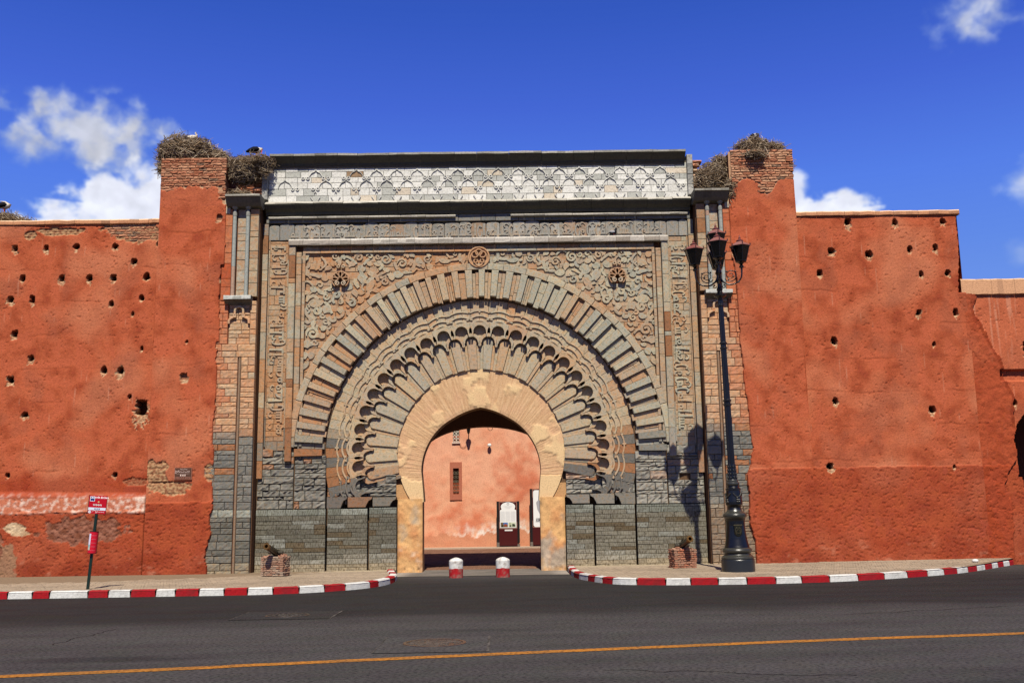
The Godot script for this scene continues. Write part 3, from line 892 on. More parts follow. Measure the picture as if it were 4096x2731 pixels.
	ck.quad(Vector3(13.46, -0.3, 0.28), Vector3(13.46, -0.3, -1.2), Vector3(13.46, 9.62, -1.2), Vector3(13.46, 9.62, 0.28), S(180, 84, 52))
	put("plaster_cheek", ck.mesh(), M.plaster, R)
	coping(R, 8.9, 13.52, 9.77, -1.2, 0.30, 0.15, S(250, 224, 184), S(218, 158, 118))
	# the lower wall with its archway at the edge of the view
	var wq := {"seed": 60.0, "z": 0.22, "band": 2.62, "holes": hole_list([Vector3(14.6, 4.3, 0.9), Vector3(15.12, 5.85, 2.0)]), "patches": []}
	var Q := thing("rampart_wall", Vector3.ZERO, "lower red plastered wall with a broad pale coping and an archway at the far right", "wall")
	put("plaster_face", sheet(13.45, 19.5, -0.2, 7.35, 0.025, func(x, y):
		var r := plaster(x, y, wq)
		var e := 13.78 + 0.75 * smoothstep(7.0, 4.6, y) + 0.15 * N2.get_noise_2d(x, y * 1.2) - 0.35 * smoothstep(2.8, 2.3, y)
		if x < e:
			r[0] += 0.07 + 0.02 * N2.get_noise_2d(x * 3.0, y * 3.0)
			r[1] = (r[1] as Color).lerp(S(166, 72, 44), 0.6)
			if absf(x - e) < 0.12 and y > 3.6: r[1] = (r[1] as Color).lerp(S(130, 54, 34), 0.5)
		elif y > 4.9:
			r[1] = (r[1] as Color).lerp(S(204, 116, 82), 0.5)
			var sk := N3.get_noise_2d(x * 6.0 + 3.0, y * 0.4)
			if sk > 0.15: r[1] = (r[1] as Color).lerp(S(222, 158, 128), clampf((sk - 0.15) * 2.2, 0, 0.5) * smoothstep(5.2, 6.4, y))
		if y > 4.9 and y < 5.2 and x > 14.25: r[0] -= 0.12 * smoothstep(14.25, 14.3, x)
		return r, func(x, y): return (x > 14.47 + 0.05 * sin(y * 3.0) if y > 2.3 else x > 14.6 + (2.3 - y) * 0.12) and y < 3.2 + sqrt(maxf(0.0, 5.3 - pow(x - 16.75, 2))) * 0.62), M.plaster, Q)
	var qc := MB.new()
	qc.box(Vector3(13.42, 4.7, -1.1), Vector3(22, 7.3, -0.15), S(176, 84, 54))
	qc.box(Vector3(13.42, -0.3, -1.1), Vector3(14.42, 4.7, -0.15), S(176, 84, 54))
	qc.box(Vector3(19.2, -0.3, -1.1), Vector3(22, 4.7, -0.15), S(176, 84, 54))
	qc.box(Vector3(14.2, -0.3, -5.0), Vector3(22, 5.2, -4.6), S(120, 80, 70))
	qc.box(Vector3(14.0, -0.3, -4.6), Vector3(14.35, 5.2, -1.1), S(120, 80, 70))
	qc.box(Vector3(14.2, 4.8, -4.6), Vector3(22, 5.2, -1.1), S(120, 80, 70))
	put("rammed_earth_core", qc.mesh(), M.plaster, Q)
	coping(Q, 13.40, 19.5, 7.78, -1.1, 0.24, 0.46, S(236, 206, 168), S(224, 172, 132))
	# far wall of the courtyard, seen through the arch
	var B := thing("courtyard_wall", Vector3.ZERO, "salmon plastered wall with a barred window, seen through the archway across the courtyard", "wall")
	put("plaster_face", sheet(-9.0, 9.0, 0.0, 7.5, 0.06, func(x, y):
		var lo := N1.get_noise_2d(x + 5.0, y + 80.0)
		var mi := N2.get_noise_2d(x * 1.3, y * 1.3 + 50.0)
		var c := S(242, 178, 142).lerp(S(236, 160, 124), clampf(0.3 + 1.2 * mi, 0, 1)).lerp(S(246, 184, 150), clampf(1.4 * lo, 0, 0.6))
		c = c.lerp(S(208, 106, 74), 0.65 * clampf(1.25 - Vector2((x - 1.35) / 1.0, (y - 2.9) / 1.5).length() + 0.7 * mi, 0, 1))
		c = c.lerp(S(214, 112, 78), 0.6 * clampf(1.0 - Vector2((x + 1.2) / 1.9, (y - 1.2) / 0.8).length() + 0.9 * mi, 0, 1))
		var e := 0.62 + 0.3 * N2.get_noise_1d(x * 1.6) + 0.5 * smoothstep(-1.2, 0.8, x) * 0.4
		if y < e + 0.5 and y > e - 0.05:
			c = c.lerp(S(246, 232, 220), clampf((1.0 - (y - e) / 0.5) * (0.7 + 1.6 * N3.get_noise_2d(x * 3.0, y * 3.0)), 0, 1) * smoothstep(-2.6, -0.4, x))
		elif y <= e - 0.05:
			c = c.lerp(S(208, 140, 108), 0.7)
		return [-19.0 + 0.02 * mi, c], func(x, y): return x > -1.78 and x < -1.44 and y > 2.42 and y < 3.66 or x > -1.76 and x < -1.42 and y > 4.82 and y < 5.7), M.plaster, B)
	backing("masonry_core", Vector3(-9, 0, -20.2), Vector3(9, 7.45, -19.4), B)
	var fr := MB.new()
	for q in [[-1.89, -1.74, 2.18, 3.90], [-1.47, -1.33, 2.18, 3.90], [-1.74, -1.47, 3.62, 3.90], [-1.74, -1.47, 2.18, 2.44]]:
		fr.box(Vector3(q[0], q[2], -19.1), Vector3(q[1], q[3], -18.95), S(190, 118, 92))
	var win := put("window", fr.mesh(), M.plaster, B)
	var bars := MB.new()
	for k in 7: bars.box(Vector3(-1.76, 2.52 + k * 0.165, -19.06), Vector3(-1.45, 2.535 + k * 0.165, -19.045), S(120, 110, 96))
	bars.box(Vector3(-1.615, 2.42, -19.06), Vector3(-1.60, 3.6, -19.045), S(120, 110, 96))
	for k in 5:
		for e in [-0.07, 0.07]:
			ribbon(bars, arc_pts(Vector2(-1.605 + e, 2.62 + k * 0.2), 0.05, 0, 330, 10), same(0.012, 11), -19.045, -19.06, S(150, 138, 118), 0.0)
	put("iron_grille", bars.mesh(), M.concrete, win)
	var f2 := MB.new()
	f2.box(Vector3(-1.78, 4.76, -19.1), Vector3(-1.40, 4.82, -18.93), S(244, 220, 200))
	var w2 := put("window", f2.mesh(), M.plaster, B)
	var b2 := MB.new()
	for k in 5:
		for e in [-0.08, 0.08]:
			ribbon(b2, arc_pts(Vector2(-1.59 + e, 4.92 + k * 0.15), 0.06, 20, 330, 10), same(0.022, 11), -19.02, -19.04, S(236, 226, 205), 0.0)
	b2.box(Vector3(-1.60, 4.82, -19.04), Vector3(-1.58, 5.7, -19.02), S(236, 226, 205))
	put("scroll_grille", b2.mesh(), M.concrete, w2)

func brick_edge(x: float, s: int) -> float:             # below this height the towers still have their plaster
	if s < 0:
		return 10.62 + 0.16 * N2.get_noise_1d(x * 2.0) + 0.06 * N3.get_noise_1d(x * 7.0) - 0.9 * smoothstep(-7.3, -7.08, x) * 0.5
	var u := x - 7.15
	var e := 10.42 + 0.28 * sin(clampf(u / 0.85, 0, 1) * PI)
	if u > 0.78: e = 10.30 + 0.33 * smoothstep(1.0, 1.35, u) + 0.05 * sin(u * 5.0)
	return e + 0.01 * N3.get_noise_1d(x * 9.0)

# --- the gate ---------------------------------------------------------------------------------------------------------------------------------
const YC := 3.2                                            # centre of the arch rings
var GATE: Node3D
var REL: Node3D
var MIRROR := 1.0
var filled: Array = []

func scol(x: float, y: float, raised := 0.0) -> Color:     # the stone's own colour by where it stands: grey above, rust-stained middle, dark weathered foot
	var n := N2.get_noise_2d(x * 0.8 + 13.0, y * 0.8)
	var t := rng.randf()
	var upper := S(156, 154, 146).lerp(S(130, 131, 128), t)
	var rusty := clampf(0.36 + 0.9 * n + (0.20 if x < 0 else -0.05) - 0.45 * raised + rng.randf_range(-0.2, 0.2), 0, 1)
	var mid := S(194, 186, 162).lerp(S(168, 168, 155), t).lerp(S(190, 144, 106), rusty)
	if rng.randf() < 0.06 and raised == 0.0: mid = S(148, 110, 82)
	var dark := S(112, 112, 107).lerp(S(142, 140, 131), t)
	if rng.randf() < 0.10: dark = S(166, 120, 88)
	if x > 0: dark = dark.lerp(S(176, 175, 166), 0.55 * rng.randf() + 0.15)
	var k := smoothstep(3.9, 3.3, y + 0.5 * N1.get_noise_2d(x * 2.0, 5.0))
	return mid.lerp(upper, smoothstep(9.1, 9.4, y)).lerp(dark, k)

func stone(parent: Node, called: String, x0: float, x1: float, y0: float, y1: float, zf: float, zb: float, col: Color, rough := 0.0, bev := 0.008, tint := Color(0, 0, 0, 0), m: Material = null) -> void:
	if x1 - x0 < 0.02 or y1 - y0 < 0.02:
		return
	put(called, block(x1 - x0, y1 - y0, zf, zb, bev, col, rough, 0.06, tint).mesh(), m if m else M.stone, parent, Vector3((x0 + x1) / 2, (y0 + y1) / 2, 0))

func courses(parent: Node, called: String, x0: float, x1: float, y0: float, y1: float, zf: float, hs: Array, ls: Array, cf: Callable, rough: float, gap := 0.010, keep: Variant = null, ragged := 0.0, material: Material = null) -> void:
	var y := y0
	var row := 0
	while y < y1 - 0.03:
		var h: float = rng.randf_range(hs[0], hs[1])
		if y + h > y1 - hs[0] * 0.5: h = y1 - y
		var xs := x0 + (rng.randf_range(-ragged, ragged) if ragged else 0.0)
		var x := xs
		var first := true
		while x < x1 - 0.01:
			var l: float = rng.randf_range(ls[0], ls[1]) * (rng.randf_range(0.4, 1.0) if first else 1.0)
			first = false
			if x + l > x1 - ls[0] * 0.5: l = x1 - x
			if keep == null or keep.call(x, x + l, y, y + h):
				var r: Array = cf.call(x + l / 2, y + h / 2)
				stone(parent, called, x + gap / 2, x + l - gap / 2, y + gap / 2, y + h - gap / 2, zf + rng.randf_range(-0.006, 0.006) + (rng.randf_range(-0.035, 0.012) if rough > 0.02 else 0.0), zf - 0.13, r[0], rough, 0.007 if rough == 0 else 0.014, r[1], material)
			x += l
		y += h
		row += 1

func pol(r: float, deg: float) -> Vector2:                 # about the arch centre, 0 degrees to the right
	return Vector2(0, YC) + Vector2(cos(deg_to_rad(deg)), sin(deg_to_rad(deg))) * r

func sector(r0: float, r1: float, a0: float, a1: float, k := 2) -> PackedVector2Array:
	var o := PackedVector2Array()
	for i in k + 1: o.push_back(pol(r1, lerpf(a0, a1, float(i) / k)))
	for i in k + 1: o.push_back(pol(r0, lerpf(a1, a0, float(i) / k)))
	return o

func cut(parent: Node, called: String, poly: PackedVector2Array, zf: float, zb: float, bev: float, col: Color, m: Material = null) -> void:
	var b := MB.new()
	prism(b, poly, zf, zb, bev, col, 0.003)
	put(called, b.mesh(), m if m else M.stone, parent)

# carved scrolls, leaves and stems of the spandrels
func mx(p: Vector2) -> Vector2:
	return Vector2(p.x * MIRROR, p.y)

func relief(pts: Array, wid: Array, called: String) -> void:
	var b := MB.new()
	var q := pts.map(func(p): return mx(p))
	if MIRROR < 0: q.reverse()
	var w := wid.duplicate()
	if MIRROR < 0: w.reverse()
	for i in pts.size(): filled.append(Vector3(pts[i].x, pts[i].y, wid[i] * 0.5))
	var p0: Vector2 = q[0]
	ribbon(b, q, w, -0.030 + rng.randf_range(-0.004, 0.004), -0.085, scol(p0.x, p0.y, 0.55), 0.006)
	put(called, b.mesh(), M.stone, REL)

func sw(x: float, y: float, r: float, a0: float, turns: float, w: float) -> void:
	var pts := []
	var wid := []
	var k := 22
	for i in k + 1:
		var t := float(i) / k
		var a := deg_to_rad(a0) - TAU * turns * t
		pts.append(Vector2(x, y) + Vector2(cos(a), sin(a)) * r * 1.12 * (1.0 - 0.80 * t))
		wid.append(w * (1.0 - 0.25 * t) * minf(1.0, t * 5.0 + 0.45))
	relief(pts, wid, "carved_scroll")

func lf(x0: float, y0: float, x1: float, y1: float, x2: float, y2: float, w: float) -> void:
	var pts := []
	var wid := []
	for i in 11:
		var t := i / 10.0
		pts.append(Vector2(x0, y0) * (1 - t) * (1 - t) + Vector2(x1, y1) * 2 * t * (1 - t) + Vector2(x2, y2) * t * t)
		wid.append(w * 1.25 * (pow(sin(PI * pow(t, 0.7)), 0.8) + 0.06))
	relief(pts, wid, "carved_leaf")

func bd(p: Array, w: float) -> void:
	var q := curve(p, 4)
	var wid := []
	for i in q.size(): wid.append(w * 1.3 * (0.75 + 0.25 * sin(PI * i / (q.size() - 1))))
	relief(q, wid, "carved_stem")

func arabesque() -> void:
	sw(-4.05, 8.74, 0.089, 0, 1.1, 0.050)
	bd([Vector2(-3.94, 8.71), Vector2(-3.96, 8.64), Vector2(-4.04, 8.57)], 0.046)
	lf(-4.47, 8.40, -4.60, 8.50, -4.75, 8.37, 0.169)
	sw(-4.47, 8.39, 0.071, 90, 0.9, 0.043)
	bd([Vector2(-4.44, 8.72), Vector2(-4.33, 8.59), Vector2(-4.31, 8.48), Vector2(-4.40, 8.40)], 0.053)
	bd([Vector2(-4.78, 8.56), Vector2(-4.78, 8.46), Vector2(-4.85, 8.41), Vector2(-4.89, 8.39)], 0.064)
	lf(-4.90, 8.39, -4.83, 8.24, -4.77, 8.17, 0.125)
	bd([Vector2(-4.76, 8.22), Vector2(-4.58, 8.19), Vector2(-4.50, 8.15), Vector2(-4.40, 8.17)], 0.078)
	lf(-4.15, 8.46, -4.08, 8.57, -4.01, 8.47, 0.142)
	bd([Vector2(-4.32, 8.55), Vector2(-4.23, 8.53), Vector2(-4.19, 8.44)], 0.050)
	bd([Vector2(-3.80, 8.64), Vector2(-3.76, 8.71), Vector2(-3.66, 8.69), Vector2(-3.51, 8.58), Vector2(-3.44, 8.50)], 0.057)
	sw(-3.38, 8.69, 0.110, 200, 1.4, 0.068)
	sw(-3.07, 8.72, 0.085, 180, 1.0, 0.064)
	bd([Vector2(-3.08, 8.64), Vector2(-3.17, 8.57), Vector2(-3.24, 8.48)], 0.064)
	lf(-3.15, 8.57, -3.06, 8.48, -2.99, 8.46, 0.107)
	lf(-2.83, 8.60, -2.79, 8.47, -2.97, 8.51, 0.160)
	sw(-2.85, 8.70, 0.071, 0, 1.2, 0.043)
	sw(-2.62, 8.64, 0.142, 90, 1.5, 0.064)
	lf(-3.06, 8.40, -2.95, 8.26, -2.81, 8.29, 0.196)
	bd([Vector2(-2.81, 8.33), Vector2(-2.72, 8.42), Vector2(-2.74, 8.51)], 0.071)
	lf(-3.40, 8.45, -3.26, 8.30, -3.19, 8.41, 0.160)
	bd([Vector2(-3.33, 8.30), Vector2(-3.27, 8.17), Vector2(-3.15, 8.08)], 0.089)
	lf(-3.15, 8.26, -2.99, 8.22, -2.86, 8.07, 0.107)
	lf(-3.36, 8.22, -3.26, 8.08, -3.29, 7.93, 0.178)
	bd([Vector2(-3.26, 8.08), Vector2(-3.15, 7.97), Vector2(-3.04, 8.07), Vector2(-2.95, 8.07)], 0.082)
	lf(-2.97, 8.07, -3.06, 7.80, -3.18, 7.73, 0.160)
	bd([Vector2(-3.47, 8.08), Vector2(-3.47, 7.97), Vector2(-3.38, 7.82)], 0.089)
	sw(-2.65, 8.00, 0.098, 0, 1.1, 0.057)
	bd([Vector2(-2.95, 8.22), Vector2(-2.85, 8.07), Vector2(-2.86, 8.00)], 0.078)
	bd([Vector2(-2.86, 8.14), Vector2(-2.72, 8.22), Vector2(-2.61, 8.27)], 0.053)
	lf(-3.56, 7.90, -3.65, 7.86, -3.75, 7.74, 0.160)
	lf(-3.38, 7.77, -3.34, 7.64, -3.20, 7.67, 0.125)
	bd([Vector2(-3.73, 7.66), Vector2(-3.64, 7.62), Vector2(-3.69, 7.46), Vector2(-3.59, 7.37)], 0.085)
	sw(-3.57, 7.39, 0.110, 120, 1.2, 0.082)
	lf(-3.34, 7.57, -3.28, 7.42, -3.41, 7.40, 0.160)
	lf(-3.14, 7.73, -3.06, 7.71, -2.97, 7.78, 0.089)
	lf(-4.57, 7.84, -4.64, 7.75, -4.73, 7.86, 0.160)
	sw(-4.46, 7.91, 0.085, 180, 1.1, 0.064)
	lf(-4.40, 8.16, -4.31, 8.07, -4.22, 8.09, 0.142)
	bd([Vector2(-4.53, 7.82), Vector2(-4.46, 7.71), Vector2(-4.35, 7.67), Vector2(-4.27, 7.71)], 0.078)
	bd([Vector2(-4.66, 7.73), Vector2(-4.78, 7.64), Vector2(-4.83, 7.50)], 0.053)
	bd([Vector2(-4.83, 7.44), Vector2(-4.76, 7.55), Vector2(-4.64, 7.60), Vector2(-4.57, 7.56), Vector2(-4.49, 7.51)], 0.071)
	sw(-4.28, 7.58, 0.089, 0, 1.2, 0.061)
	sw(-4.00, 7.63, 0.098, 90, 1.1, 0.089)
	bd([Vector2(-4.03, 7.63), Vector2(-4.10, 7.49), Vector2(-4.05, 7.38)], 0.064)
	lf(-4.76, 7.42, -4.51, 7.36, -4.35, 7.42, 0.196)
	sw(-4.53, 7.18, 0.107, 60, 1.3, 0.089)
	bd([Vector2(-4.33, 7.42), Vector2(-4.21, 7.32), Vector2(-4.17, 7.20), Vector2(-4.11, 7.09)], 0.071)
	lf(-4.38, 7.22, -4.24, 7.23, -4.18, 7.12, 0.196)
	sw(-4.82, 7.20, 0.085, 0, 1.0, 0.061)
	bd([Vector2(-4.86, 7.21), Vector2(-4.82, 7.08), Vector2(-4.71, 6.93), Vector2(-4.78, 6.84), Vector2(-4.87, 6.90)], 0.071)
	sw(-4.38, 7.04, 0.075, 0, 1.0, 0.071)
	lf(-3.92, 7.45, -3.83, 7.35, -3.87, 7.61, 0.125)
	bd([Vector2(-3.80, 7.19), Vector2(-3.81, 7.06), Vector2(-3.92, 6.98), Vector2(-3.99, 7.01)], 0.071)
	lf(-3.92, 7.28, -3.87, 7.19, -3.88, 7.08, 0.142)
	sw(-4.29, 6.87, 0.089, 90, 1.2, 0.064)
	bd([Vector2(-4.20, 7.00), Vector2(-4.13, 6.89), Vector2(-4.02, 6.90), Vector2(-4.04, 7.00)], 0.064)
	sw(-4.64, 6.53, 0.160, 200, 1.5, 0.089)
	lf(-4.37, 6.76, -4.34, 6.66, -4.41, 6.62, 0.160)
	bd([Vector2(-4.28, 6.71), Vector2(-4.21, 6.65), Vector2(-4.13, 6.73)], 0.053)
	bd([Vector2(-4.95, 6.77), Vector2(-4.87, 6.75), Vector2(-4.85, 6.70), Vector2(-4.92, 6.72)], 0.071)
	lf(-4.88, 6.16, -4.79, 6.29, -4.62, 6.20, 0.178)
	sw(-4.58, 6.29, 0.089, 0, 1.1, 0.061)
	lf(-4.86, 6.02, -4.86, 5.88, -4.82, 5.82, 0.160)
	lf(-4.68, 6.02, -4.66, 5.88, -4.72, 5.82, 0.160)
	lf(-4.75, 5.77, -4.82, 5.59, -4.95, 5.52, 0.107)
	sw(-2.16, 8.51, 0.125, 180, 1.4, 0.064)
	lf(-2.41, 8.24, -2.25, 8.14, -2.12, 8.20, 0.160)
	sw(-1.45, 8.63, 0.107, 0, 1.4, 0.053)
	bd([Vector2(-2.39, 8.55), Vector2(-2.34, 8.42), Vector2(-2.29, 8.31)], 0.064)
	bd([Vector2(-1.82, 8.54), Vector2(-1.84, 8.38), Vector2(-1.98, 8.29)], 0.071)
	lf(-1.98, 8.75, -1.86, 8.77, -1.82, 8.67, 0.107)
	bd([Vector2(-1.95, 8.60), Vector2(-1.82, 8.52), Vector2(-1.64, 8.41)], 0.078)
	lf(-2.16, 8.23, -2.04, 8.25, -1.84, 8.23, 0.071)
	sw(-2.84, 8.70, 0.064, 0, 1.1, 0.039)
	lf(-1.13, 8.60, -0.93, 8.51, -0.75, 8.58, 0.107)
	bd([Vector2(-0.82, 8.58), Vector2(-0.64, 8.59), Vector2(-0.55, 8.61)], 0.053)
	sw(-0.68, 8.76, 0.053, 0, 0.9, 0.050)
	bd([Vector2(-0.53, 8.78), Vector2(-0.54, 8.67), Vector2(-0.52, 8.54)], 0.071)

# the letters of the bands, written from right to left: [advance, strokes as point lists, stroke width]
func glyph(ch: String) -> Array:
	var b := 0.06
	match ch:
		"A": return [0.24, [[Vector2(0.12, 0.0), Vector2(0.12, 0.5), Vector2(0.10, 0.98)]], 0.13]
		"L": return [0.34, [[Vector2(0.1, 1.0), Vector2(0.11, 0.5), Vector2(0.11, b)], [Vector2(0.05, b), Vector2(0.36, b)]], 0.12]
		"B": return [0.24, [[Vector2(0.12, 0.36), Vector2(0.12, b)], [Vector2(-0.02, b), Vector2(0.26, b)]], 0.11]
		"S": return [0.52, [[Vector2(0.08, 0.42), Vector2(0.08, b)], [Vector2(0.25, 0.42), Vector2(0.25, b)], [Vector2(0.42, 0.42), Vector2(0.42, b)], [Vector2(-0.02, b), Vector2(0.54, b)]], 0.10]
		"M": return [0.34, [arc_pts(Vector2(0.17, 0.21), 0.12, -90, 250, 12), [Vector2(-0.02, b), Vector2(0.36, b)]], 0.095]
		"F": return [0.34, [arc_pts(Vector2(0.17, 0.30), 0.12, -90, 250, 12), [Vector2(0.17, 0.18), Vector2(0.17, b)], [Vector2(-0.02, b), Vector2(0.36, b)]], 0.09]
		"W": return [0.30, [arc_pts(Vector2(0.12, 0.24), 0.11, -60, 270, 11), [Vector2(0.22, 0.24), Vector2(0.22, 0.02), Vector2(0.10, -0.12), Vector2(-0.02, -0.12)]], 0.095]
		"H": return [0.38, [[Vector2(0.04, 0.46), Vector2(0.20, 0.36), Vector2(0.32, b)], [Vector2(-0.02, b), Vector2(0.40, b)]], 0.11]
		"D": return [0.38, [[Vector2(0.30, 0.62), Vector2(0.10, 0.42), Vector2(0.32, 0.36), Vector2(0.32, b), Vector2(0.0, b)]], 0.105]
		"R": return [0.24, [[Vector2(0.06, 0.28), Vector2(0.16, 0.12), Vector2(0.14, -0.08), Vector2(0.0, -0.14)]], 0.11]
		"N": return [0.46, [[Vector2(0.06, 0.3), Vector2(0.08, 0.0), Vector2(0.26, -0.06), Vector2(0.36, 0.2), Vector2(0.34, 0.62), Vector2(0.20, 0.80), Vector2(0.10, 0.66)]], 0.10]
		"E": return [0.36, [[Vector2(0.30, 0.40), Vector2(0.14, 0.44), Vector2(0.10, 0.28), Vector2(0.26, 0.2), Vector2(0.26, b)], [Vector2(-0.02, b), Vector2(0.38, b)]], 0.10]
	return [0.16, [], 0.1]

func inscription(parent: Node, text: String, start: Vector2, read: Vector2, up: Vector2, h: float, length: float, zf: float, zb: float, cf: Callable) -> void:
	var u := 0.0
	var i := 0
	while u < length:
		var g := glyph(text[i % text.length()])
		i += 1
		var adv: float = g[0] * h
		if u + adv > length: break
		if g[1].size():
			var m := MB.new()
			var at := start + read * (u + adv / 2)
			var col: Color = cf.call(at.x, at.y)
			for s in g[1]:
				var pts := []
				for p in s: pts.append(start + read * (u + p.x * h) + up * (p.y * h))
				if pts.size() > 3 and pts.size() < 9: pts = curve(pts, 3)
				var w := same(g[2] * h * 1.25, pts.size())
				if s.size() == 3 and text[(i - 1) % text.length()] in ["A", "L"]: w = [g[2] * h * 1.2, g[2] * h * 1.2, g[2] * h * 1.7]
				ribbon(m, pts, w, zf + rng.randf_range(-0.003, 0.003), zb, col, 0.006)
			put("letter", m.mesh(), M.stone, parent)
			if g[1].size() >= 2 and rng.randf() < 0.55:      # a leafy flourish in the free space above the short letters
				var lm := MB.new()
				var c := start + read * (u + adv * 0.5) + up * h * rng.randf_range(0.62, 0.82)
				var pts2 := []
				var wd := []
				var flip := 1.0 if rng.randf() < 0.5 else -1.0
				for k in 9:
					var a := k / 8.0 * 4.2 + rng.randf() * 0.1
					pts2.append(c + read * cos(a) * 0.085 * flip * (1 - k * 0.07) + up * sin(a) * 0.085 * (1 - k * 0.07))
					wd.append(0.045 * sin(PI * (k + 0.6) / 9.2) + 0.008)
				ribbon(lm, pts2, wd, zf - 0.006, zb, col, 0.01)
				put("flourish", lm.mesh(), M.stone, parent)
		u += adv

func gate() -> void:
	GATE = thing("city_gate", Vector3.ZERO, "grey and rust carved stone horseshoe-arch gateway with concentric rings and inscription bands", "gate")
	core()
	crown()
	bands()
	spandrels()
	rings()
	lower()
	for s in [-1.0, 1.0]: pier(s)

func inner_r(a: float) -> Vector2:                          # outline of the passage mouth by angle about (0, 2.7)
	var p := Vector2(cos(a), sin(a)) * 1.645
	if p.y < 0.0:
		p.x = 1.645 * signf(p.x) - 0.06 * p.x * absf(p.y)
	p.y += 0.10 * pow(maxf(0.0, 1.0 - absf(p.x) / 0.8), 1.3)
	return p + Vector2(0, 2.7)

func core() -> void:
	var c := S(112, 88, 68)
	var m := MB.new()
	var o := PackedVector2Array([Vector2(-6.09, -0.3), Vector2(-4.22, -0.3)])
	for p in arc_pts(Vector2(0, YC), 4.24, 180, 0, 48): o.push_back(p)
	o.append_array(PackedVector2Array([Vector2(4.22, -0.3), Vector2(6.09, -0.3), Vector2(6.09, 11.45), Vector2(-6.09, 11.45)]))
	slab(m, o, -0.13, -0.62, c)
	o = PackedVector2Array([Vector2(-4.4, -0.3), Vector2(-1.9, -0.3), Vector2(-1.9, 2.3)])
	for i in 25: o.push_back(Vector2(0, 2.8) + Vector2(cos(PI - PI * i / 24.0), sin(PI - PI * i / 24.0)) * 1.9)
	o.append_array(PackedVector2Array([Vector2(1.9, 2.3), Vector2(1.9, -0.3), Vector2(4.4, -0.3), Vector2(4.4, 7.6), Vector2(-4.4, 7.6)]))
	slab(m, o, -0.43, -0.9, c)
	o = PackedVector2Array([Vector2(-6.09, -0.3), Vector2(-2.12, -0.3), Vector2(-2.12, 3.3)])
	for i in 25: o.push_back(Vector2(0, 3.3) + Vector2(cos(PI - PI * i / 24.0) * 2.12, sin(PI - PI * i / 24.0) * 1.65))
	o.append_array(PackedVector2Array([Vector2(2.12, 3.3), Vector2(2.12, -0.3), Vector2(6.09, -0.3), Vector2(6.09, 11.3), Vector2(-6.09, 11.3)]))
	slab(m, o, -0.9, -4.8, S(150, 112, 90), true)
	o = PackedVector2Array([Vector2(-6.09, -0.3), Vector2(-2.02, -0.3), Vector2(-2.02, 3.38)])
	for i in 25: o.push_back(Vector2(0, 3.38) + Vector2(cos(PI - PI * i / 24.0) * 2.02, sin(PI - PI * i / 24.0) * 0.93))
	o.append_array(PackedVector2Array([Vector2(2.02, 3.38), Vector2(2.02, -0.3), Vector2(6.09, -0.3), Vector2(6.09, 11.3), Vector2(-6.09, 11.3)]))
	slab(m, o, -4.79, -5.3, S(168, 126, 100), true)
	put("masonry_core", m.mesh(), M.plaster, GATE)
	var tp := MB.new()
	tp.box(Vector3(-6.0, 11.3, -5.3), Vector3(6.0, 11.42, -0.62), S(160, 140, 118))
	for s in [-1, 1]: tp.box(Vector3(minf(s * 6.05, s * 8.9), -0.3, -5.3), Vector3(maxf(s * 6.05, s * 8.9), 9.4, -1.7), S(176, 88, 58))
	tp.box(Vector3(-5.88, 11.30, -0.55), Vector3(5.90, 11.655, 0.06), S(120, 112, 98))
	put("roof_terrace", tp.mesh(), M.plaster, GATE)

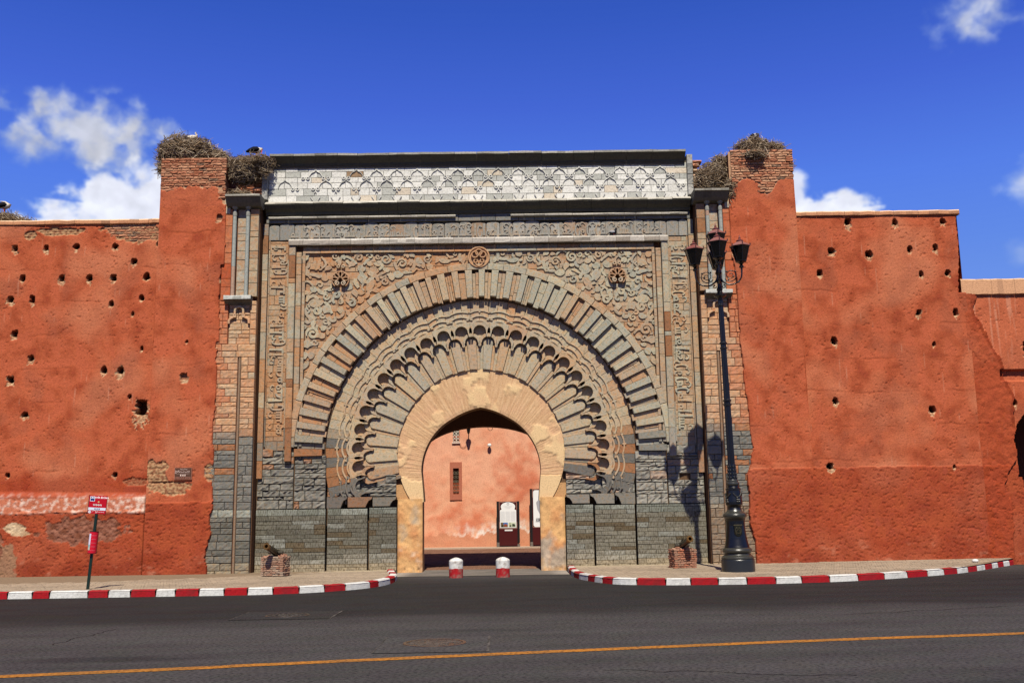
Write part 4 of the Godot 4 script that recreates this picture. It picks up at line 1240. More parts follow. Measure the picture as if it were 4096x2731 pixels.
func crown() -> void:
	# top cornice in lengths: a pale lit lip, an underside painted darker for shade
	var x := -5.90
	while x < 5.9:
		var e := minf(x + rng.randf_range(0.55, 1.05), 5.92)
		if 5.92 - e < 0.3: e = 5.92
		var lift := rng.randf_range(-0.008, 0.008)
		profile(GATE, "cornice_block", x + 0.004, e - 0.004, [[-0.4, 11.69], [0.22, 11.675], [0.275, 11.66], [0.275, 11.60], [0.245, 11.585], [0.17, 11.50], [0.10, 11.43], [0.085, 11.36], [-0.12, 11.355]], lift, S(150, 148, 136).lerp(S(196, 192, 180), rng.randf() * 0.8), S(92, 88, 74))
		x = e
	# the pale frieze
	var fz := MB.new()
	fz.box(Vector3(-6.08, 10.1, -0.5), Vector3(6.08, 11.42, -0.02), S(138, 128, 112))
	var FR := put("frieze", fz.mesh(), M.stone, GATE)
	var ys := [10.31, 10.49, 10.70, 10.87, 11.03, 11.20, 11.36]
	for r in ys.size() - 1:
		x = -5.96
		while x < 5.95:
			var e := minf(x + rng.randf_range(0.22, 0.52), 5.98)
			if 5.98 - e < 0.18: e = 5.98
			var pw := 0.86 - (0.42 * smoothstep(-2.4, 0.6, x) if r in [3, 4, 5] else (0.25 if r == 0 else 0.06))
			var col := S(240, 239, 230).lerp(S(222, 221, 212), rng.randf()) if rng.randf() < pw else S(188, 189, 180)
			if rng.randf() < 0.07: col = col.lerp(S(222, 206, 180), 0.8)
			if rng.randf() < 0.012: col = S(160, 132, 102)
			stone(FR, "marble_block", x + 0.004, e - 0.004, ys[r] + 0.004, ys[r + 1] - 0.004, 0.03 + rng.randf_range(-0.006, 0.006), -0.06, col, 0.0, 0.006, Color(0, 0, 0, 0), M.marble)
			x = e
	# two tiers of interlaced ogee arches on paired eyes; the left end has mostly weathered away
	for tier in 2:
		var per := 0.578
		var k0 := -10
		for k in range(k0, 11):
			var cx := k * per + (0.0 if tier == 0 else per / 2)
			if absf(cx) > 5.75: continue
			var gone := clampf(0.75 - (cx + 5.9) / 4.0, 0, 0.75) if tier == 0 else clampf(0.5 - (cx + 5.9) / 4.0, 0, 0.5)
			var apex := 11.23 if tier == 0 else 10.94
			var foot := 11.005 if tier == 0 else 10.685
			var col := S(224, 223, 213) if rng.randf() < 0.7 else S(184, 184, 175)
			if rng.randf() > gone:
				for s in [-1.0, 1.0]:
					var m := MB.new()
					var q := curve([Vector2(cx + s * 0.002, apex + 0.02), Vector2(cx + s * 0.05, apex - 0.035), Vector2(cx + s * 0.12, apex - 0.075), Vector2(cx + s * 0.172, apex - 0.15), Vector2(cx + s * 0.19, foot + 0.03)], 4)
					if s > 0: q.reverse()
					var w := []
					for i in q.size():
						var t := float(i) / (q.size() - 1)
						if s > 0: t = 1 - t
						w.append(lerpf(0.036, 0.014, pow(t, 0.8)))
					ribbon(m, q, w, 0.060, 0.02, col, 0.006)
					put("carved_arch", m.mesh(), M.marble, FR)
			var ex := cx + per / 2
			if absf(ex) > 5.8 or rng.randf() < gone * 0.5: continue
			for s in [-1.0, 1.0]:
				var m := MB.new()
				ribbon(m, arc_pts(Vector2(ex + s * 0.068, foot), 0.037, 100 if s < 0 else 80, (100 - 340) if s < 0 else (80 + 340), 14), same(0.032, 15), 0.060, 0.02, S(214, 213, 204), 0.006)
				put("carved_eye", m.mesh(), M.marble, FR)
				if tier == 1 and rng.randf() > gone * 0.6:
					var n := MB.new()
					ribbon(n, [Vector2(ex + s * 0.004, foot - 0.07), Vector2(ex + s * 0.03, foot - 0.125)], [0.022, 0.012], 0.060, 0.02, S(214, 213, 208), 0.004)
					ribbon(n, curve([Vector2(ex + s * 0.13, foot - 0.24), Vector2(ex + s * 0.10, foot - 0.28), Vector2(ex + s * 0.075, foot - 0.34)], 3), [0.03, 0.034, 0.034, 0.03, 0.026, 0.022, 0.018], 0.064, 0.02, S(206, 205, 200), 0.004)
					put("carved_point", n.mesh(), M.marble, FR)
	# lower cornice, shade painted into the colour of its hollow, a thin ledge
	x = -6.0
	while x < 6.0:
		var e := minf(x + rng.randf_range(0.5, 1.0), 6.0)
		if 6.0 - e < 0.3: e = 6.0
		var j := rng.randf_range(-0.012, 0.012)
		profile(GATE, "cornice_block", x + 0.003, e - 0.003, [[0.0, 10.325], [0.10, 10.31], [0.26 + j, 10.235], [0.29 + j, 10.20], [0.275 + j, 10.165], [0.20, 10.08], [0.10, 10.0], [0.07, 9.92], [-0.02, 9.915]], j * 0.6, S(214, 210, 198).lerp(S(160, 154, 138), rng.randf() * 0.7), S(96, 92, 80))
		x = e
	x = -5.92
	while x < 5.92:
		var e := minf(x + rng.randf_range(0.3, 0.9), 5.92)
		if not (x > -1.2 and x < 0.9 and rng.randf() < 0.8):
			var j := rng.randf_range(0.0, 0.02)
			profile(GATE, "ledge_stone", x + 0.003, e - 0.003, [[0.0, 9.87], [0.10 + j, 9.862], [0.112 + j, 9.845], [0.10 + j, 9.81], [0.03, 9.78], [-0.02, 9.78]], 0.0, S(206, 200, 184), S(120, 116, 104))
		x = e
	courses(GATE, "attic_block", -6.0, 6.0, 9.70, 9.92, 0.02, [0.22, 0.23], [0.4, 0.9], func(_x, _y): return [S(140, 140, 136).lerp(S(112, 114, 114), rng.randf()), Color(0, 0, 0, 0)], 0.0)
	# the stone cheeks at both ends of the frieze
	for s in [-1.0, 1.0]:
		for k in 4:
			var y0 := 10.36 + k * 0.30
			stone(GATE, "end_slab", minf(s * 5.96, s * 6.12), maxf(s * 5.96, s * 6.12), y0, y0 + 0.293, 0.16, -0.3, S(196, 194, 186).lerp(S(140, 140, 134), rng.randf()), 0.012, 0.012, Color(0, 0, 0, 0), M.marble)
		for k in 14:                                            # broken rubble behind the end slabs
			stone(GATE, "rubble_stone", minf(s * 6.14, s * 6.14 + s * rng.randf_range(0.1, 0.3)), maxf(s * 6.14, s * 6.14 + s * rng.randf_range(0.1, 0.3)), 10.4 + k * 0.075, 10.4 + k * 0.075 + 0.065, rng.randf_range(-0.1, 0.15), -0.5, S(196, 130, 98).lerp(S(222, 200, 176), rng.randf()), 0.03, 0.012)
		var w := MB.new()
		w.box(Vector3(minf(s * 6.09, s * 7.15), 10.0, -1.3), Vector3(maxf(s * 6.09, s * 7.15), 11.2, -0.85), S(84, 54, 44))  # backing darkened to paint in the shade between frieze and tower
		put("masonry_core", w.mesh(), M.brick, GATE)
		brickwork(GATE, minf(s * 6.12, s * 7.05), maxf(s * 6.12, s * 7.05), 10.3, 11.2, -0.84, func(_x, _y): return true, 0.1)

func profile(parent: Node, called: String, x0: float, x1: float, pr: Array, lift: float, top: Color, under: Color) -> void:
	# a moulded stone: the profile [z, y], from the top round the lip and back
	var m := MB.new()
	var n := maxi(1, int((x1 - x0) / 0.22))
	for i in n:
		var xa := lerpf(x0, x1, float(i) / n); var xb := lerpf(x0, x1, float(i + 1) / n)
		for k in pr.size() - 1:
			var wa := 0.010 * N3.get_noise_2d(xa * 4.0, k * 1.7 + pr[0][1]); var wb := 0.010 * N3.get_noise_2d(xb * 4.0, k * 1.7 + pr[0][1])
			var wc := 0.010 * N3.get_noise_2d(xa * 4.0, (k + 1) * 1.7 + pr[0][1]); var wd := 0.010 * N3.get_noise_2d(xb * 4.0, (k + 1) * 1.7 + pr[0][1])
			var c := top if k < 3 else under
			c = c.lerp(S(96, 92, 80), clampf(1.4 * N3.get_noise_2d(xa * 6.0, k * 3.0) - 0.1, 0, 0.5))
			m.quad(Vector3(xb, pr[k][1] + lift + wb, pr[k][0] + wb), Vector3(xa, pr[k][1] + lift + wa, pr[k][0] + wa), Vector3(xa, pr[k + 1][1] + lift + wc, pr[k + 1][0] + wc), Vector3(xb, pr[k + 1][1] + lift + wd, pr[k + 1][0] + wd), c)
	for e in [x0, x1]:
		var mid := Vector3(e, (pr[0][1] + pr[-1][1]) / 2 + lift, 0.0)
		for k in pr.size() - 1:
			var a := Vector3(e, pr[k][1] + lift, pr[k][0]); var b := Vector3(e, pr[k + 1][1] + lift, pr[k + 1][0])
			if e == x0: m.tri(mid, b, a, under)
			else: m.tri(mid, a, b, under)
	put(called, m.mesh(), M.marble, parent)

func bands() -> void:
	var grey_letter := func(_x, _y): return S(158, 157, 150).lerp(S(182, 160, 134), rng.randf() * rng.randf())
	# top band: worn upright slabs, each with a broken head
	var top := MB.new()
	top.box(Vector3(-5.93, 9.20, -0.14), Vector3(5.93, 9.70, -0.07), S(96, 92, 86))
	var TB := put("inscription_band", top.mesh(), M.stone, GATE)
	var x := -5.92
	while x < 5.9:
		var e := minf(x + rng.randf_range(0.30, 0.46), 5.92)
		if 5.92 - e < 0.2: e = 5.92
		var m := MB.new()
		var h := 9.70 + rng.randf_range(-0.07, 0.0)
		var o := PackedVector2Array([Vector2(x + 0.005, 9.205), Vector2(e - 0.005, 9.205), Vector2(e - 0.005, h - 0.05), Vector2(e - 0.04, h - 0.012), Vector2((x + e) / 2, h + 0.01), Vector2(x + 0.04, h - 0.015), Vector2(x + 0.005, h - 0.06)])
		var t := rng.randf()
		prism(m, o, -0.012 + rng.randf_range(-0.008, 0.006), -0.12, 0.01, S(172, 170, 163).lerp(S(144, 143, 138), t).lerp(S(176, 140, 108), 0.5 if rng.randf() < 0.18 else 0.0), 0.004)
		put("inscription_slab", m.mesh(), M.stone, TB)
		x = e
	var text := "ADHLWHA BSLAM AMNBN WNREMA FB SDWRHM MNEL AHWANA ELB SRR MTFABLBN LABMSHM FBHA NSB WMA HM MNHA BMHRHBN "
	inscription(TB, text, Vector2(5.2, 9.27), Vector2.LEFT, Vector2(0, 1), 0.36, 10.6, 0.012, -0.03, grey_letter)
	# side bands
	for s in [-1.0, 1.0]:
		var bk := MB.new()
		bk.box(Vector3(minf(s * 5.33, s * 5.93), 3.3, -0.14), Vector3(maxf(s * 5.33, s * 5.93), 9.19, -0.075), S(120, 92, 70))
		var SB := put("inscription_band", bk.mesh(), M.stone, GATE)
		courses(SB, "inscription_slab", minf(s * 5.35, s * 5.91), maxf(s * 5.35, s * 5.91), 3.30, 9.19, -0.035, [0.12, 0.30], [0.30, 0.6], func(a, b): return [scol(a, b, -0.25), Color(0.27, 0.15, 0.08, 0.5)], 0.0)
		for q in [[5.925, 6.075, 0.03], [5.335, 5.375, 0.0], [5.87, 5.905, 0.0]]:
			var y := 2.55 if q[1] > 5.95 else 3.4
			while y < 9.65:
				var e := minf(y + rng.randf_range(0.25, 1.0), 9.68 if q[1] > 5.95 else 9.2)
				stone(GATE, "border_stone", minf(s * q[0], s * q[1]), maxf(s * q[0], s * q[1]), y + 0.003, e - 0.003, q[2] + rng.randf_range(-0.005, 0.005), -0.12, scol(s * 6.0, y, 0.0), 0.0, 0.008, Color(0.28, 0.16, 0.09, 0.35))
				y = e
				if y > 9.1 and q[1] < 5.95: break
		var band_letter := func(a, b): return scol(a, b, 0.35)
		if s > 0: inscription(SB, text.substr(8), Vector2(5.43, 3.75), Vector2(0, 1), Vector2.RIGHT, 0.40, 5.3, -0.006, -0.06, band_letter)
		else: inscription(SB, text.substr(40), Vector2(-5.43, 9.05), Vector2(0, -1), Vector2.LEFT, 0.40, 5.3, -0.006, -0.06, band_letter)
	# the pale frame round the panel
	x = -5.335
	while x < 5.335:
		var e := minf(x + rng.randf_range(0.35, 0.75), 5.335)
		if 5.335 - e < 0.2: e = 5.335
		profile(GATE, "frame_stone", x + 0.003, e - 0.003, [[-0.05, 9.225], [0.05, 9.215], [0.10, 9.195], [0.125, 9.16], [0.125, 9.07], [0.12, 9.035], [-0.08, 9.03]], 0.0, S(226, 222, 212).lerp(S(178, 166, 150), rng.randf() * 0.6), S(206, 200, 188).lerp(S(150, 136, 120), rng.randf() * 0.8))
		x = e
	for s in [-1.0, 1.0]:
		var y := 3.0
		while y < 9.02:
			var e := minf(y + rng.randf_range(0.12, 0.9), 9.028)
			if 9.028 - e < 0.1: e = 9.028
			if not (s > 0 and y > 5.2 and y < 5.6):
				stone(GATE, "frame_stone", minf(s * 5.145, s * 5.325), maxf(s * 5.145, s * 5.325), y + 0.003, e - 0.003, 0.075 + rng.randf_range(-0.006, 0.006), -0.12, scol(s * 5.2, y, 0.7) if rng.randf() < 0.8 else S(150, 108, 80), 0.0, 0.012, Color(0.30, 0.16, 0.08, 0.3))
			y = e

func spandrels() -> void:
	for s in [-1.0, 1.0]:
		REL = put("spandrel", slab_spandrel(s).mesh(), M.stone, GATE)
		MIRROR = -s
		courses(REL, "spandrel_block", minf(0.0, s * 4.86), maxf(0.0, s * 4.86), 4.6, 8.86, -0.062, [0.13, 0.24], [0.25, 0.7], func(a, b): return [scol(a, b, -0.15 if s < 0 else 0.1), Color(0.29, 0.16, 0.09, 0.55 if s < 0 else 0.4)], 0.0, 0.010,
			func(x0, x1, y0, y1): return Vector2(maxf(absf(x0), absf(x1)), y1 - YC).length() > 5.12)
		filled.clear()
		arabesque()
		infill()
		palmette(Vector2(s * 3.88, 8.06), 0.235)
		# plain mouldings inside the frame
		for q in [[4.985, 5.13, 0.0], [4.875, 4.955, 0.008]]:
			var y := 3.4
			while y < 8.86:
				var e := minf(y + rng.randf_range(0.15, 0.55), 8.86)
				stone(GATE, "moulding_stone", minf(s * q[0], s * q[1]), maxf(s * q[0], s * q[1]), y + 0.003, e - 0.003, q[2], -0.12, scol(s * 5.0, y, 0.25), 0.0, 0.008, Color(0.28, 0.16, 0.09, 0.35))
				y = e
	for q in [[8.90, 9.02, -0.05], [8.815, 8.885, 0.008]]:
		var x := -4.95
		while x < 4.95:
			var e := minf(x + rng.randf_range(0.35, 0.9), 4.95)
			stone(GATE, "moulding_stone", x + 0.003, e - 0.003, q[0], q[1], q[2], -0.12, scol(x, 8.5, 0.25), 0.0, 0.008, Color(0.28, 0.16, 0.09, 0.3))
			x = e
	# the medallion over the crown of the arch
	REL = GATE
	MIRROR = 1.0
	var m := MB.new()
	var c := Vector2(0.0, 8.64)
	var col := S(196, 158, 124)
	var ringp := PackedVector2Array(arc_pts(c, 0.30, 0, 345, 23))
	prism(m, ringp, 0.02, -0.1, 0.03, col, 0.01)
	for k in [[90.0, 0.13], [150.0, 0.12], [30.0, 0.12]]:
		var d := c + Vector2(cos(deg_to_rad(k[0])), sin(deg_to_rad(k[0]))) * 0.125
		ribbon(m, arc_pts(d, 0.088, k[0] + 180, k[0] + 540, 14), same(0.04, 15), 0.10, 0.0, col, 0.012)
	for s in [-1.0, 1.0]: ribbon(m, arc_pts(c + Vector2(s * 0.09, -0.12), 0.05, 90, 90 - s * 330, 12), same(0.04, 13), 0.08, 0.0, col, 0.01)
	ribbon(m, arc_pts(c, 0.285, 0, 360, 28), same(0.05, 29), 0.055, -0.05, col, 0.015)
	ribbon(m, curve([c + Vector2(-0.1, -0.20), c + Vector2(0, -0.26), c + Vector2(0.1, -0.20)], 4), same(0.06, 9), 0.07, 0.0, col, 0.012)
	put("medallion", m.mesh(), M.stone, GATE)

func infill() -> void:                                     # small leaves that fill the ground between the traced ones
	for i in 1500:
		var p := Vector2(rng.randf_range(-4.84, -0.38), rng.randf_range(4.95, 8.76))
		if (p - Vector2(0, YC)).length() < 5.36 or (p - Vector2(-3.88, 8.12)).length() < 0.37: continue
		var free := 9.0
		for f in filled: free = minf(free, Vector2(f.x - p.x, f.y - p.y).length() - f.z)
		if free < 0.034: continue
		var l := minf(free * 1.5, 0.12)
		var a := rng.randf() * TAU
		var d := Vector2(cos(a), sin(a)) * l
		var q := p + d.orthogonal() * (rng.randf_range(0.5, 1.1) * (1.0 if rng.randf() < 0.5 else -1.0))
		if rng.randf() < 0.3 and free > 0.06: bd([p - d * 1.3, p - d * 0.4 + d.orthogonal() * 0.35, p + d * 0.5 + d.orthogonal() * 0.3, p + d * 1.2 - d.orthogonal() * 0.5], minf(free * 0.7, 0.05))
		else: lf(p.x - d.x, p.y - d.y, q.x, q.y, p.x + d.x, p.y + d.y, minf(free * 1.45, 0.15))

func slab_spandrel(s: float) -> MB:
	var m := MB.new()
	var o := PackedVector2Array()
	o.push_back(Vector2(0.0, 9.02))
	o.push_back(Vector2(-5.14, 9.02))
	o.push_back(Vector2(-5.14, 3.4))
	for p in arc_pts(Vector2(0, YC), 5.08, 176, 90, 24): o.push_back(p)
	if s > 0:
		var q := PackedVector2Array()
		for p in o: q.push_back(Vector2(-p.x, p.y))
		q.reverse()
		o = q
	slab(m, o, -0.105, -0.16, S(126, 88, 64))
	return m

func palmette(c: Vector2, r: float) -> void:
	var m := MB.new()
	var col := S(186, 152, 122)
	var back := PackedVector2Array(arc_pts(c, r * 0.9, 0, 340, 17))
	prism(m, back, -0.05, -0.1, 0.01, S(92, 54, 40), 0.0)  # dark backing paints in the shade of the deep petals
	for k in 5:
		var a := 90.0 + (k - 2) * 42.0
		var d := Vector2(cos(deg_to_rad(a)), sin(deg_to_rad(a)))
		var t := d.orthogonal()
		var p := []
		var w := []
		for i in 15:
			var u := TAU * i / 14.0
			p.append(c + Vector2(0, -0.02) + d * (r * 0.60 - cos(u) * r * 0.36) + t * sin(u) * r * 0.19 * (1.0 - 0.35 * cos(u)))
			w.append(r * 0.13)
		ribbon(m, p, w, 0.075, -0.06, col, 0.014)
	for s in [-1.0, 1.0]:
		var pts := []
		for i in 17:
			var a: float = deg_to_rad(90.0) - s * TAU * 1.4 * i / 16.0
			pts.append(c + Vector2(s * r * 0.34, -r * 0.52) + Vector2(cos(a), sin(a)) * r * 0.30 * (1.0 - 0.045 * i))
		ribbon(m, pts, same(r * 0.14, 17), 0.085, -0.06, S(206, 190, 168), 0.014)
		var eye := c + Vector2(s * 0.068, r * 1.55)
		ribbon(m, arc_pts(eye, 0.036, 0, 350, 12), same(0.036, 13), 0.03, -0.06, S(196, 176, 150), 0.01)
	ribbon(m, arc_pts(c + Vector2(0, -0.02), r * 1.0, -50, 230, 26), same(r * 0.16, 27), 0.06, -0.08, col, 0.016)
	put("palmette", m.mesh(), M.stone, REL)
func rings() -> void:
	# archivolt: a thin raised moulding round the great ring
	var a := 2.0
	while a < 178.0:
		var e := minf(a + rng.randf_range(4.0, 7.5), 178.0)
		var mid := pol(5.18, (a + e) / 2)
		cut(GATE, "archivolt_stone", sector(5.085, 5.27, a + 0.05, e - 0.05, 3), 0.03 + rng.randf_range(-0.004, 0.004), -0.12, 0.012, scol(mid.x, mid.y, 0.4))
		a = e
	# great ring: raised and sunk voussoirs by turns, the sunk ones often of two or three thin stones
	a = -0.5
	var up := true
	while a < 180.3:
		var w := 2.15 + rng.randf_range(-0.2, 0.3)
		if a > 179.5: break
		var mid := pol(4.7, a + w / 2)
		if up:
			var col := scol(mid.x, mid.y, 0.75)
			cut(GATE, "voussoir", sector(4.275 + rng.randf_range(0.0, 0.06), 5.075, a + 0.06, a + w - 0.06, 1), 0.045 + rng.randf_range(-0.008, 0.012), -0.42, 0.012, col)
		else:
			var parts := rng.randi_range(1, 3)
			var t := a
			for k in parts:
				var ww := w / parts
				var r1 := 5.02 + rng.randf_range(-0.05, 0.03)
				var r0 := 4.25 + rng.randf_range(-0.01, 0.05)
				var sp := rng.randf_range(4.4, 4.9) if rng.randf() < 0.5 else 0.0
				var zz := -0.028 + rng.randf_range(-0.012, 0.012)
				if sp > 0.0:
					cut(GATE, "sunk_voussoir", sector(r0, sp - 0.004, t + 0.05, t + ww - 0.05, 1), zz, -0.42, 0.006, scol(mid.x, mid.y, -0.05))
					cut(GATE, "sunk_voussoir", sector(sp + 0.004, r1, t + 0.05, t + ww - 0.05, 1), zz + 0.006, -0.42, 0.006, scol(mid.x, mid.y, -0.2))
				else:
					cut(GATE, "sunk_voussoir", sector(r0, r1, t + 0.05, t + ww - 0.05, 1), zz, -0.42, 0.006, scol(mid.x, mid.y, 0.1))
				t += ww
		a += w
		up = not up
	# recessed tympanum: plain radial stones that carry the interlaced arcs
	for i in 58:
		var s0 := -16.0 + i * 212.0 / 58.0
		var mid := pol(3.95, s0 + 1.8)
		cut(GATE, "tympanum_stone", sector(3.60, 4.262, s0 + 0.06, s0 + 212.0 / 58.0 - 0.06, 1), -0.165 + rng.randf_range(-0.004, 0.004), -0.42, 0.005, arch_col(mid))
	var hp := 4.38
	for i in 25:
		var th := 90.0 + (i - 12) * hp * 2.0
		var up2 := Vector2(cos(deg_to_rad(th)), sin(deg_to_rad(th)))
		var tn := Vector2(up2.y, -up2.x)                  # to the right, seen with «up» outward
		var c := pol(3.36, th)
		var L := func(s: float, t: float) -> Vector2: return c + tn * s + up2 * t
		var col := arch_col(c)
		# interlaced ribbons
		for q in [[0.300, 12.0, 168.0, 0.05], [0.435, 40.0, 140.0, 0.05], [0.60, 58.0, 122.0, 0.045]]:
			var b := MB.new()
			var pts := []
			for k in 13:
				var an := deg_to_rad(lerpf(q[2], q[1], k / 12.0))
				var bulge: float = q[0] * (1.0 + (0.10 if k in [0, 12] else 0.0))
				pts.append(L.call(cos(an) * bulge, sin(an) * bulge - (0.02 if q[0] > 0.5 else 0.0)))
			ribbon(b, pts, same(q[3], 13), -0.118 - q[0] * 0.03, -0.17, col, 0.008)
			put("carved_arc", b.mesh(), M.stone, GATE)
		if i % 2 == 0:
			var d := MB.new()
			var lp := []
			var lw := []
			for k in 7:
				lp.append(L.call(0.0, 0.52 + k * 0.02))
				lw.append(0.075 * sin(PI * (k + 0.5) / 7.0))
			ribbon(d, lp, lw, -0.135, -0.17, col, 0.006)
			put("carved_drop", d.mesh(), M.stone, GATE)
		# upper scallops: a lobe on slender legs, a pointed slit between neighbours
		var o := PackedVector2Array()
		for k in 5: o.push_back(pol(3.615, th - hp + 0.04 + (hp - 0.04) * 2 * k / 4.0))
		o.push_back(pol(3.50, th + hp * 0.985)); o.push_back(pol(3.42, th + hp * 0.86)); o.push_back(pol(3.32, th + hp * 0.83)); o.push_back(pol(3.205, th + hp * 0.97))
		o.push_back(L.call(-0.190, -0.15))
		for k in 11:
			var an := deg_to_rad(lerpf(188.0, -8.0, k / 10.0))
			o.push_back(L.call(cos(an) * 0.178, sin(an) * 0.178 - 0.005))
		o.push_back(L.call(0.190, -0.15))
		o.push_back(pol(3.205, th - hp * 0.97)); o.push_back(pol(3.32, th - hp * 0.83)); o.push_back(pol(3.42, th - hp * 0.86)); o.push_back(pol(3.50, th - hp * 0.985))
		o = winding(o)
		var t1 := MB.new()
		slab(t1, o, -0.125, -0.40, col)
		put("upper_scallop", t1.mesh(), M.stone, GATE)
		cut(GATE, "scallop_ground", sector(3.1, 3.6, th - hp * 0.6, th + hp * 0.6, 2), -0.305, -0.42, 0.005, arch_col(c))
		# lower scallops, half a step round
		if i == 24: continue
		var t2a := th + hp
		var u3 := Vector2(cos(deg_to_rad(t2a)), sin(deg_to_rad(t2a)))
		var n3 := Vector2(u3.y, -u3.x)
		var c3 := pol(3.06, t2a)
		var o2 := PackedVector2Array()
		for k in 9:
			var an := deg_to_rad(lerpf(28.0, 152.0, k / 8.0))
			o2.push_back(c3 + n3 * cos(an) * 0.262 + u3 * (sin(an) * 0.262))
		o2.push_back(c3 - n3 * 0.226 - u3 * 0.06); o2.push_back(c3 - n3 * 0.222 - u3 * 0.13); o2.push_back(c3 - n3 * 0.188 - u3 * 0.10); o2.push_back(c3 - n3 * 0.196 - u3 * 0.02)
		for k in 11:
			var an := deg_to_rad(lerpf(180.0, 0.0, k / 10.0))
			o2.push_back(c3 + n3 * cos(an) * 0.180 + u3 * sin(an) * 0.172)
		o2.push_back(c3 + n3 * 0.196 - u3 * 0.02); o2.push_back(c3 + n3 * 0.188 - u3 * 0.10); o2.push_back(c3 + n3 * 0.222 - u3 * 0.13); o2.push_back(c3 + n3 * 0.226 - u3 * 0.06)
		o2 = winding(o2)
		var t3 := MB.new()
		slab(t3, o2, -0.205, -0.42, arch_col(c3))
		put("lower_scallop", t3.mesh(), M.stone, GATE)
		# inner voussoirs: a raised round-headed stone under each lobe, thin stones between
		var vo := PackedVector2Array()
		vo.push_back(pol(2.29 + rng.randf_range(0, 0.03), t2a - 2.55)); 
		vo.push_back(c3 + n3 * 0.132)
		for k in 7:
			var an := deg_to_rad(lerpf(20.0, 160.0, k / 6.0))
			vo.push_back(c3 + n3 * cos(an) * 0.132 + u3 * sin(an) * 0.11)
		vo.push_back(c3 - n3 * 0.132)
		vo.push_back(pol(2.29 + rng.randf_range(0, 0.03), t2a + 2.55))
		cut(GATE, "inner_voussoir", winding(vo), -0.275 + rng.randf_range(-0.01, 0.01), -0.50, 0.010, arch_col(c3, 0.5))
		for k in 2:
			var s0 := t2a + 2.62 + k * 1.78
			cut(GATE, "thin_voussoir", sector(2.28 + rng.randf_range(0, 0.02), 2.99, s0 + 0.04, s0 + 1.74, 1), -0.318 + 0.03 * (k if rng.randf() < 0.4 else 0) + rng.randf_range(-0.008, 0.008), -0.50, 0.006, arch_col(pol(2.7, s0), 0.1))
		cut(GATE, "lobe_ground", sector(2.95, 3.24, t2a - 3.4, t2a + 3.4, 2), -0.335, -0.50, 0.004, arch_col(c3))
	# the plastered arch of the passage, brick courses showing through the worn coat
	var P := MB.new()
	var NA := 400
	var NR := 14
	var grid := []
	for i in NA + 1:
		var t := lerpf(-0.52, PI + 0.52, float(i) / NA)
		var pin := inner_r(t)
		var dir := (pin - Vector2(0, 2.7)).normalized()
		var rowg := []
		# meet the circle of radius 2.30 about the ring centre
		var oc := Vector2(0, 2.7 - YC)
		var bb := oc.dot(dir)
		var R := -bb + sqrt(bb * bb - oc.length_squared() + 2.31 * 2.31)
		var pout := Vector2(0, 2.7) + dir * R
		for k in NR + 1:
			var p := pin.lerp(pout, float(k) / NR)
			var u := rad_to_deg(atan2(p.y - 2.6, p.x))
			var j := N3.get_noise_2d(u * 0.55, p.length() * 1.1) + 0.4 * N3.get_noise_2d(p.x * 9, p.y * 9)
			var coat := smoothstep(0.12, 0.3, N2.get_noise_2d(p.x * 0.8 + 5.0, p.y * 0.8 - 2.0) + (0.5 if p.y < 2.55 and absf(p.x) < 2.2 else 0.0) + 0.4 * clampf(1.0 - Vector2(p.x + 0.02, (p.y - 4.75) * 0.7).length() / 0.25, 0, 1))
			var z := -0.345 + 0.022 * coat + 0.007 * j * (1.0 - coat)
			if k == 0: z -= 0.012
			var col := S(230, 192, 148).lerp(S(208, 166, 124), clampf(0.5 - 0.9 * j, 0, 1)).lerp(S(238, 204, 154), coat).lerp(S(224, 176, 138), clampf(N1.get_noise_2d(p.x * 3, p.y * 3), 0, 0.5))
			rowg.append([Vector3(p.x, p.y, z), col])
		grid.append(rowg)
	for i in NA:
		for k in NR:
			var q0 = grid[i][k]; var q1 = grid[i][k + 1]; var q2 = grid[i + 1][k + 1]; var q3 = grid[i + 1][k]
			P.tri3(q0[0], q1[0], q2[0], q0[1], q1[1], q2[1])
			P.tri3(q0[0], q2[0], q3[0], q0[1], q2[1], q3[1])
		var a0: Vector3 = grid[i][0][0]; var a1: Vector3 = grid[i + 1][0][0]
		P.quad(a0, a1, Vector3(a1.x, a1.y, -0.95), Vector3(a0.x, a0.y, -0.95), S(186, 146, 108))
	put("plastered_arch", P.mesh(), M.limewash, GATE)
	for s in [-1.0, 1.0]:
		var jm := MB.new()
		var pj := sheet(minf(s * 1.60, s * 2.27), maxf(s * 1.60, s * 2.27), -0.15, 1.96, 0.035, func(x, y):
			var n := N2.get_noise_2d(x * 1.5 + s * 4.0, y * 1.2)
			var c := S(232, 184, 126).lerp(S(212, 146, 96), clampf(0.35 + 1.2 * n, 0, 0.8) * smoothstep(2.2, 1.2, y))
			c = c.lerp(S(176, 168, 152), clampf(2.0 * (N2.get_noise_2d(x * 1.2 + 3.0, y * 1.0 + s * 11.0) - 0.1) + (0.9 * smoothstep(1.2, 0.7, y) - 0.35 if s > 0 else -0.35), 0, 0.8))
			c = c.lerp(S(238, 214, 186), clampf(2.0 * N3.get_noise_2d(x * 2.0, y * 2.0 + s) - 0.5, 0, 0.6) * smoothstep(1.3, 0.3, y))
			var z := -0.17 + 0.03 * n + 0.015 * N3.get_noise_2d(x * 5, y * 5)
			z -= 0.05 * smoothstep(0.56, 0.68, absf(x - s * 1.935) * 2.0)
			if y < 0.1: z += 0.05 * N3.get_noise_1d(x * 8)
			return [z, c])
		put("plastered_jamb", pj, M.limewash, GATE)
		jm.box(Vector3(minf(s * 1.61, s * 2.26), -0.3, -0.95), Vector3(maxf(s * 1.61, s * 2.26), 1.95, -0.24), S(206, 150, 104))
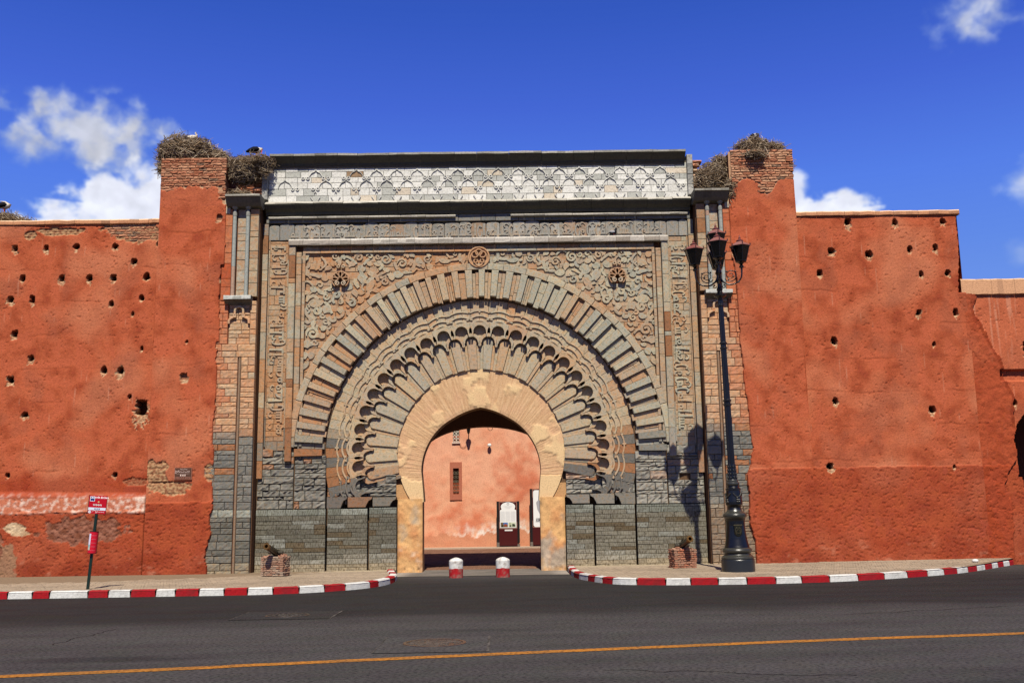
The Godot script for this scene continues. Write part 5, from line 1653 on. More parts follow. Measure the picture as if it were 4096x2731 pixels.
		jm.box(Vector3(minf(s * 1.655, s * 2.36), 1.95, -0.95), Vector3(maxf(s * 1.655, s * 2.36), 2.35, -0.36), S(206, 160, 112))
		put("jamb_core", jm.mesh(), M.plaster, GATE)
		# the springers: stepped hollow mouldings at the foot of the rings
		for q in [[2.30, 2.95, 1.86, 2.02, -0.12], [2.95, 3.62, 1.84, 2.03, -0.08], [3.62, 4.18, 1.82, 2.04, -0.05]]:
			var sm := MB.new()
			var x0: float = q[0]; var x1: float = q[1]
			var o := PackedVector2Array([Vector2(x0, q[3]), Vector2(x0 + 0.02, q[3] - 0.06), Vector2(x0 + 0.10, q[3] - 0.10), Vector2(x0 + 0.16, q[2] - 0.02), Vector2(x0 + 0.18, q[2] - 0.08), Vector2(x1 - 0.01, q[2] - 0.08), Vector2(x1 - 0.01, q[3])])
			if s < 0:
				var r := PackedVector2Array()
				for p in o: r.push_back(Vector2(-p.x, p.y))
				o = r
			slab(sm, winding(o), q[4], -0.42, scol(s * x0, 1.9).lerp(S(120, 112, 102), 0.5))
			put("springer", sm.mesh(), M.stone, GATE)

func winding(o: PackedVector2Array) -> PackedVector2Array:   # counter-clockwise
	if Geometry2D.is_polygon_clockwise(o):
		o.reverse()
	return o

func arch_col(p: Vector2, raised := 0.25) -> Color:
	var c := S(196, 178, 148).lerp(S(196, 152, 114), clampf(0.45 + 0.8 * N2.get_noise_2d(p.x, p.y) + rng.randf_range(-0.4, 0.35) - raised * 0.4, 0, 1)).lerp(S(174, 172, 158), rng.randf() * 0.75 * (0.6 + raised))
	var d := S(116, 114, 110).lerp(S(160, 116, 84), 1.0 if rng.randf() < 0.25 else 0.0)
	var inner := smoothstep(3.75, 3.3, (p - Vector2(0, YC)).length())
	return c.lerp(d, smoothstep(3.9, 3.3, p.y + 0.5 * N2.get_noise_2d(p.x, p.y) + 0.9 * inner))

func dado_col(x: float, y: float) -> Array:
	var t := rng.randf()
	var c := S(132, 129, 116).lerp(S(106, 103, 92), t)
	if x > 0: c = c.lerp(S(166, 160, 144), 0.4)
	if t > 0.86: c = S(150, 151, 142)
	if t < 0.12: c = S(112, 98, 76)
	if y > 1.56: c = S(164, 168, 158).lerp(S(130, 134, 124), rng.randf())
	c = c.lerp(S(186, 180, 164), 0.75 * smoothstep(0.62, 0.2, y + 0.25 * N2.get_noise_1d(x * 2.0)))
	if y < 0.24: c = c.lerp(S(186, 166, 132), 0.6)
	return [c, Color(0.080, 0.074, 0.060, 0.4)]

func lower() -> void:
	for s in [-1.0, 1.0]:
		# smooth coursed dado in three steps
		for q in [[4.19, 6.06, 0.012, 1.72], [3.07, 4.15, -0.04, 1.72], [2.29, 3.03, -0.09, 1.74]]:
			courses(GATE, "dado_block", minf(s * q[0], s * q[1]), maxf(s * q[0], s * q[1]), -0.05, q[3], q[2], [0.09, 0.15], [0.30, 0.8], dado_col, 0.0, 0.007, null, 0.0, M.dado)
		# weathered blocks above it
		courses(GATE, "weathered_block", minf(s * 5.08, s * 6.06), maxf(s * 5.08, s * 6.06), 1.73, 3.35, -0.015, [0.07, 0.24], [0.16, 0.8], func(a, b): return [scol(a, b, 0.0), Color(0.201, 0.194, 0.181, 0.5)], 0.028, 0.012, func(x0, x1, y0, y1): return not (s > 0 and (x0 < 5.64 and x1 > 5.60 and y0 < 2.45 and y1 > 2.42)))
		courses(GATE, "weathered_block", minf(s * 4.21, s * 5.06), maxf(s * 4.21, s * 5.06), 1.73, 3.16, -0.01, [0.08, 0.30], [0.2, 0.9], func(a, b): return [scol(a, b, 0.0), Color(0.201, 0.194, 0.181, 0.5)], 0.026, 0.012)
		# foot of the tympanum, inside the great ring
		courses(GATE, "weathered_block", minf(s * 3.30, s * 4.19), maxf(s * 3.30, s * 4.19), 2.04, 2.62, -0.17, [0.16, 0.30], [0.16, 0.5], func(a, b): return [scol(a, b, 0.0), Color(0.201, 0.194, 0.181, 0.5)], 0.04, 0.012)
		courses(GATE, "weathered_block", minf(s * 2.32, s * 3.62), maxf(s * 2.32, s * 3.62), 2.62, 3.0, -0.36, [0.12, 0.2], [0.3, 0.9], func(a, b): return [scol(a, b, 0.0), Color(0.201, 0.194, 0.181, 0.5)], 0.02, 0.012)
		courses(GATE, "weathered_block", minf(s * 2.32, s * 3.28), maxf(s * 2.32, s * 3.28), 2.04, 2.64, -0.27, [0.10, 0.18], [0.3, 0.9], func(a, b): return [scol(a, b, 0.0), Color(0.201, 0.194, 0.181, 0.5)], 0.03, 0.012)

func pier(s: float) -> void:
	var P := MB.new()
	P.box(Vector3(minf(s * 6.09, s * 7.3), -0.3, -0.6), Vector3(maxf(s * 6.09, s * 7.3), 10.05, 0.30), S(116, 84, 64))
	var B := put("pier", P.mesh(), M.brick, GATE)
	var pc := func(a: float, b: float) -> Array:
		var c := S(216, 176, 138).lerp(S(200, 184, 158), rng.randf()).lerp(S(204, 146, 110), rng.randf() * 0.6)
		if absf(a) > 6.85 and b > 3.8: c = c.lerp(S(200, 120, 88), 0.55 + 0.4 * smoothstep(5.5, 7.5, b))
		var d := S(112, 113, 111).lerp(S(142, 141, 134), rng.randf())
		if rng.randf() < 0.14: d = S(170, 118, 84)
		if b < 1.75: d = S(126, 125, 118).lerp(S(104, 104, 98), rng.randf())
		if b < 1.75 and b > 1.55: d = S(166, 170, 160)
		if b < 0.45: d = d.lerp(S(180, 164, 136), 0.7 * smoothstep(0.5, 0.1, b))
		if s > 0 and b < 1.7: d = d.lerp(S(160, 132, 106), 0.55)
		c = c.lerp(d, smoothstep(4.0, 3.6, b + 0.3 * N2.get_noise_1d(a * 2.0)))
		return [c, Color(0.234, 0.121, 0.060, 0.3) if b > 3.8 else Color(0.127, 0.121, 0.107, 0.4)]
	# coursed ashlar, split by a narrow engaged shaft in a groove
	var gx := 6.52
	courses(B, "pier_block", minf(s * 6.10, s * (gx - 0.045)), maxf(s * 6.10, s * (gx - 0.045)), -0.05, 5.82, 0.44, [0.11, 0.24], [0.25, 0.42], pc, 0.010)
	courses(B, "pier_block", minf(s * (gx + 0.045), s * 7.36), maxf(s * (gx + 0.045), s * 7.36), -0.05, 5.82, 0.44, [0.11, 0.24], [0.3, 0.6], pc, 0.012)
	var sh := MB.new()
	lathe(sh, [[0.034, 0.0], [0.034, 5.74], [0.0, 5.78]], 10, S(150, 128, 108), Vector3(s * gx, 0.05, 0.385))
	put("thin_shaft", sh.mesh(), M.stone, B)
	courses(B, "pier_block", minf(s * 6.10, s * 7.24), maxf(s * 6.10, s * 7.24), 5.82, 6.18, 0.44, [0.16, 0.2], [0.3, 0.6], pc, 0.008)
	# blind keyhole panel
	courses(B, "pier_block", minf(s * 6.28, s * 6.86), maxf(s * 6.28, s * 6.86), 6.18, 7.30, 0.385, [0.10, 0.2], [0.3, 0.6], pc, 0.008)
	courses(B, "pier_block", minf(s * 6.10, s * 6.27), maxf(s * 6.10, s * 6.27), 6.18, 7.38, 0.44, [0.12, 0.3], [0.2, 0.3], pc, 0.006)
	courses(B, "pier_block", minf(s * 6.87, s * 7.22), maxf(s * 6.87, s * 7.22), 6.18, 7.38, 0.44, [0.12, 0.3], [0.2, 0.3], pc, 0.006)
	var cx := s * 6.57
	for e in [-1.0, 1.0]:
		var k := MB.new()
		ribbon(k, curve([Vector2(cx + e * 0.275, 6.75), Vector2(cx + e * 0.26, 6.86), Vector2(cx + e * 0.15, 6.93)], 5), same(0.06, 11), 0.46, 0.36, pc.call(cx, 7.0)[0], 0.01)
		ribbon(k, [Vector2(cx + e * 0.12, 6.92), Vector2(cx + e * 0.12, 7.02)], same(0.09, 2), 0.46, 0.36, pc.call(cx, 7.0)[0], 0.01)
		put("keyhole_stone", k.mesh(), M.stone, B)
	var kh := MB.new()
	ribbon(kh, arc_pts(Vector2(cx, 7.10), 0.115, 0, 180, 12), same(0.055, 13), 0.47, 0.36, pc.call(cx, 7.0)[0], 0.01)
	for e in [-1.0, 1.0]: ribbon(kh, [Vector2(cx + e * 0.115, 7.0), Vector2(cx + e * 0.115, 7.10)], same(0.055, 2), 0.47, 0.36, pc.call(cx, 7.0)[0], 0.01)
	put("keyhole_stone", kh.mesh(), M.stone, B)
	# ledge under the colonnettes
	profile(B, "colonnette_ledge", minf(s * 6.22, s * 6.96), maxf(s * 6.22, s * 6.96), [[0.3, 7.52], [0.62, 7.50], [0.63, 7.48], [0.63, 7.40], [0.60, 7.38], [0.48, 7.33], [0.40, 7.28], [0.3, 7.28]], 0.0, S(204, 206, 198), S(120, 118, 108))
	# niche panels between two slim colonnettes
	courses(B, "niche_panel", minf(s * 6.46, s * 6.70), maxf(s * 6.46, s * 6.70), 7.50, 10.0, 0.375, [0.14, 0.45], [0.3, 0.4], func(_a, _b): return [S(186, 178, 158).lerp(S(180, 182, 174), rng.randf()), Color(0.322, 0.147, 0.060, 0.55)], 0.0)
	courses(B, "niche_panel", minf(s * 6.10, s * 6.34), maxf(s * 6.10, s * 6.34), 7.50, 10.0, 0.44, [0.14, 0.45], [0.3, 0.4], func(_a, _b): return [S(186, 174, 150).lerp(S(150, 112, 84), rng.randf() * rng.randf() * 1.2), Color(0.295, 0.134, 0.060, 0.5)], 0.0)
	courses(B, "niche_panel", minf(s * 6.83, s * 7.10), maxf(s * 6.83, s * 7.10), 7.40, 10.0, 0.44, [0.18, 0.5], [0.3, 0.4], func(_a, b): return [S(186, 92, 60).lerp(S(196, 132, 98), rng.randf()), Color(0.268, 0.067, 0.034, 0.4)], 0.0)
	for q in [6.40, 6.765]:
		var cm := MB.new()
		var y := 7.50
		while y < 9.75:
			var e := minf(y + rng.randf_range(0.4, 0.9), 9.78)
			lathe(cm, [[0.055, y], [0.055, e - 0.004], [0.05, e]], 12, S(168, 172, 164).lerp(S(196, 142, 104), 0.6 if rng.randf() < 0.3 else 0.0), Vector3(s * q, 0, 0.455))
			y = e
		lathe(cm, [[0.058, 9.78], [0.062, 9.80], [0.06, 9.88], [0.035, 9.97], [0.07, 10.0], [0.10, 10.06]], 12, S(150, 150, 142), Vector3(s * q, 0, 0.455))
		put("colonnette", cm.mesh(), M.marble, B)
	# capital slab on top, shading the niche
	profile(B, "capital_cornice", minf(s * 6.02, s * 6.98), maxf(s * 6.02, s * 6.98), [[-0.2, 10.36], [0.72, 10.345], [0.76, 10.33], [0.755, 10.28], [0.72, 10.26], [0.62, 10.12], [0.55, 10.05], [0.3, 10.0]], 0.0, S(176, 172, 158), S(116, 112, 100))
	stone(B, "pier_block", minf(s * 6.9, s * 7.06), maxf(s * 6.9, s * 7.06), 9.86, 10.28, 0.47, 0.2, S(196, 184, 164), 0.012)

# --- things in front of and on the walls -------------------------------------------------------------------------------------------------
func objects() -> void:
	lamp_post()
	for q in [[Vector3(-5.02, 0.115, 2.15), -1.0, "bronze-mouthed cannon on the crumbling tan plinth left of the archway, aimed leftward", "low crumbling brick plinth carrying the cannon left of the archway"], [Vector3(5.08, 0.13, 1.75), 1.0, "bronze-mouthed cannon on the red brick plinth beside the lamp post, aimed rightward", "low red brick plinth carrying the cannon beside the lamp post"]]:
		cannon(q[0], q[1], q[2], q[3])
	for q in [[Vector3(-0.58, 0, 2.15), "white and red bollard before the archway, below the barred courtyard window"], [Vector3(0.57, 0, 2.2), "white and red bollard before the archway, below the shorter information board"]]:
		bollard(q[0], q[1])
	bus_stop()
	plaque()
	info_boards()
	wall_fittings()
	manholes()
	nest("large stork nest overhanging the brick top of the left tower", Vector3(-8.02, 11.47, -0.15), [[-0.55, 0.40, 0.62, 0.58, 0.0], [-0.1, 0.36, 0.7, 0.50, 0.05], [0.45, 0.14, 0.6, 0.36, 0.0], [0.90, 0.03, 0.35, 0.18, 0.0], [-0.92, 0.34, 0.28, 0.44, 0.0], [-0.97, -0.15, 0.12, 0.24, 0.3]], 1900, 1)
	nest("hanging stork nest of twigs wedged between the left tower and the frieze", Vector3(-6.55, 11.2, 0.05), [[0.0, 0.16, 0.58, 0.28, 0.0], [-0.1, -0.10, 0.48, 0.30, 0.0], [0.42, 0.24, 0.42, 0.16, 0.15], [-0.1, -0.74, 0.42, 0.08, 0.2], [0.55, 0.05, 0.14, 0.3, 0.25]], 1300, 2)
	nest("round stork nest of twigs on the brick top of the right tower", Vector3(8.02, 11.5, -0.1), [[0.0, 0.16, 0.76, 0.32, 0.0], [-0.1, 0.32, 0.55, 0.24, 0.0], [0.45, 0.2, 0.42, 0.24, 0.0], [0.88, -0.2, 0.12, 0.18, 0.1], [-0.2, -0.12, 0.4, 0.16, 0.5]], 1100, 3)
	nest("dense stork nest of twigs wedged between the frieze end and the right tower", Vector3(6.68, 10.85, 0.05), [[0.0, 0.02, 0.46, 0.46, 0.0], [0.25, 0.36, 0.28, 0.36, 0.0], [-0.25, -0.1, 0.28, 0.36, 0.1], [0.40, -0.45, 0.13, 0.36, 0.35]], 1200, 4)
	nest("low stork nest on top of the left rampart at the edge of the view", Vector3(-13.45, 9.80, -0.3), [[-0.2, 0.14, 0.8, 0.22, 0.0], [0.5, 0.03, 0.5, 0.1, 0.0]], 700, 5)
	stork("sitting", Vector3(-8.22, 12.16, 0.0), "white stork sitting upright in the large nest on the left tower, facing right")
	stork("low", Vector3(-7.80, 11.98, 0.05), "stork lying low in the large left tower nest, only its head showing")
	stork("preening", Vector3(-6.32, 11.60, 0.08), "black and white stork standing on the hanging nest, head turned down")
	stork("back", Vector3(7.98, 11.92, 0.0), "dark-winged stork on the round right tower nest, seen from behind, head down")
	stork("standing", Vector3(-13.52, 10.05, -0.2), "dark-winged stork standing on the low nest at the far left edge")
	pigeon()

func lamp_post() -> void:
	var o := thing("street_lamp", Vector3(6.04, 0.125, 3.6), "tall black cast iron street lamp with five copper-topped lanterns", "street lamp")
	var K := S(20, 22, 22)
	var G := S(70, 70, 62)
	var b := MB.new()
	lathe(b, [[0.382, -0.1], [0.382, 0.27], [0.375, 0.285], [0.36, 0.29]], 32, S(52, 56, 58))
	put("plinth", b.mesh(), M.iron, o)
	b = MB.new()
	lathe(b, [[0.36, 0.285], [0.372, 0.30], [0.372, 0.33], [0.355, 0.35], [0.31, 0.385], [0.30, 0.41], [0.315, 0.43], [0.335, 0.455], [0.34, 0.49], [0.325, 0.525], [0.29, 0.55]], 32, G)
	put("base_moulding", b.mesh(), M.iron, o)
	b = MB.new()
	lathe(b, [[0.29, 0.55], [0.275, 0.60], [0.245, 0.74], [0.225, 0.90], [0.215, 1.05], [0.218, 1.16], [0.235, 1.22]], 32, K)
	var bell := put("bell", b.mesh(), M.iron, o)
	var sh := MB.new()                                     # the cast coat of arms: a shield, a crown over it, supporters
	var at := Vector2(0.0, 0.93)
	var cz := 0.235
	prism(sh, PackedVector2Array([at + Vector2(-0.09, -0.06), at + Vector2(-0.05, -0.115), at + Vector2(0, -0.13), at + Vector2(0.05, -0.115), at + Vector2(0.09, -0.06), at + Vector2(0.09, 0.13), at + Vector2(-0.09, 0.13)]), cz + 0.012, cz - 0.06, 0.012, S(60, 58, 46))
	ribbon(sh, [at + Vector2(-0.10, 0.135), at + Vector2(0.10, 0.135)], same(0.02, 2), cz + 0.02, cz - 0.04, S(120, 112, 84), 0.005)
	ribbon(sh, arc_pts(at + Vector2(0, -0.01), 0.042, 0, 360, 14), same(0.014, 15), cz + 0.024, cz, S(120, 110, 76), 0.004)
	for s in [-1.0, 1.0]:
		ribbon(sh, curve([at + Vector2(s * 0.02, 0.09), at + Vector2(s * 0.06, 0.05), at + Vector2(s * 0.06, -0.02), at + Vector2(s * 0.035, -0.07)], 4), same(0.018, 13), cz + 0.022, cz, S(110, 102, 72), 0.004)
	for k in 3: ribbon(sh, [at + Vector2(-0.03 + k * 0.03, 0.055), at + Vector2(-0.03 + k * 0.03, 0.095)], [0.016, 0.006], cz + 0.024, cz, S(130, 120, 84), 0.003)
	put("coat_of_arms", sh.mesh(), M.bronze, bell)
	b = MB.new()
	lathe(b, [[0.235, 1.22], [0.268, 1.255], [0.272, 1.295], [0.26, 1.325], [0.215, 1.36], [0.185, 1.38], [0.165, 1.42]], 32, G)
	put("collar", b.mesh(), M.iron, o)
	b = MB.new()
	lathe(b, [[0.165, 1.42], [0.152, 1.46], [0.16, 1.50], [0.19, 1.54], [0.192, 1.60], [0.178, 1.72], [0.168, 1.82], [0.165, 1.865], [0.178, 1.88], [0.178, 1.905], [0.15, 1.93], [0.135, 1.95], [0.13, 1.97]], 28, K)
	for k in 4:                                            # swags and clusters round the vase
		var a := k * PI / 2 + 0.35
		var r := 0.186
		var pts := []
		for i in 9:
			var t := i / 8.0
			var aa := a + (t - 0.5) * 1.25
			pts.append(Vector3(cos(aa) * r, 1.80 - 0.09 * sin(PI * t), -sin(aa) * r))
		tube(b, pts, same(0.016, 9), 6, G)
		for i in 7:
			ball(b, Vector3(cos(a + (i % 3 - 1) * 0.14) * 0.192, 1.60 + (i / 3) * 0.045, -sin(a + (i % 3 - 1) * 0.14) * 0.192), Vector3.ONE * 0.026, G, 8)
	put("garland_vase", b.mesh(), M.iron, o)
	b = MB.new()
	lathe(b, [[0.13, 1.97], [0.150, 1.985], [0.156, 2.015], [0.15, 2.045], [0.128, 2.06], [0.128, 2.10], [0.118, 2.115]], 28, G)
	put("ring", b.mesh(), M.iron, o)
	b = MB.new()
	lathe(b, [[0.116, 2.11], [0.108, 2.25], [0.094, 2.46], [0.09, 2.48]], 36, K, Vector3.ZERO, 9, 0.16)
	for k in 9:
		var a := TAU * k / 9.0
		for h in 4: ball(b, Vector3(cos(a) * (0.110 - h * 0.005), 2.16 + h * 0.085, -sin(a) * (0.110 - h * 0.005)), Vector3(0.015, 0.03, 0.015), G, 6)
	put("leaf_sleeve", b.mesh(), M.iron, o)
	b = MB.new()
	var y := 2.46
	for e in [[3.95, 0.083, 0.077], [5.35, 0.076, 0.068], [6.42, 0.067, 0.060]]:
		lathe(b, [[e[1], y], [e[2], e[0]]], 48, K, Vector3.ZERO, 12, 0.14)
		y = e[0]
	var pole := put("fluted_pole", b.mesh(), M.iron, o)
	for e in [[3.88, 0.1], [3.98, 0.1], [5.25, 0.092], [5.37, 0.092], [6.30, 0.082]]:
		b = MB.new()
		lathe(b, [[e[1] - 0.02, e[0] - 0.03], [e[1], e[0] - 0.012], [e[1], e[0] + 0.012], [e[1] - 0.022, e[0] + 0.03]], 24, K)
		put("ring", b.mesh(), M.iron, pole)
	b = MB.new()                                           # the head: discs, spindle, the hub the arms grow from
	lathe(b, [[0.06, 6.42], [0.07, 6.48], [0.145, 6.53], [0.15, 6.56], [0.09, 6.60], [0.06, 6.64], [0.075, 6.70], [0.05, 6.76], [0.045, 6.84], [0.07, 6.88], [0.05, 6.93], [0.055, 7.05], [0.085, 7.10], [0.06, 7.16], [0.05, 7.22], [0.085, 7.30], [0.05, 7.36], [0.06, 7.48], [0.09, 7.54], [0.05, 7.58], [0.03, 7.62], [0.12, 7.66], [0.12, 7.68]], 24, K)
	put("head", b.mesh(), M.iron, o)
	for k in 4:
		var a := deg_to_rad(11.0) * -1.0 + k * PI / 2
		var d := Vector3(cos(a), 0, -sin(a))
		var arm := MB.new()
		var pts := []
		for p in curve([Vector2(0.04, 6.98), Vector2(0.10, 6.88), Vector2(0.24, 6.80), Vector2(0.42, 6.83), Vector2(0.53, 6.95), Vector2(0.555, 7.10), Vector2(0.555, 7.22)], 5): pts.append(d * p.x + Vector3.UP * p.y)
		var rad := []
		for i in pts.size(): rad.append(0.024 - 0.006 * sin(PI * i / (pts.size() - 1)))
		tube(arm, pts, rad, 8, K)
		var sp := []                                       # the scroll that fills the arm
		var sr := []
		for i in 30:
			var t := i / 29.0
			var an := deg_to_rad(-150.0 + 720.0 * t * 0.92)
			var r := 0.165 * (1.0 - 0.82 * t)
			var p := Vector2(0.285, 7.03) + Vector2(cos(an), sin(an)) * r
			sp.append(d * p.x + Vector3.UP * p.y)
			sr.append(0.013 - 0.004 * t)
		tube(arm, sp, sr, 6, K)
		for q in [Vector2(0.23, 6.93), Vector2(0.35, 7.0), Vector2(0.40, 7.12), Vector2(0.19, 7.13), Vector2(0.47, 6.85), Vector2(0.12, 6.80)]:
			ball(arm, d * q.x + Vector3.UP * q.y, Vector3(0.022, 0.028, 0.022), K, 6)
		var tail := []
		for i in 9:
			var an := deg_to_rad(90.0 - 300.0 * i / 8.0)
			tail.append(d * (0.10 + cos(an) * 0.05 * (1 - i * 0.06)) + Vector3.UP * (6.77 + sin(an) * 0.05 * (1 - i * 0.06)))
		tube(arm, tail, same(0.011, 9), 6, K)
		lathe(arm, [[0.02, 7.18], [0.055, 7.20], [0.06, 7.23], [0.03, 7.27], [0.05, 7.30], [0.075, 7.32], [0.12, 7.335]], 14, K, d * 0.555)
		put("arm", arm.mesh(), M.iron, o)
		lantern(o, d * 0.555 + Vector3.UP * 7.335)
	lantern(o, Vector3.UP * 7.68)
	o.rotation_degrees.z = 0.9

func lantern(o: Node3D, at: Vector3) -> void:
	var K := S(22, 21, 21)
	var m := MB.new()
	var ring := func(r: float, y: float) -> Array:
		var q := []
		for k in 6:
			var a := TAU * (k + 0.5) / 6.0
			q.append(at + Vector3(cos(a) * r, y, -sin(a) * r))
		return q
	var lo: Array = ring.call(0.125, 0.02)
	var hi: Array = ring.call(0.232, 0.40)
	for k in 6:
		tube(m, [lo[k], hi[k]], [0.011, 0.011], 5, K)
		tube(m, [lo[k], lo[(k + 1) % 6]], [0.012, 0.012], 5, K)
		tube(m, [hi[k], hi[(k + 1) % 6]], [0.016, 0.016], 5, K)
		var fin: Vector3 = hi[k] + (hi[k] - at) * Vector3(0.08, 0, 0.08)
		tube(m, [fin, fin + Vector3(0, 0.035, 0), fin + Vector3(0, 0.06, 0)], [0.014, 0.012, 0.003], 5, K)
		m.tri(at + Vector3(0, 0.02, 0), lo[(k + 1) % 6], lo[k], K)
	var L := put("lantern", m.mesh(), M.iron, o)
	var g := MB.new()
	for k in 6: g.quad(lo[k], lo[(k + 1) % 6], hi[(k + 1) % 6], hi[k], K)
	put("glass", g.mesh(), M.glass, L)
	var inner := MB.new()                                  # sooty burner and reflector plate inside
	lathe(inner, [[0.0, 0.03], [0.05, 0.03], [0.05, 0.10], [0.03, 0.12], [0.03, 0.22], [0.0, 0.26]], 10, S(46, 42, 38), at)
	lathe(inner, [[0.21, 0.385], [0.02, 0.392]], 12, S(30, 26, 24), at)
	put("burner", inner.mesh(), M.iron, L)
	var r := MB.new()
	var cu := S(176, 104, 84)
	var e: Array = ring.call(0.262, 0.40)
	var t: Array = ring.call(0.09, 0.505)
	for k in 6:
		var cc := cu.lerp(S(196, 150, 132), rng.randf() * 0.6)
		r.quad(e[k], e[(k + 1) % 6], t[(k + 1) % 6], t[k], cc)
		r.quad(e[k] - Vector3(0, 0.012, 0), e[(k + 1) % 6] - Vector3(0, 0.012, 0), e[(k + 1) % 6], e[k], cc)
	lathe(r, [[0.08, 0.50], [0.08, 0.53], [0.092, 0.535], [0.065, 0.555], [0.038, 0.57], [0.024, 0.59], [0.033, 0.605], [0.016, 0.63], [0.004, 0.69]], 12, S(150, 84, 70), at)
	put("copper_roof", r.mesh(), M.iron, L)

func cannon(at: Vector3, s: float, label: String, plinth_label: String) -> void:
	var p := thing("brick_plinth", at, plinth_label, "plinth", "cannon plinths")
	p.rotation_degrees.y = -12.0 * s * -1.0
	var core := MB.new()
	core.box(Vector3(-0.27, -0.05, -0.24), Vector3(0.27, 0.42, 0.16), S(150, 124, 102))
	put("mortar_core", core.mesh(), M.brick, p)
	var y := 0.0
	var row := 0
	while y < 0.45:
		for face in 3:
			var w := 0.58 if face == 0 else 0.44
			var x := -w / 2 - (0.06 if row % 2 else 0.0)
			while x < w / 2 - 0.03:
				var a := maxf(x, -w / 2)
				var b := minf(x + 0.15, w / 2)
				if b - a > 0.03 and not (y > 0.33 and absf((a + b) / 2) > 0.2 + rng.randf() * 0.06):
					var col := S(170, 130, 108).lerp(S(182, 108, 80), rng.randf() * (0.9 if s > 0 else 0.35)).lerp(S(184, 168, 148), rng.randf() * (0.25 if s > 0 else 0.8))
					var m := block(b - a - 0.008, 0.042, 0.0, -0.08, 0.006, col, 0.012, 0.12)
					var o := put("brick", m.mesh(), M.brick, p)
					var c := (a + b) / 2
					var dz := rng.randf_range(-0.012, 0.008)
					if face == 0: o.position = Vector3(c, y + 0.024, 0.19 + dz)
					elif face == 1:
						o.rotation.y = PI / 2
						o.position = Vector3(0.30 + dz, y + 0.024, -0.02 - c)
					else:
						o.rotation.y = -PI / 2
						o.position = Vector3(-0.30 - dz, y + 0.024, -0.02 + c)
				x += 0.15
		y += 0.052
		row += 1
	for k in 13:                                           # broken bricks and mortar on top
		var m := block(rng.randf_range(0.08, 0.2), rng.randf_range(0.05, 0.09), 0.08, -0.1, 0.02, S(196, 160, 136).lerp(S(170, 120, 96), rng.randf()), 0.03, 0.1)
		var o := put("broken_brick", m.mesh(), M.brick, p)
		o.position = Vector3(rng.randf_range(-0.22, 0.22), 0.445 + rng.randf_range(-0.02, 0.035), rng.randf_range(-0.18, 0.1))
		o.rotation = Vector3(rng.randf_range(-0.6, 0.1), rng.randf_range(-0.5, 0.5), rng.randf_range(-0.15, 0.15))
	var c := thing("cannon", at + Vector3(0.0, 0.555, -0.02), label, "cannon", "cannons beside the archway")
	var dirv := Vector3(0.24 * s, 0.34, 1.0).normalized()
	var bas := Basis(Vector3.UP.cross(dirv).normalized(), dirv.cross(Vector3.UP.cross(dirv).normalized()).normalized(), dirv)
	var b := MB.new()
	var prof := [[0.0, -0.38], [0.07, -0.37], [0.10, -0.34], [0.105, -0.30], [0.095, -0.28], [0.092, -0.1], [0.098, -0.09], [0.098, -0.06], [0.088, -0.05], [0.080, 0.2], [0.072, 0.38], [0.078, 0.39], [0.078, 0.41], [0.070, 0.42]]
	lathe(b, prof, 24, S(58, 54, 42))
	put("barrel", b.mesh(), M.iron, c)
	var mz := MB.new()
	lathe(mz, [[0.070, 0.42], [0.073, 0.47], [0.082, 0.51], [0.084, 0.53], [0.076, 0.538], [0.046, 0.538], [0.042, 0.52], [0.042, 0.25], [0.0, 0.25]], 24, S(150, 112, 58))
	put("muzzle", mz.mesh(), M.bronze, c)
	var tr := MB.new()
	tube(tr, [Vector3(-0.19, 0.0, 0.0), Vector3(0.19, 0.0, 0.0)], [0.036, 0.036], 12, S(90, 84, 72))
	put("trunnion", tr.mesh(), M.iron, c)
	var kn := MB.new()
	lathe(kn, [[0.03, -0.38], [0.03, -0.42], [0.05, -0.45], [0.05, -0.49], [0.0, -0.52]], 12, S(70, 66, 52))
	put("cascabel", kn.mesh(), M.iron, c)
	var lg := MB.new()
	tube(lg, [Vector3(-0.03, 0.08, -0.08), Vector3(-0.03, 0.135, -0.10), Vector3(-0.03, 0.15, -0.14)], [0.02, 0.022, 0.014], 8, S(90, 84, 66))
	put("lifting_lug", lg.mesh(), M.iron, c)
	var across := bas.x
	c.basis = Basis(across, bas.z, across.cross(bas.z))     # the lathe's y runs along the barrel
	tr = null

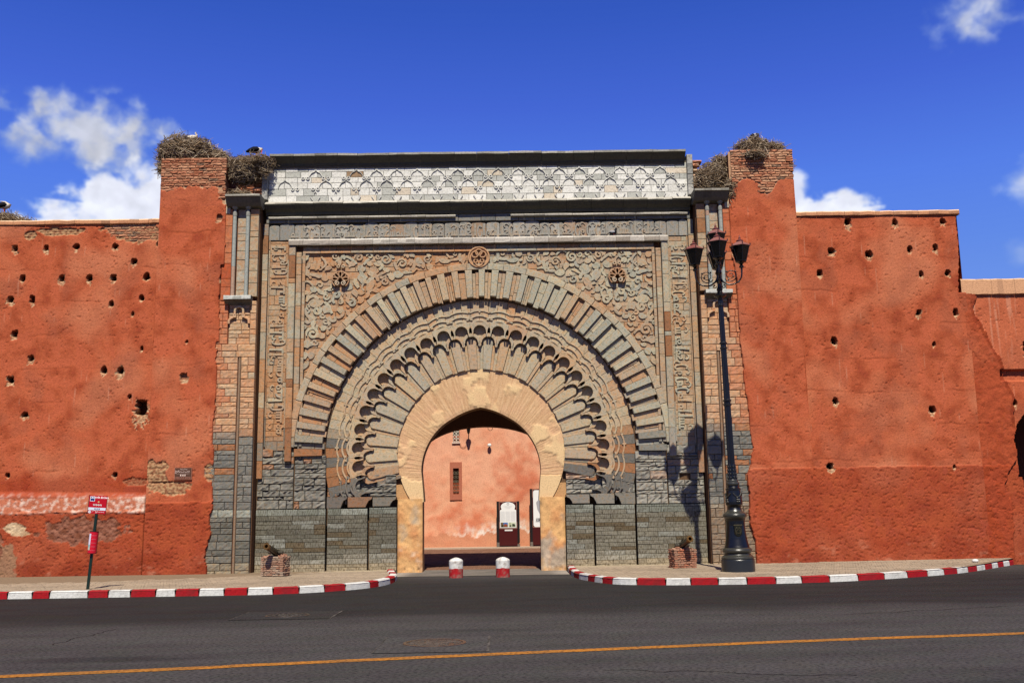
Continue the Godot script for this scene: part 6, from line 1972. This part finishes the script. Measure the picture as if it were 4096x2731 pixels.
func bollard(at: Vector3, label: String) -> void:
	var o := thing("bollard", at, label, "bollard", "painted bollards before the archway")
	for q in [["red_base", [[0.172, -0.05], [0.172, 0.22]], S(184, 30, 42)], ["white_cap", [[0.172, 0.22], [0.172, 0.40], [0.16, 0.425], [0.12, 0.452], [0.06, 0.475], [0.015, 0.485], [0.0, 0.485]], S(238, 237, 230)]]:
		var m := MB.new()
		var seg := 28
		var pr: Array = q[1]
		for i in pr.size() - 1:
			var ya: float = pr[i][1]; var yb: float = pr[i + 1][1]
			var steps := 5 if yb - ya > 0.1 else 1
			for e in steps:
				for k in seg:
					var p := []
					var nn := []
					var cc := []
					for u in [[0, 0], [1, 0], [1, 1], [0, 1]]:
						var t: float = (e + u[1]) / float(steps)
						var a: float = TAU * (k + u[0]) / seg
						var r := lerpf(pr[i][0], pr[i + 1][0], t)
						var yy := lerpf(ya, yb, t)
						if absf(yy - 0.22) < 0.001: yy += 0.008 * sin(a * 3.0) + 0.005 * sin(a * 7.0)
						p.append(Vector3(cos(a) * r, yy, -sin(a) * r))
						var c: Color = q[2]
						var w := N3.get_noise_3d(cos(a) * 1.5 + at.x * 5, yy * 9, sin(a) * 1.5)
						c = c.lerp(S(150, 130, 116), clampf(1.9 * w - 0.05 + 0.6 * smoothstep(0.08, 0.0, yy), 0, 0.7))
						cc.append(c)
					m.tri3(p[0], p[1], p[2], cc[0], cc[1], cc[2])
					m.tri3(p[0], p[2], p[3], cc[0], cc[2], cc[3])
		put(q[0], m.mesh(), M.paint, o)

func text_mesh(t: String, size: float, depth := 0.003, bold := false, font := "Droid Sans") -> TextMesh:
	var m := TextMesh.new()
	m.text = t
	var f := SystemFont.new()
	f.font_names = PackedStringArray([font])
	if bold: f.font_weight = 700
	m.font = f
	m.font_size = 32
	m.pixel_size = size / 32.0
	m.depth = depth
	m.curve_step = 2.0
	return m

func flat_mat(c: Color, rough := 0.45) -> StandardMaterial3D:
	var m := StandardMaterial3D.new()
	m.albedo_color = c
	m.roughness = rough
	return m

func bus_stop() -> void:
	var o := thing("bus_stop_sign", Vector3(-7.905, 0.12, 6.25), "leaning bus stop post with square red sign and red timetable tube", "bus stop sign")
	o.rotation_degrees = Vector3(0, 0, -3.6)
	var m := MB.new()
	m.box(Vector3(-0.024, -0.1, -0.024), Vector3(0.024, 1.60, 0.024), S(22, 44, 36))
	put("post", m.mesh(), M.sign, o)
	m = MB.new()
	m.box(Vector3(-0.175, 1.535, -0.03), Vector3(0.175, 1.905, 0.03), S(190, 16, 34))
	var bd2 := put("sign_board", m.mesh(), M.sign, o)
	bd2.rotation_degrees.y = 10
	m = MB.new()
	m.box(Vector3(-0.18, 1.53, -0.034), Vector3(-0.17, 1.91, 0.034), S(64, 58, 46))
	put("edge_strip", m.mesh(), M.sign, bd2)
	m = MB.new()
	m.box(Vector3(-0.169, 1.605, 0.0295), Vector3(0.173, 1.66, 0.032), S(224, 230, 242))
	put("name_strip", m.mesh(), M.sign, bd2)
	m = MB.new()                                           # pictogram: white square, blue bus
	m.box(Vector3(-0.152, 1.785, 0.0295), Vector3(-0.058, 1.885, 0.032), S(232, 236, 244))
	for q in [[-0.142, 1.80, -0.068, 1.835], [-0.146, 1.835, -0.064, 1.842], [-0.14, 1.855, -0.115, 1.872], [-0.098, 1.855, -0.073, 1.872], [-0.138, 1.793, -0.122, 1.80], [-0.088, 1.793, -0.072, 1.80]]:
		m.box(Vector3(q[0], q[1], 0.0318), Vector3(q[2], q[3], 0.0335), S(26, 48, 120))
	put("bus_pictogram", m.mesh(), M.sign, bd2)
	m = MB.new()
	prism(m, PackedVector2Array(arc_pts(Vector2(-0.135, 1.568), 0.029, 0, 345, 23)), 0.032, 0.029, 0.001, S(236, 236, 240))
	put("line_number_disc", m.mesh(), M.sign, bd2)
	m = MB.new()
	ribbon(m, arc_pts(Vector2(-0.045, 1.568), 0.032, 0, 180, 12), same(0.006, 13), 0.032, 0.029, S(240, 210, 206), 0.0)
	ribbon(m, curve([Vector2(-0.02, 1.565), Vector2(-0.005, 1.555), Vector2(0.015, 1.59)], 4), same(0.008, 9), 0.032, 0.029, S(240, 230, 226), 0.0)
	prism(m, PackedVector2Array(arc_pts(Vector2(0.02, 1.775), 0.017, 0, 330, 11)), 0.032, 0.029, 0.001, S(206, 186, 120))
	put("emblem", m.mesh(), M.sign, bd2)
	for t in [["Arrêt de bus", 0.05, Vector3(0.06, 1.868, 0.031), Color(0.95, 0.92, 0.92), true], ["19", 0.036, Vector3(-0.135, 1.568, 0.033), Color(0.35, 0.3, 0.4), false], ["ALSA", 0.05, Vector3(0.005, 1.632, 0.033), Color(0.2, 0.22, 0.4), true], ["Médina", 0.058, Vector3(0.0, 1.72, 0.031), Color(0.93, 0.9, 0.9), true], ["tourisme", 0.036, Vector3(0.075, 1.578, 0.031), Color(0.9, 0.72, 0.72), false]]:
		if t[0] == "Médina" or t[0] == "tourisme": continue
		put("lettering", text_mesh(t[0], t[1], 0.002, t[4]), flat_mat(t[3]), bd2, t[2])
	for t in [[Vector2(-0.08, 1.715), 0.16, 0.030, S(238, 230, 226)], [Vector2(-0.045, 1.842), 0.19, 0.009, S(226, 130, 138)], [Vector2(0.015, 1.572), 0.13, 0.018, S(236, 170, 172)]]:
		m = MB.new()                                       # script too small to read: a run of pen strokes
		var pts := []
		for i in 41: pts.append(t[0] + Vector2(t[1] * i / 40.0, t[2] * sin(i * 1.9) * (0.4 + 0.35 * sin(i * 0.53)) ))
		ribbon(m, pts, same(t[2] * 0.42, 41), 0.0318, 0.029, t[3], 0.0)
		put("script", m.mesh(), M.sign, bd2)
	m = MB.new()
	lathe(m, [[0.0, 0.735], [0.086, 0.735], [0.088, 0.74], [0.088, 1.165], [0.086, 1.17], [0.0, 1.17]], 24, S(206, 26, 46))
	var tb := put("timetable_tube", m.mesh(), M.sign, o)
	m = MB.new()
	lathe(m, [[0.09, 0.728], [0.09, 0.742]], 24, S(120, 20, 30))
	lathe(m, [[0.09, 1.166], [0.09, 1.18], [0.0, 1.18]], 24, S(46, 20, 24))
	put("end_ring", m.mesh(), M.sign, tb)
	m = MB.new()
	for k in 7:
		var a0 := deg_to_rad(-162.0 + k * 8.0); var a1 := deg_to_rad(-154.0 + k * 8.0)
		var A := Vector3(cos(a0), 0, -sin(a0)) * 0.0895; var B := Vector3(cos(a1), 0, -sin(a1)) * 0.0895
		for r in 6:
			var c := S(226, 222, 240) if r > 1 else (S(196, 208, 186) if r == 0 else S(140, 190, 190))
			m.quad(A + Vector3.UP * (0.80 + r * 0.055), B + Vector3.UP * (0.80 + r * 0.055), B + Vector3.UP * (0.855 + r * 0.055), A + Vector3.UP * (0.855 + r * 0.055), c)
	put("paper_panel", m.mesh(), M.sign, tb)
	m = MB.new()
	for r in 5:
		for k in 6:
			var a0 := deg_to_rad(-95.0 + k * 10.0); var a1 := deg_to_rad(-88.0 + k * 10.0)
			var A := Vector3(cos(a0), 0, -sin(a0)) * 0.0892; var B := Vector3(cos(a1), 0, -sin(a1)) * 0.0892
			m.quad(A + Vector3.UP * (0.79 + r * 0.075), B + Vector3.UP * (0.79 + r * 0.075), B + Vector3.UP * (0.80 + r * 0.075), A + Vector3.UP * (0.80 + r * 0.075), S(222, 110, 120))
	put("timetable_lines", m.mesh(), M.sign, tb)

func plaque() -> void:
	var o := thing("street_name_plaque", Vector3(-7.895, 2.70, 0.50), "weathered brown street name plaque with Arabic and French lettering on red wall", "street sign")
	var m := MB.new()
	m.box(Vector3(-0.235, -0.16, -0.04), Vector3(0.235, 0.16, 0.02), S(176, 116, 92))
	put("border", m.mesh(), M.plaster, o)
	m = MB.new()
	m.box(Vector3(-0.215, -0.142, 0.0), Vector3(0.222, 0.150, 0.024), S(96, 66, 54))
	put("plate", m.mesh(), M.paint, o)
	var c := Color(0.88, 0.78, 0.72)
	put("lettering", text_mesh("R U E", 0.062, 0.003, true), flat_mat(c, 0.8), o, Vector3(0, -0.045, 0.025))
	put("lettering", text_mesh("OKBA BEN NAFAA", 0.052, 0.003, false), flat_mat(Color(0.62, 0.40, 0.33), 0.9), o, Vector3(0.0, -0.108, 0.025))
	m = MB.new()
	m.box(Vector3(-0.16, -0.006, 0.024), Vector3(0.18, 0.0, 0.027), S(206, 178, 166))
	put("rule", m.mesh(), M.paint, o)
	# two lines of Arabic, written as strokes from right to left: zanqa / uqba ibn nafi
	var lines := [[[Vector2(0.105, 0.125), Vector2(0.10, 0.108), Vector2(0.075, 0.10)], [Vector2(0.075, 0.125), Vector2(0.06, 0.112), Vector2(0.03, 0.112), Vector2(0.01, 0.104), Vector2(-0.03, 0.104), Vector2(-0.07, 0.118), Vector2(-0.06, 0.128)]],
		[[Vector2(0.17, 0.072), Vector2(0.155, 0.062), Vector2(0.175, 0.048), Vector2(0.13, 0.045), Vector2(0.12, 0.062), Vector2(0.105, 0.045), Vector2(0.08, 0.042), Vector2(0.06, 0.036), Vector2(0.055, 0.05), Vector2(0.04, 0.04)], [Vector2(0.03, 0.066), Vector2(0.02, 0.045), Vector2(-0.02, 0.036), Vector2(-0.05, 0.05), Vector2(-0.052, 0.062)], [Vector2(-0.07, 0.06), Vector2(-0.075, 0.044), Vector2(-0.105, 0.042), Vector2(-0.108, 0.092)], [Vector2(-0.12, 0.06), Vector2(-0.135, 0.075), Vector2(-0.14, 0.055), Vector2(-0.12, 0.045), Vector2(-0.17, 0.05), Vector2(-0.18, 0.075), Vector2(-0.20, 0.078), Vector2(-0.185, 0.05), Vector2(-0.205, 0.03), Vector2(-0.19, 0.008), Vector2(-0.165, 0.012)]]]
	for l in lines:
		m = MB.new()
		for s in l:
			var q := curve(s, 4)
			ribbon(m, q, same(0.011, q.size()), 0.027, 0.022, S(216, 190, 178), 0.0)
		for p in ([Vector2(0.03, 0.135), Vector2(-0.02, 0.132)] if l == lines[0] else [Vector2(0.125, 0.085), Vector2(-0.0, 0.07), Vector2(-0.08, 0.08), Vector2(-0.13, 0.095)]):
			ribbon(m, [p, p + Vector2(0.008, 0)], same(0.009, 2), 0.027, 0.022, S(206, 176, 164), 0.0)
		put("arabic_lettering", m.mesh(), M.paint, o)

func info_boards() -> void:
	var red := S(74, 26, 24)
	for n in 2:
		var x0 := 0.25 if n == 0 else 1.76
		var x1 := 1.28 if n == 0 else 2.95
		var h := 2.02 if n == 0 else 2.56
		var o := thing("information_board", Vector3((x0 + x1) / 2, 0.06, -18.45), "dark information board with arch-shaped white text panel and two photographs" if n == 0 else "taller dark information board with rounded white map panel, half hidden by arch jamb", "information board", "information boards in the courtyard")
		var w := (x1 - x0) / 2
		for s in [-1, 1]:
			var m := MB.new()
			m.box(Vector3(minf(s * w, s * (w - 0.10)), 0.16, -0.05), Vector3(maxf(s * w, s * (w - 0.10)), h, 0.05), S(30, 30, 32))
			put("post", m.mesh(), M.sign, o)
			m = MB.new()
			m.box(Vector3(minf(s * (w + 0.01), s * (w - 0.11)), -0.01, -0.06), Vector3(maxf(s * (w + 0.01), s * (w - 0.11)), 0.20 if s < 0 else 0.12, 0.06), S(120, 112, 104))
			put("shoe", m.mesh(), M.concrete, o)
		var m := MB.new()
		m.box(Vector3(-w + 0.1, 0.06, -0.03), Vector3(w - 0.1, h - 0.01, 0.0), red)
		var panel := put("panel", m.mesh(), M.sign, o)
		var trim := S(196, 150, 130)
		var bot := 0.80 if n == 0 else 0.84
		m = MB.new()
		for q in [[-w + 0.115, h - 0.38, -w + 0.13, h - 0.03], [w - 0.13, h - 0.38, w - 0.115, h - 0.03], [-w + 0.115, h - 0.045, -w + 0.32, h - 0.03], [w - 0.32, h - 0.045, w - 0.115, h - 0.03], [-w + 0.115, bot, w - 0.115, bot + 0.015], [-w + 0.115, bot, -w + 0.13, bot + 0.3], [w - 0.13, bot, w - 0.115, bot + 0.3]]:
			m.box(Vector3(q[0], q[1], -0.01), Vector3(q[2], q[3], 0.004), trim)
		put("gilt_trim", m.mesh(), M.sign, panel)
		m = MB.new()
		var o2 := PackedVector2Array()
		if n == 0:
			o2.append_array(PackedVector2Array([Vector2(-0.37, 0.84), Vector2(0.37, 0.84), Vector2(0.37, 1.62), Vector2(0.29, 1.66)]))
			for p in arc_pts(Vector2(0, 1.78), 0.325, -18, 198, 18): o2.push_back(Vector2(p.x, 1.78 + (p.y - 1.78) * 0.62))
			o2.append_array(PackedVector2Array([Vector2(-0.29, 1.66), Vector2(-0.37, 1.62)]))
		else:
			for q in [[Vector2(w - 0.25, 0.96), -90.0], [Vector2(w - 0.25, h - 0.16), 0.0], [Vector2(-w + 0.25, h - 0.16), 90.0], [Vector2(-w + 0.25, 0.96), 180.0]]:
				for p in arc_pts(q[0], 0.10, q[1], q[1] + 90.0, 5): o2.push_back(p)
		slab(m, winding(o2), 0.008, -0.005, S(240, 242, 240))
		put("white_panel", m.mesh(), M.sign, panel)
		m = MB.new()
		if n == 0:
			ribbon(m, arc_pts(Vector2(0, 1.90), 0.045, 0, 360, 16), same(0.02, 17), 0.011, 0.006, S(150, 150, 156), 0.0)
			for k in 3: ribbon(m, [Vector2(-0.2 + 0.05 * k, 1.79 - k * 0.045), Vector2(0.2 - 0.05 * k, 1.79 - k * 0.045)], same(0.012, 2), 0.011, 0.006, S(200, 202, 206), 0.0)
			for col in 3:
				for r in 15: ribbon(m, [Vector2(-0.35 + col * 0.235, 1.56 - r * 0.03), Vector2(-0.13 + col * 0.235 - rng.randf() * 0.03, 1.56 - r * 0.03)], same(0.009, 2), 0.011, 0.006, S(208, 210, 214), 0.0)
			m.box(Vector3(-0.16, 0.70, 0.0), Vector3(0.19, 0.765, 0.008), S(232, 232, 228))
		else:
			for k in 40: ribbon(m, [Vector2(-w + 0.24 + rng.randf() * 0.35, 1.05 + rng.randf() * 0.22), Vector2(-w + 0.26 + rng.randf() * 0.33, 1.05 + rng.randf() * 0.22)], same(0.012, 2), 0.011, 0.006, S(176, 178, 182), 0.0)
		put("printed_text", m.mesh(), M.sign, panel)
		m = MB.new()
		if n == 0:
			for q in [[-0.34, S(112, 96, 72), S(86, 120, 178), S(150, 74, 48)], [0.015, S(176, 186, 156), S(206, 214, 190), S(52, 60, 46)]]:
				m.quad(Vector3(q[0], 0.87, 0.011), Vector3(q[0] + 0.325, 0.87, 0.011), Vector3(q[0] + 0.325, 1.08, 0.011), Vector3(q[0], 1.08, 0.011), q[1])
				m.quad(Vector3(q[0] + 0.12, 0.98, 0.0125), Vector3(q[0] + 0.325, 0.98, 0.0125), Vector3(q[0] + 0.325, 1.08, 0.0125), Vector3(q[0] + 0.12, 1.08, 0.0125), q[2])
				m.quad(Vector3(q[0] + 0.17, 0.90, 0.014), Vector3(q[0] + 0.30, 0.90, 0.014), Vector3(q[0] + 0.28, 1.0, 0.014), Vector3(q[0] + 0.17, 1.02, 0.014), q[3])
				m.quad(Vector3(q[0] + 0.05, 0.88, 0.014), Vector3(q[0] + 0.11, 0.88, 0.014), Vector3(q[0] + 0.10, 0.97, 0.014), Vector3(q[0] + 0.06, 0.97, 0.014), S(40, 36, 34))
		else:
			slab(m, winding(PackedVector2Array([Vector2(-w + 0.28, 1.95), Vector2(-w + 0.34, 1.62), Vector2(-w + 0.45, 1.42), Vector2(-w + 0.60, 1.5), Vector2(-w + 0.66, 2.15), Vector2(-w + 0.5, 2.18)])), 0.011, 0.006, S(166, 168, 172))
		put("printed_picture", m.mesh(), M.sign, panel)

func wall_fittings() -> void:
	var o := thing("security_lamp", Vector3(-0.05, 4.63, -18.98), "small white lamp fixed high on the courtyard wall, seen through the arch", "wall lamp")
	var m := MB.new()
	lathe(m, [[0.03, -0.05], [0.085, -0.03], [0.095, 0.02], [0.09, 0.05], [0.06, 0.09], [0.0, 0.10]], 16, S(232, 230, 222), Vector3(0, 0, 0.14))
	put("housing", m.mesh(), M.sign, o)
	m = MB.new()
	tube(m, [Vector3(0, 0.0, -0.02), Vector3(0, 0.0, 0.10)], [0.025, 0.025], 8, S(180, 176, 168))
	tube(m, [Vector3(0, -0.03, 0.14), Vector3(0, -0.12, 0.13)], [0.025, 0.012], 8, S(120, 90, 80))
	put("bracket", m.mesh(), M.sign, o)
	m = MB.new()
	var pts := []
	for p in curve([Vector2(0.0, 0.0), Vector2(0.06, -0.2), Vector2(0.2, -0.28), Vector2(0.34, -0.16), Vector2(0.42, 0.08), Vector2(0.43, 0.6)], 5): pts.append(Vector3(p.x, p.y, 0.015))
	tube(m, pts, same(0.009, pts.size()), 5, S(96, 62, 52))
	var cc := put("wall_cable", m.mesh(), M.sign, null, Vector3(-1.45, 4.85, -18.97))
	tag(cc, "thin dark cable looping down beside the upper courtyard grille", "cable")
	var l := thing("wall_lantern", Vector3(-1.0, 5.35, -18.98), "black bracket lantern high on the courtyard wall, mostly hidden by the arch", "wall lantern")
	m = MB.new()
	tube(m, [Vector3(0, 0.0, 0), Vector3(0, 0.25, 0.25), Vector3(0, 0.25, 0.45)], [0.02, 0.02, 0.02], 6, S(30, 28, 28))
	put("bracket", m.mesh(), M.iron, l)
	m = MB.new()
	lathe(m, [[0.0, -0.32], [0.02, -0.25], [0.06, -0.2], [0.11, 0.05], [0.13, 0.07], [0.05, 0.16], [0.02, 0.24]], 8, S(34, 30, 30), Vector3(0, 0.05, 0.45))
	put("lantern_body", m.mesh(), M.iron, l)
	var hk := put("hanging_wire", wire().mesh(), M.sign, null, Vector3(0.12, 4.26, -5.25))
	var scrap := MB.new()
	ball(scrap, Vector3(0, 0.04, 0), Vector3(0.09, 0.05, 0.06), S(236, 234, 230), 8)
	tag(put("paper_scrap", scrap.mesh(), M.paint, null, Vector3(12.35, 0.16, 1.9)), "crumpled white scrap lying on the pavement by the last kerb stones", "litter")
	tag(hk, "short loose wire hanging from the crown of the passage ceiling", "wire")

func wire() -> MB:
	var m := MB.new()
	var pts := []
	for p in curve([Vector2(0.0, 0.12), Vector2(0.0, 0.0), Vector2(0.06, -0.06), Vector2(0.13, -0.03), Vector2(0.15, 0.04)], 5): pts.append(Vector3(p.x, p.y, 0.0))
	tube(m, pts, same(0.008, pts.size()), 5, S(40, 30, 28))
	return m

func manholes() -> void:
	for q in [[Vector3(-0.22, 0.004, 14.72), 0.335, "round studded manhole cover just behind the yellow line"], [Vector3(-2.80, 0.004, 11.0), 0.30, "dull round manhole cover in mid road, nearer the kerb than the other"]]:
		var o := thing("manhole_cover", q[0], q[2], "manhole cover", "manhole covers in the road")
		var r: float = q[1]
		var m := MB.new()
		lathe(m, [[r + 0.05, -0.01], [r + 0.045, 0.006], [r + 0.008, 0.006], [r + 0.006, -0.01]], 40, S(72, 62, 54))
		put("frame_ring", m.mesh(), M.iron, o)
		m = MB.new()
		lathe(m, [[r, -0.01], [r, 0.002], [0.0, 0.0022]], 40, S(52, 47, 44))
		put("cover_plate", m.mesh(), M.iron, o)
		m = MB.new()
		for i in range(-7, 8):
			for j in range(-7, 8):
				var p := Vector2(i + (0.5 if j % 2 else 0.0), j) * (r / 7.2)
				if p.length() < r * 0.93 and rng.randf() < 0.8:
					var hw := r / 7.2 * rng.randf_range(0.25, 0.42)
					m.box(Vector3(p.x - hw, 0.0, p.y - hw * 0.6), Vector3(p.x + hw, 0.007, p.y + hw * 0.6), S(126, 120, 112).lerp(S(70, 64, 58), rng.randf() * (0.7 if r > 0.32 else 1.2)))
		tag(put("raised_studs", m.mesh(), M.iron, o), "", "", "", "stuff")

# --- nests and birds ---------------------------------------------------------------------------------------------------------------------
func nest(label: String, at: Vector3, lumps: Array, sticks: int, sd: int) -> void:
	var o := thing("stork_nest", at, label, "nest", "stork nests on the walls")
	var r := RandomNumberGenerator.new()
	r.seed = sd
	var m := MB.new()
	for l in lumps:
		ball(m, Vector3(l[0], l[1], l[4]), Vector3(l[2] * 0.82, l[3] * 0.78, minf(0.55, l[2]) * 0.8), S(62, 48, 36), 14)
	put("matted_core", m.mesh(), M.twig, o)
	var st := MB.new()
	var weights := 0.0
	for l in lumps: weights += l[2] * l[3]
	for l in lumps:
		var n := int(sticks * l[2] * l[3] / weights)
		for i in n:
			var u := Vector3(r.randfn(), r.randfn(), r.randfn()).normalized()
			if u.z < -0.4: u.z = -u.z
			var c := Vector3(l[0], l[1], l[4]) + u * Vector3(l[2], l[3], minf(0.55, l[2])) * r.randf_range(0.72, 1.0)
			var t := Vector3(r.randfn(), r.randfn() * 0.45, r.randfn() * 0.7).normalized()
			t = (t - u * t.dot(u) * 0.8).normalized()
			if r.randf() < 0.16: t = (t + u * 0.9 + Vector3(0, 0.3 * signf(u.y), 0)).normalized()
			var len := r.randf_range(0.07, 0.24)
			var w := r.randf_range(0.004, 0.010)
			var col := S(150, 126, 98).lerp(S(92, 74, 58), r.randf()).lerp(S(212, 196, 170), r.randf() * r.randf() * 1.1)
			var bend := Vector3(r.randfn(), r.randfn(), r.randfn()) * 0.02
			stick(st, c - t * len, c + bend, w, col)
			stick(st, c + bend, c + t * len, w * 0.8, col)
	tag(put("twigs", st.mesh(), M.twig, o), "", "", "", "stuff")

func stick(m: MB, a: Vector3, b: Vector3, w: float, col: Color) -> void:
	var d := (b - a).normalized()
	var s := d.cross(Vector3(0.3, 0.9, 0.2)).normalized() * w
	var t := s.cross(d).normalized() * w
	var q := [s, -s * 0.5 + t * 0.87, -s * 0.5 - t * 0.87]
	for k in 3:
		m.quad(a + q[(k + 1) % 3], a + q[k], b + q[k], b + q[(k + 1) % 3], col)

func loft(m: MB, rings: Array, seg: int, cf: Callable) -> void:
	# one smooth skin over ellipses: [centre, half width (z), half height, tangent]
	var P := []
	for r in rings:
		var c: Vector3 = r[0]
		var t: Vector3 = r[3].normalized()
		var side := Vector3(0, 0, 1)
		var up := side.cross(t).normalized()
		var row := []
		for k in seg:
			var a := TAU * k / seg
			row.append(c + side * cos(a) * r[1] + up * sin(a) * r[2])
		P.append([row, c])
	for i in P.size() - 1:
		for k in seg:
			var q := (k + 1) % seg
			var a: Vector3 = P[i][0][k]; var b: Vector3 = P[i][0][q]; var d: Vector3 = P[i + 1][0][q]; var e: Vector3 = P[i + 1][0][k]
			var na: Vector3 = (a - P[i][1]).normalized(); var nb: Vector3 = (b - P[i][1]).normalized(); var nd: Vector3 = (d - P[i + 1][1]).normalized(); var ne: Vector3 = (e - P[i + 1][1]).normalized()
			var col: Color = cf.call((a + d) / 2.0)
			m.smooth(a, d, b, na, nd, nb, col)
			m.smooth(a, e, d, na, ne, nd, col)

func stork(pose: String, at: Vector3, label: String) -> void:
	# faces +x in its own axes; a stork stands about a metre tall
	var o := thing("stork", at, label, "stork", "white storks on the nests")
	var W := S(232, 222, 204)
	var K := S(34, 32, 36)
	var white := func(_p): return W
	var body := MB.new()
	var neck := []
	var head := Vector3(0.30, 0.42, 0)
	var beak := Vector3(0.42, 0.30, 0)
	var base := 0.0
	match pose:
		"sitting":
			head = Vector3(0.17, 0.36, 0); beak = Vector3(0.27, 0.14, 0.02)
		"low":
			head = Vector3(0.02, 0.16, 0.06); beak = Vector3(-0.20, 0.05, 0.12)
		"preening":
			base = 0.20; head = Vector3(0.20, 0.40, 0.06); beak = Vector3(0.22, 0.12, 0.14)
		"back":
			base = 0.12; head = Vector3(0.10, 0.14, 0.16); beak = Vector3(0.14, -0.04, 0.18)
		"standing":
			base = 0.32; head = Vector3(-0.25, 0.70, 0); beak = Vector3(-0.40, 0.60, 0)
	var low := 0.5 if pose == "low" else 1.0
	var B := Vector3(0, base + 0.12 * low, 0)
	loft(body, [[B + Vector3(-0.30, -0.02, 0), 0.01, 0.01, Vector3(1, 0.1, 0)], [B + Vector3(-0.22, 0.0, 0), 0.07, 0.06, Vector3(1, 0.1, 0)], [B + Vector3(-0.08, 0.02, 0), 0.125, 0.125 * low, Vector3(1, 0.05, 0)], [B + Vector3(0.06, 0.03, 0), 0.13, 0.135 * low, Vector3(1, 0.1, 0)], [B + Vector3(0.16, 0.06, 0), 0.10, 0.105 * low, Vector3(1, 0.4, 0)], [B + Vector3(0.20, 0.12, 0.0), 0.06, 0.065, Vector3(0.5, 1, 0)],
		[(B + Vector3(0.20, 0.12, 0)).lerp(head, 0.5) + Vector3(0.03, 0, 0), 0.035, 0.038, head - B - Vector3(0.2, 0.12, 0)], [head - Vector3(0.0, 0.02, 0), 0.036, 0.04, Vector3(0.3, 1, 0)], [head + Vector3(0.01, 0.035, 0), 0.034, 0.035, Vector3(0.3, 1, 0)], [head + Vector3(0.01, 0.055, 0), 0.006, 0.006, Vector3(0.2, 1, 0)]], 14, white)
	put("body", body.mesh(), M.feather, o)
	var bk := MB.new()
	tube(bk, [head + Vector3(0.02, 0.01, 0) * signf(beak.x - head.x + 0.001), (head + beak) / 2, beak], [0.020, 0.013, 0.003], 8, S(206, 74, 50))
	put("beak", bk.mesh(), M.sign, o)
	for s in [-1.0, 1.0]:
		var ey := MB.new()
		ball(ey, head + Vector3(0.015, 0.02, s * 0.031), Vector3.ONE * 0.008, K, 8)
		put("eye", ey.mesh(), M.sign, o)
		if pose == "sitting": continue
		var wg := MB.new()
		var wz: float = 0.11 * s
		loft(wg, [[B + Vector3(0.12, 0.06, wz), 0.01, 0.02, Vector3(-1, 0, 0)], [B + Vector3(0.04, 0.06, wz * 1.08), 0.035, 0.10 * low, Vector3(-1, -0.1, 0)], [B + Vector3(-0.12, 0.04, wz * 0.95), 0.04, 0.11 * low, Vector3(-1, -0.15, 0)], [B + Vector3(-0.28, 0.0, wz * 0.7), 0.03, 0.07, Vector3(-1, -0.25, 0)], [B + Vector3(-0.42, -0.05, wz * 0.4), 0.008, 0.015, Vector3(-1, -0.3, 0)]], 12, func(_p): return K)
		put("wing", wg.mesh(), M.feather, o)
		if base > 0.1:
			var lg := MB.new()
			tube(lg, [B + Vector3(0.0, -0.08, s * 0.05), Vector3(0.02, base * 0.5, s * 0.05), Vector3(0.0, -0.06, s * 0.05)], [0.03, 0.012, 0.010], 8, S(190, 84, 60))
			put("leg", lg.mesh(), M.feather, o)
	match pose:
		"preening": o.rotation_degrees.y = 12
		"back": o.rotation_degrees.y = -65
		"standing": o.rotation_degrees.y = 8
	o.scale = Vector3.ONE * 0.70

func pigeon() -> void:
	var o := thing("pigeon", Vector3(3.80, 9.225, 0.08), "small dark pigeon with pale wing patch, perched on pale frame above carved panel", "pigeon")
	var g := S(44, 46, 54)
	var b := MB.new()
	loft(b, [[Vector3(-0.17, 0.03, 0), 0.012, 0.006, Vector3(1, 0.2, 0)], [Vector3(-0.10, 0.055, 0), 0.03, 0.022, Vector3(1, 0.3, 0)], [Vector3(-0.02, 0.075, 0), 0.05, 0.05, Vector3(1, 0.4, 0)], [Vector3(0.05, 0.10, 0), 0.048, 0.052, Vector3(1, 0.8, 0)], [Vector3(0.075, 0.15, 0), 0.028, 0.028, Vector3(0.3, 1, 0)], [Vector3(0.085, 0.19, 0), 0.024, 0.024, Vector3(0.3, 1, 0)], [Vector3(0.09, 0.212, 0), 0.004, 0.004, Vector3(0, 1, 0)]], 12, func(_p): return g)
	put("body", b.mesh(), M.feather, o)
	for s in [-1.0, 1.0]:
		var w := MB.new()
		ball(w, Vector3(-0.03, 0.085, s * 0.045), Vector3(0.08, 0.036, 0.012), S(176, 176, 180), 10)
		put("wing", w.mesh(), M.feather, o)
		var l := MB.new()
		tube(l, [Vector3(0.01, 0.04, s * 0.02), Vector3(0.015, -0.005, s * 0.02)], [0.006, 0.005], 6, S(176, 96, 84))
		put("leg", l.mesh(), M.feather, o)
	var k := MB.new()
	tube(k, [Vector3(0.10, 0.19, 0), Vector3(0.13, 0.182, 0)], [0.008, 0.002], 6, S(60, 56, 56))
	put("beak", k.mesh(), M.sign, o)
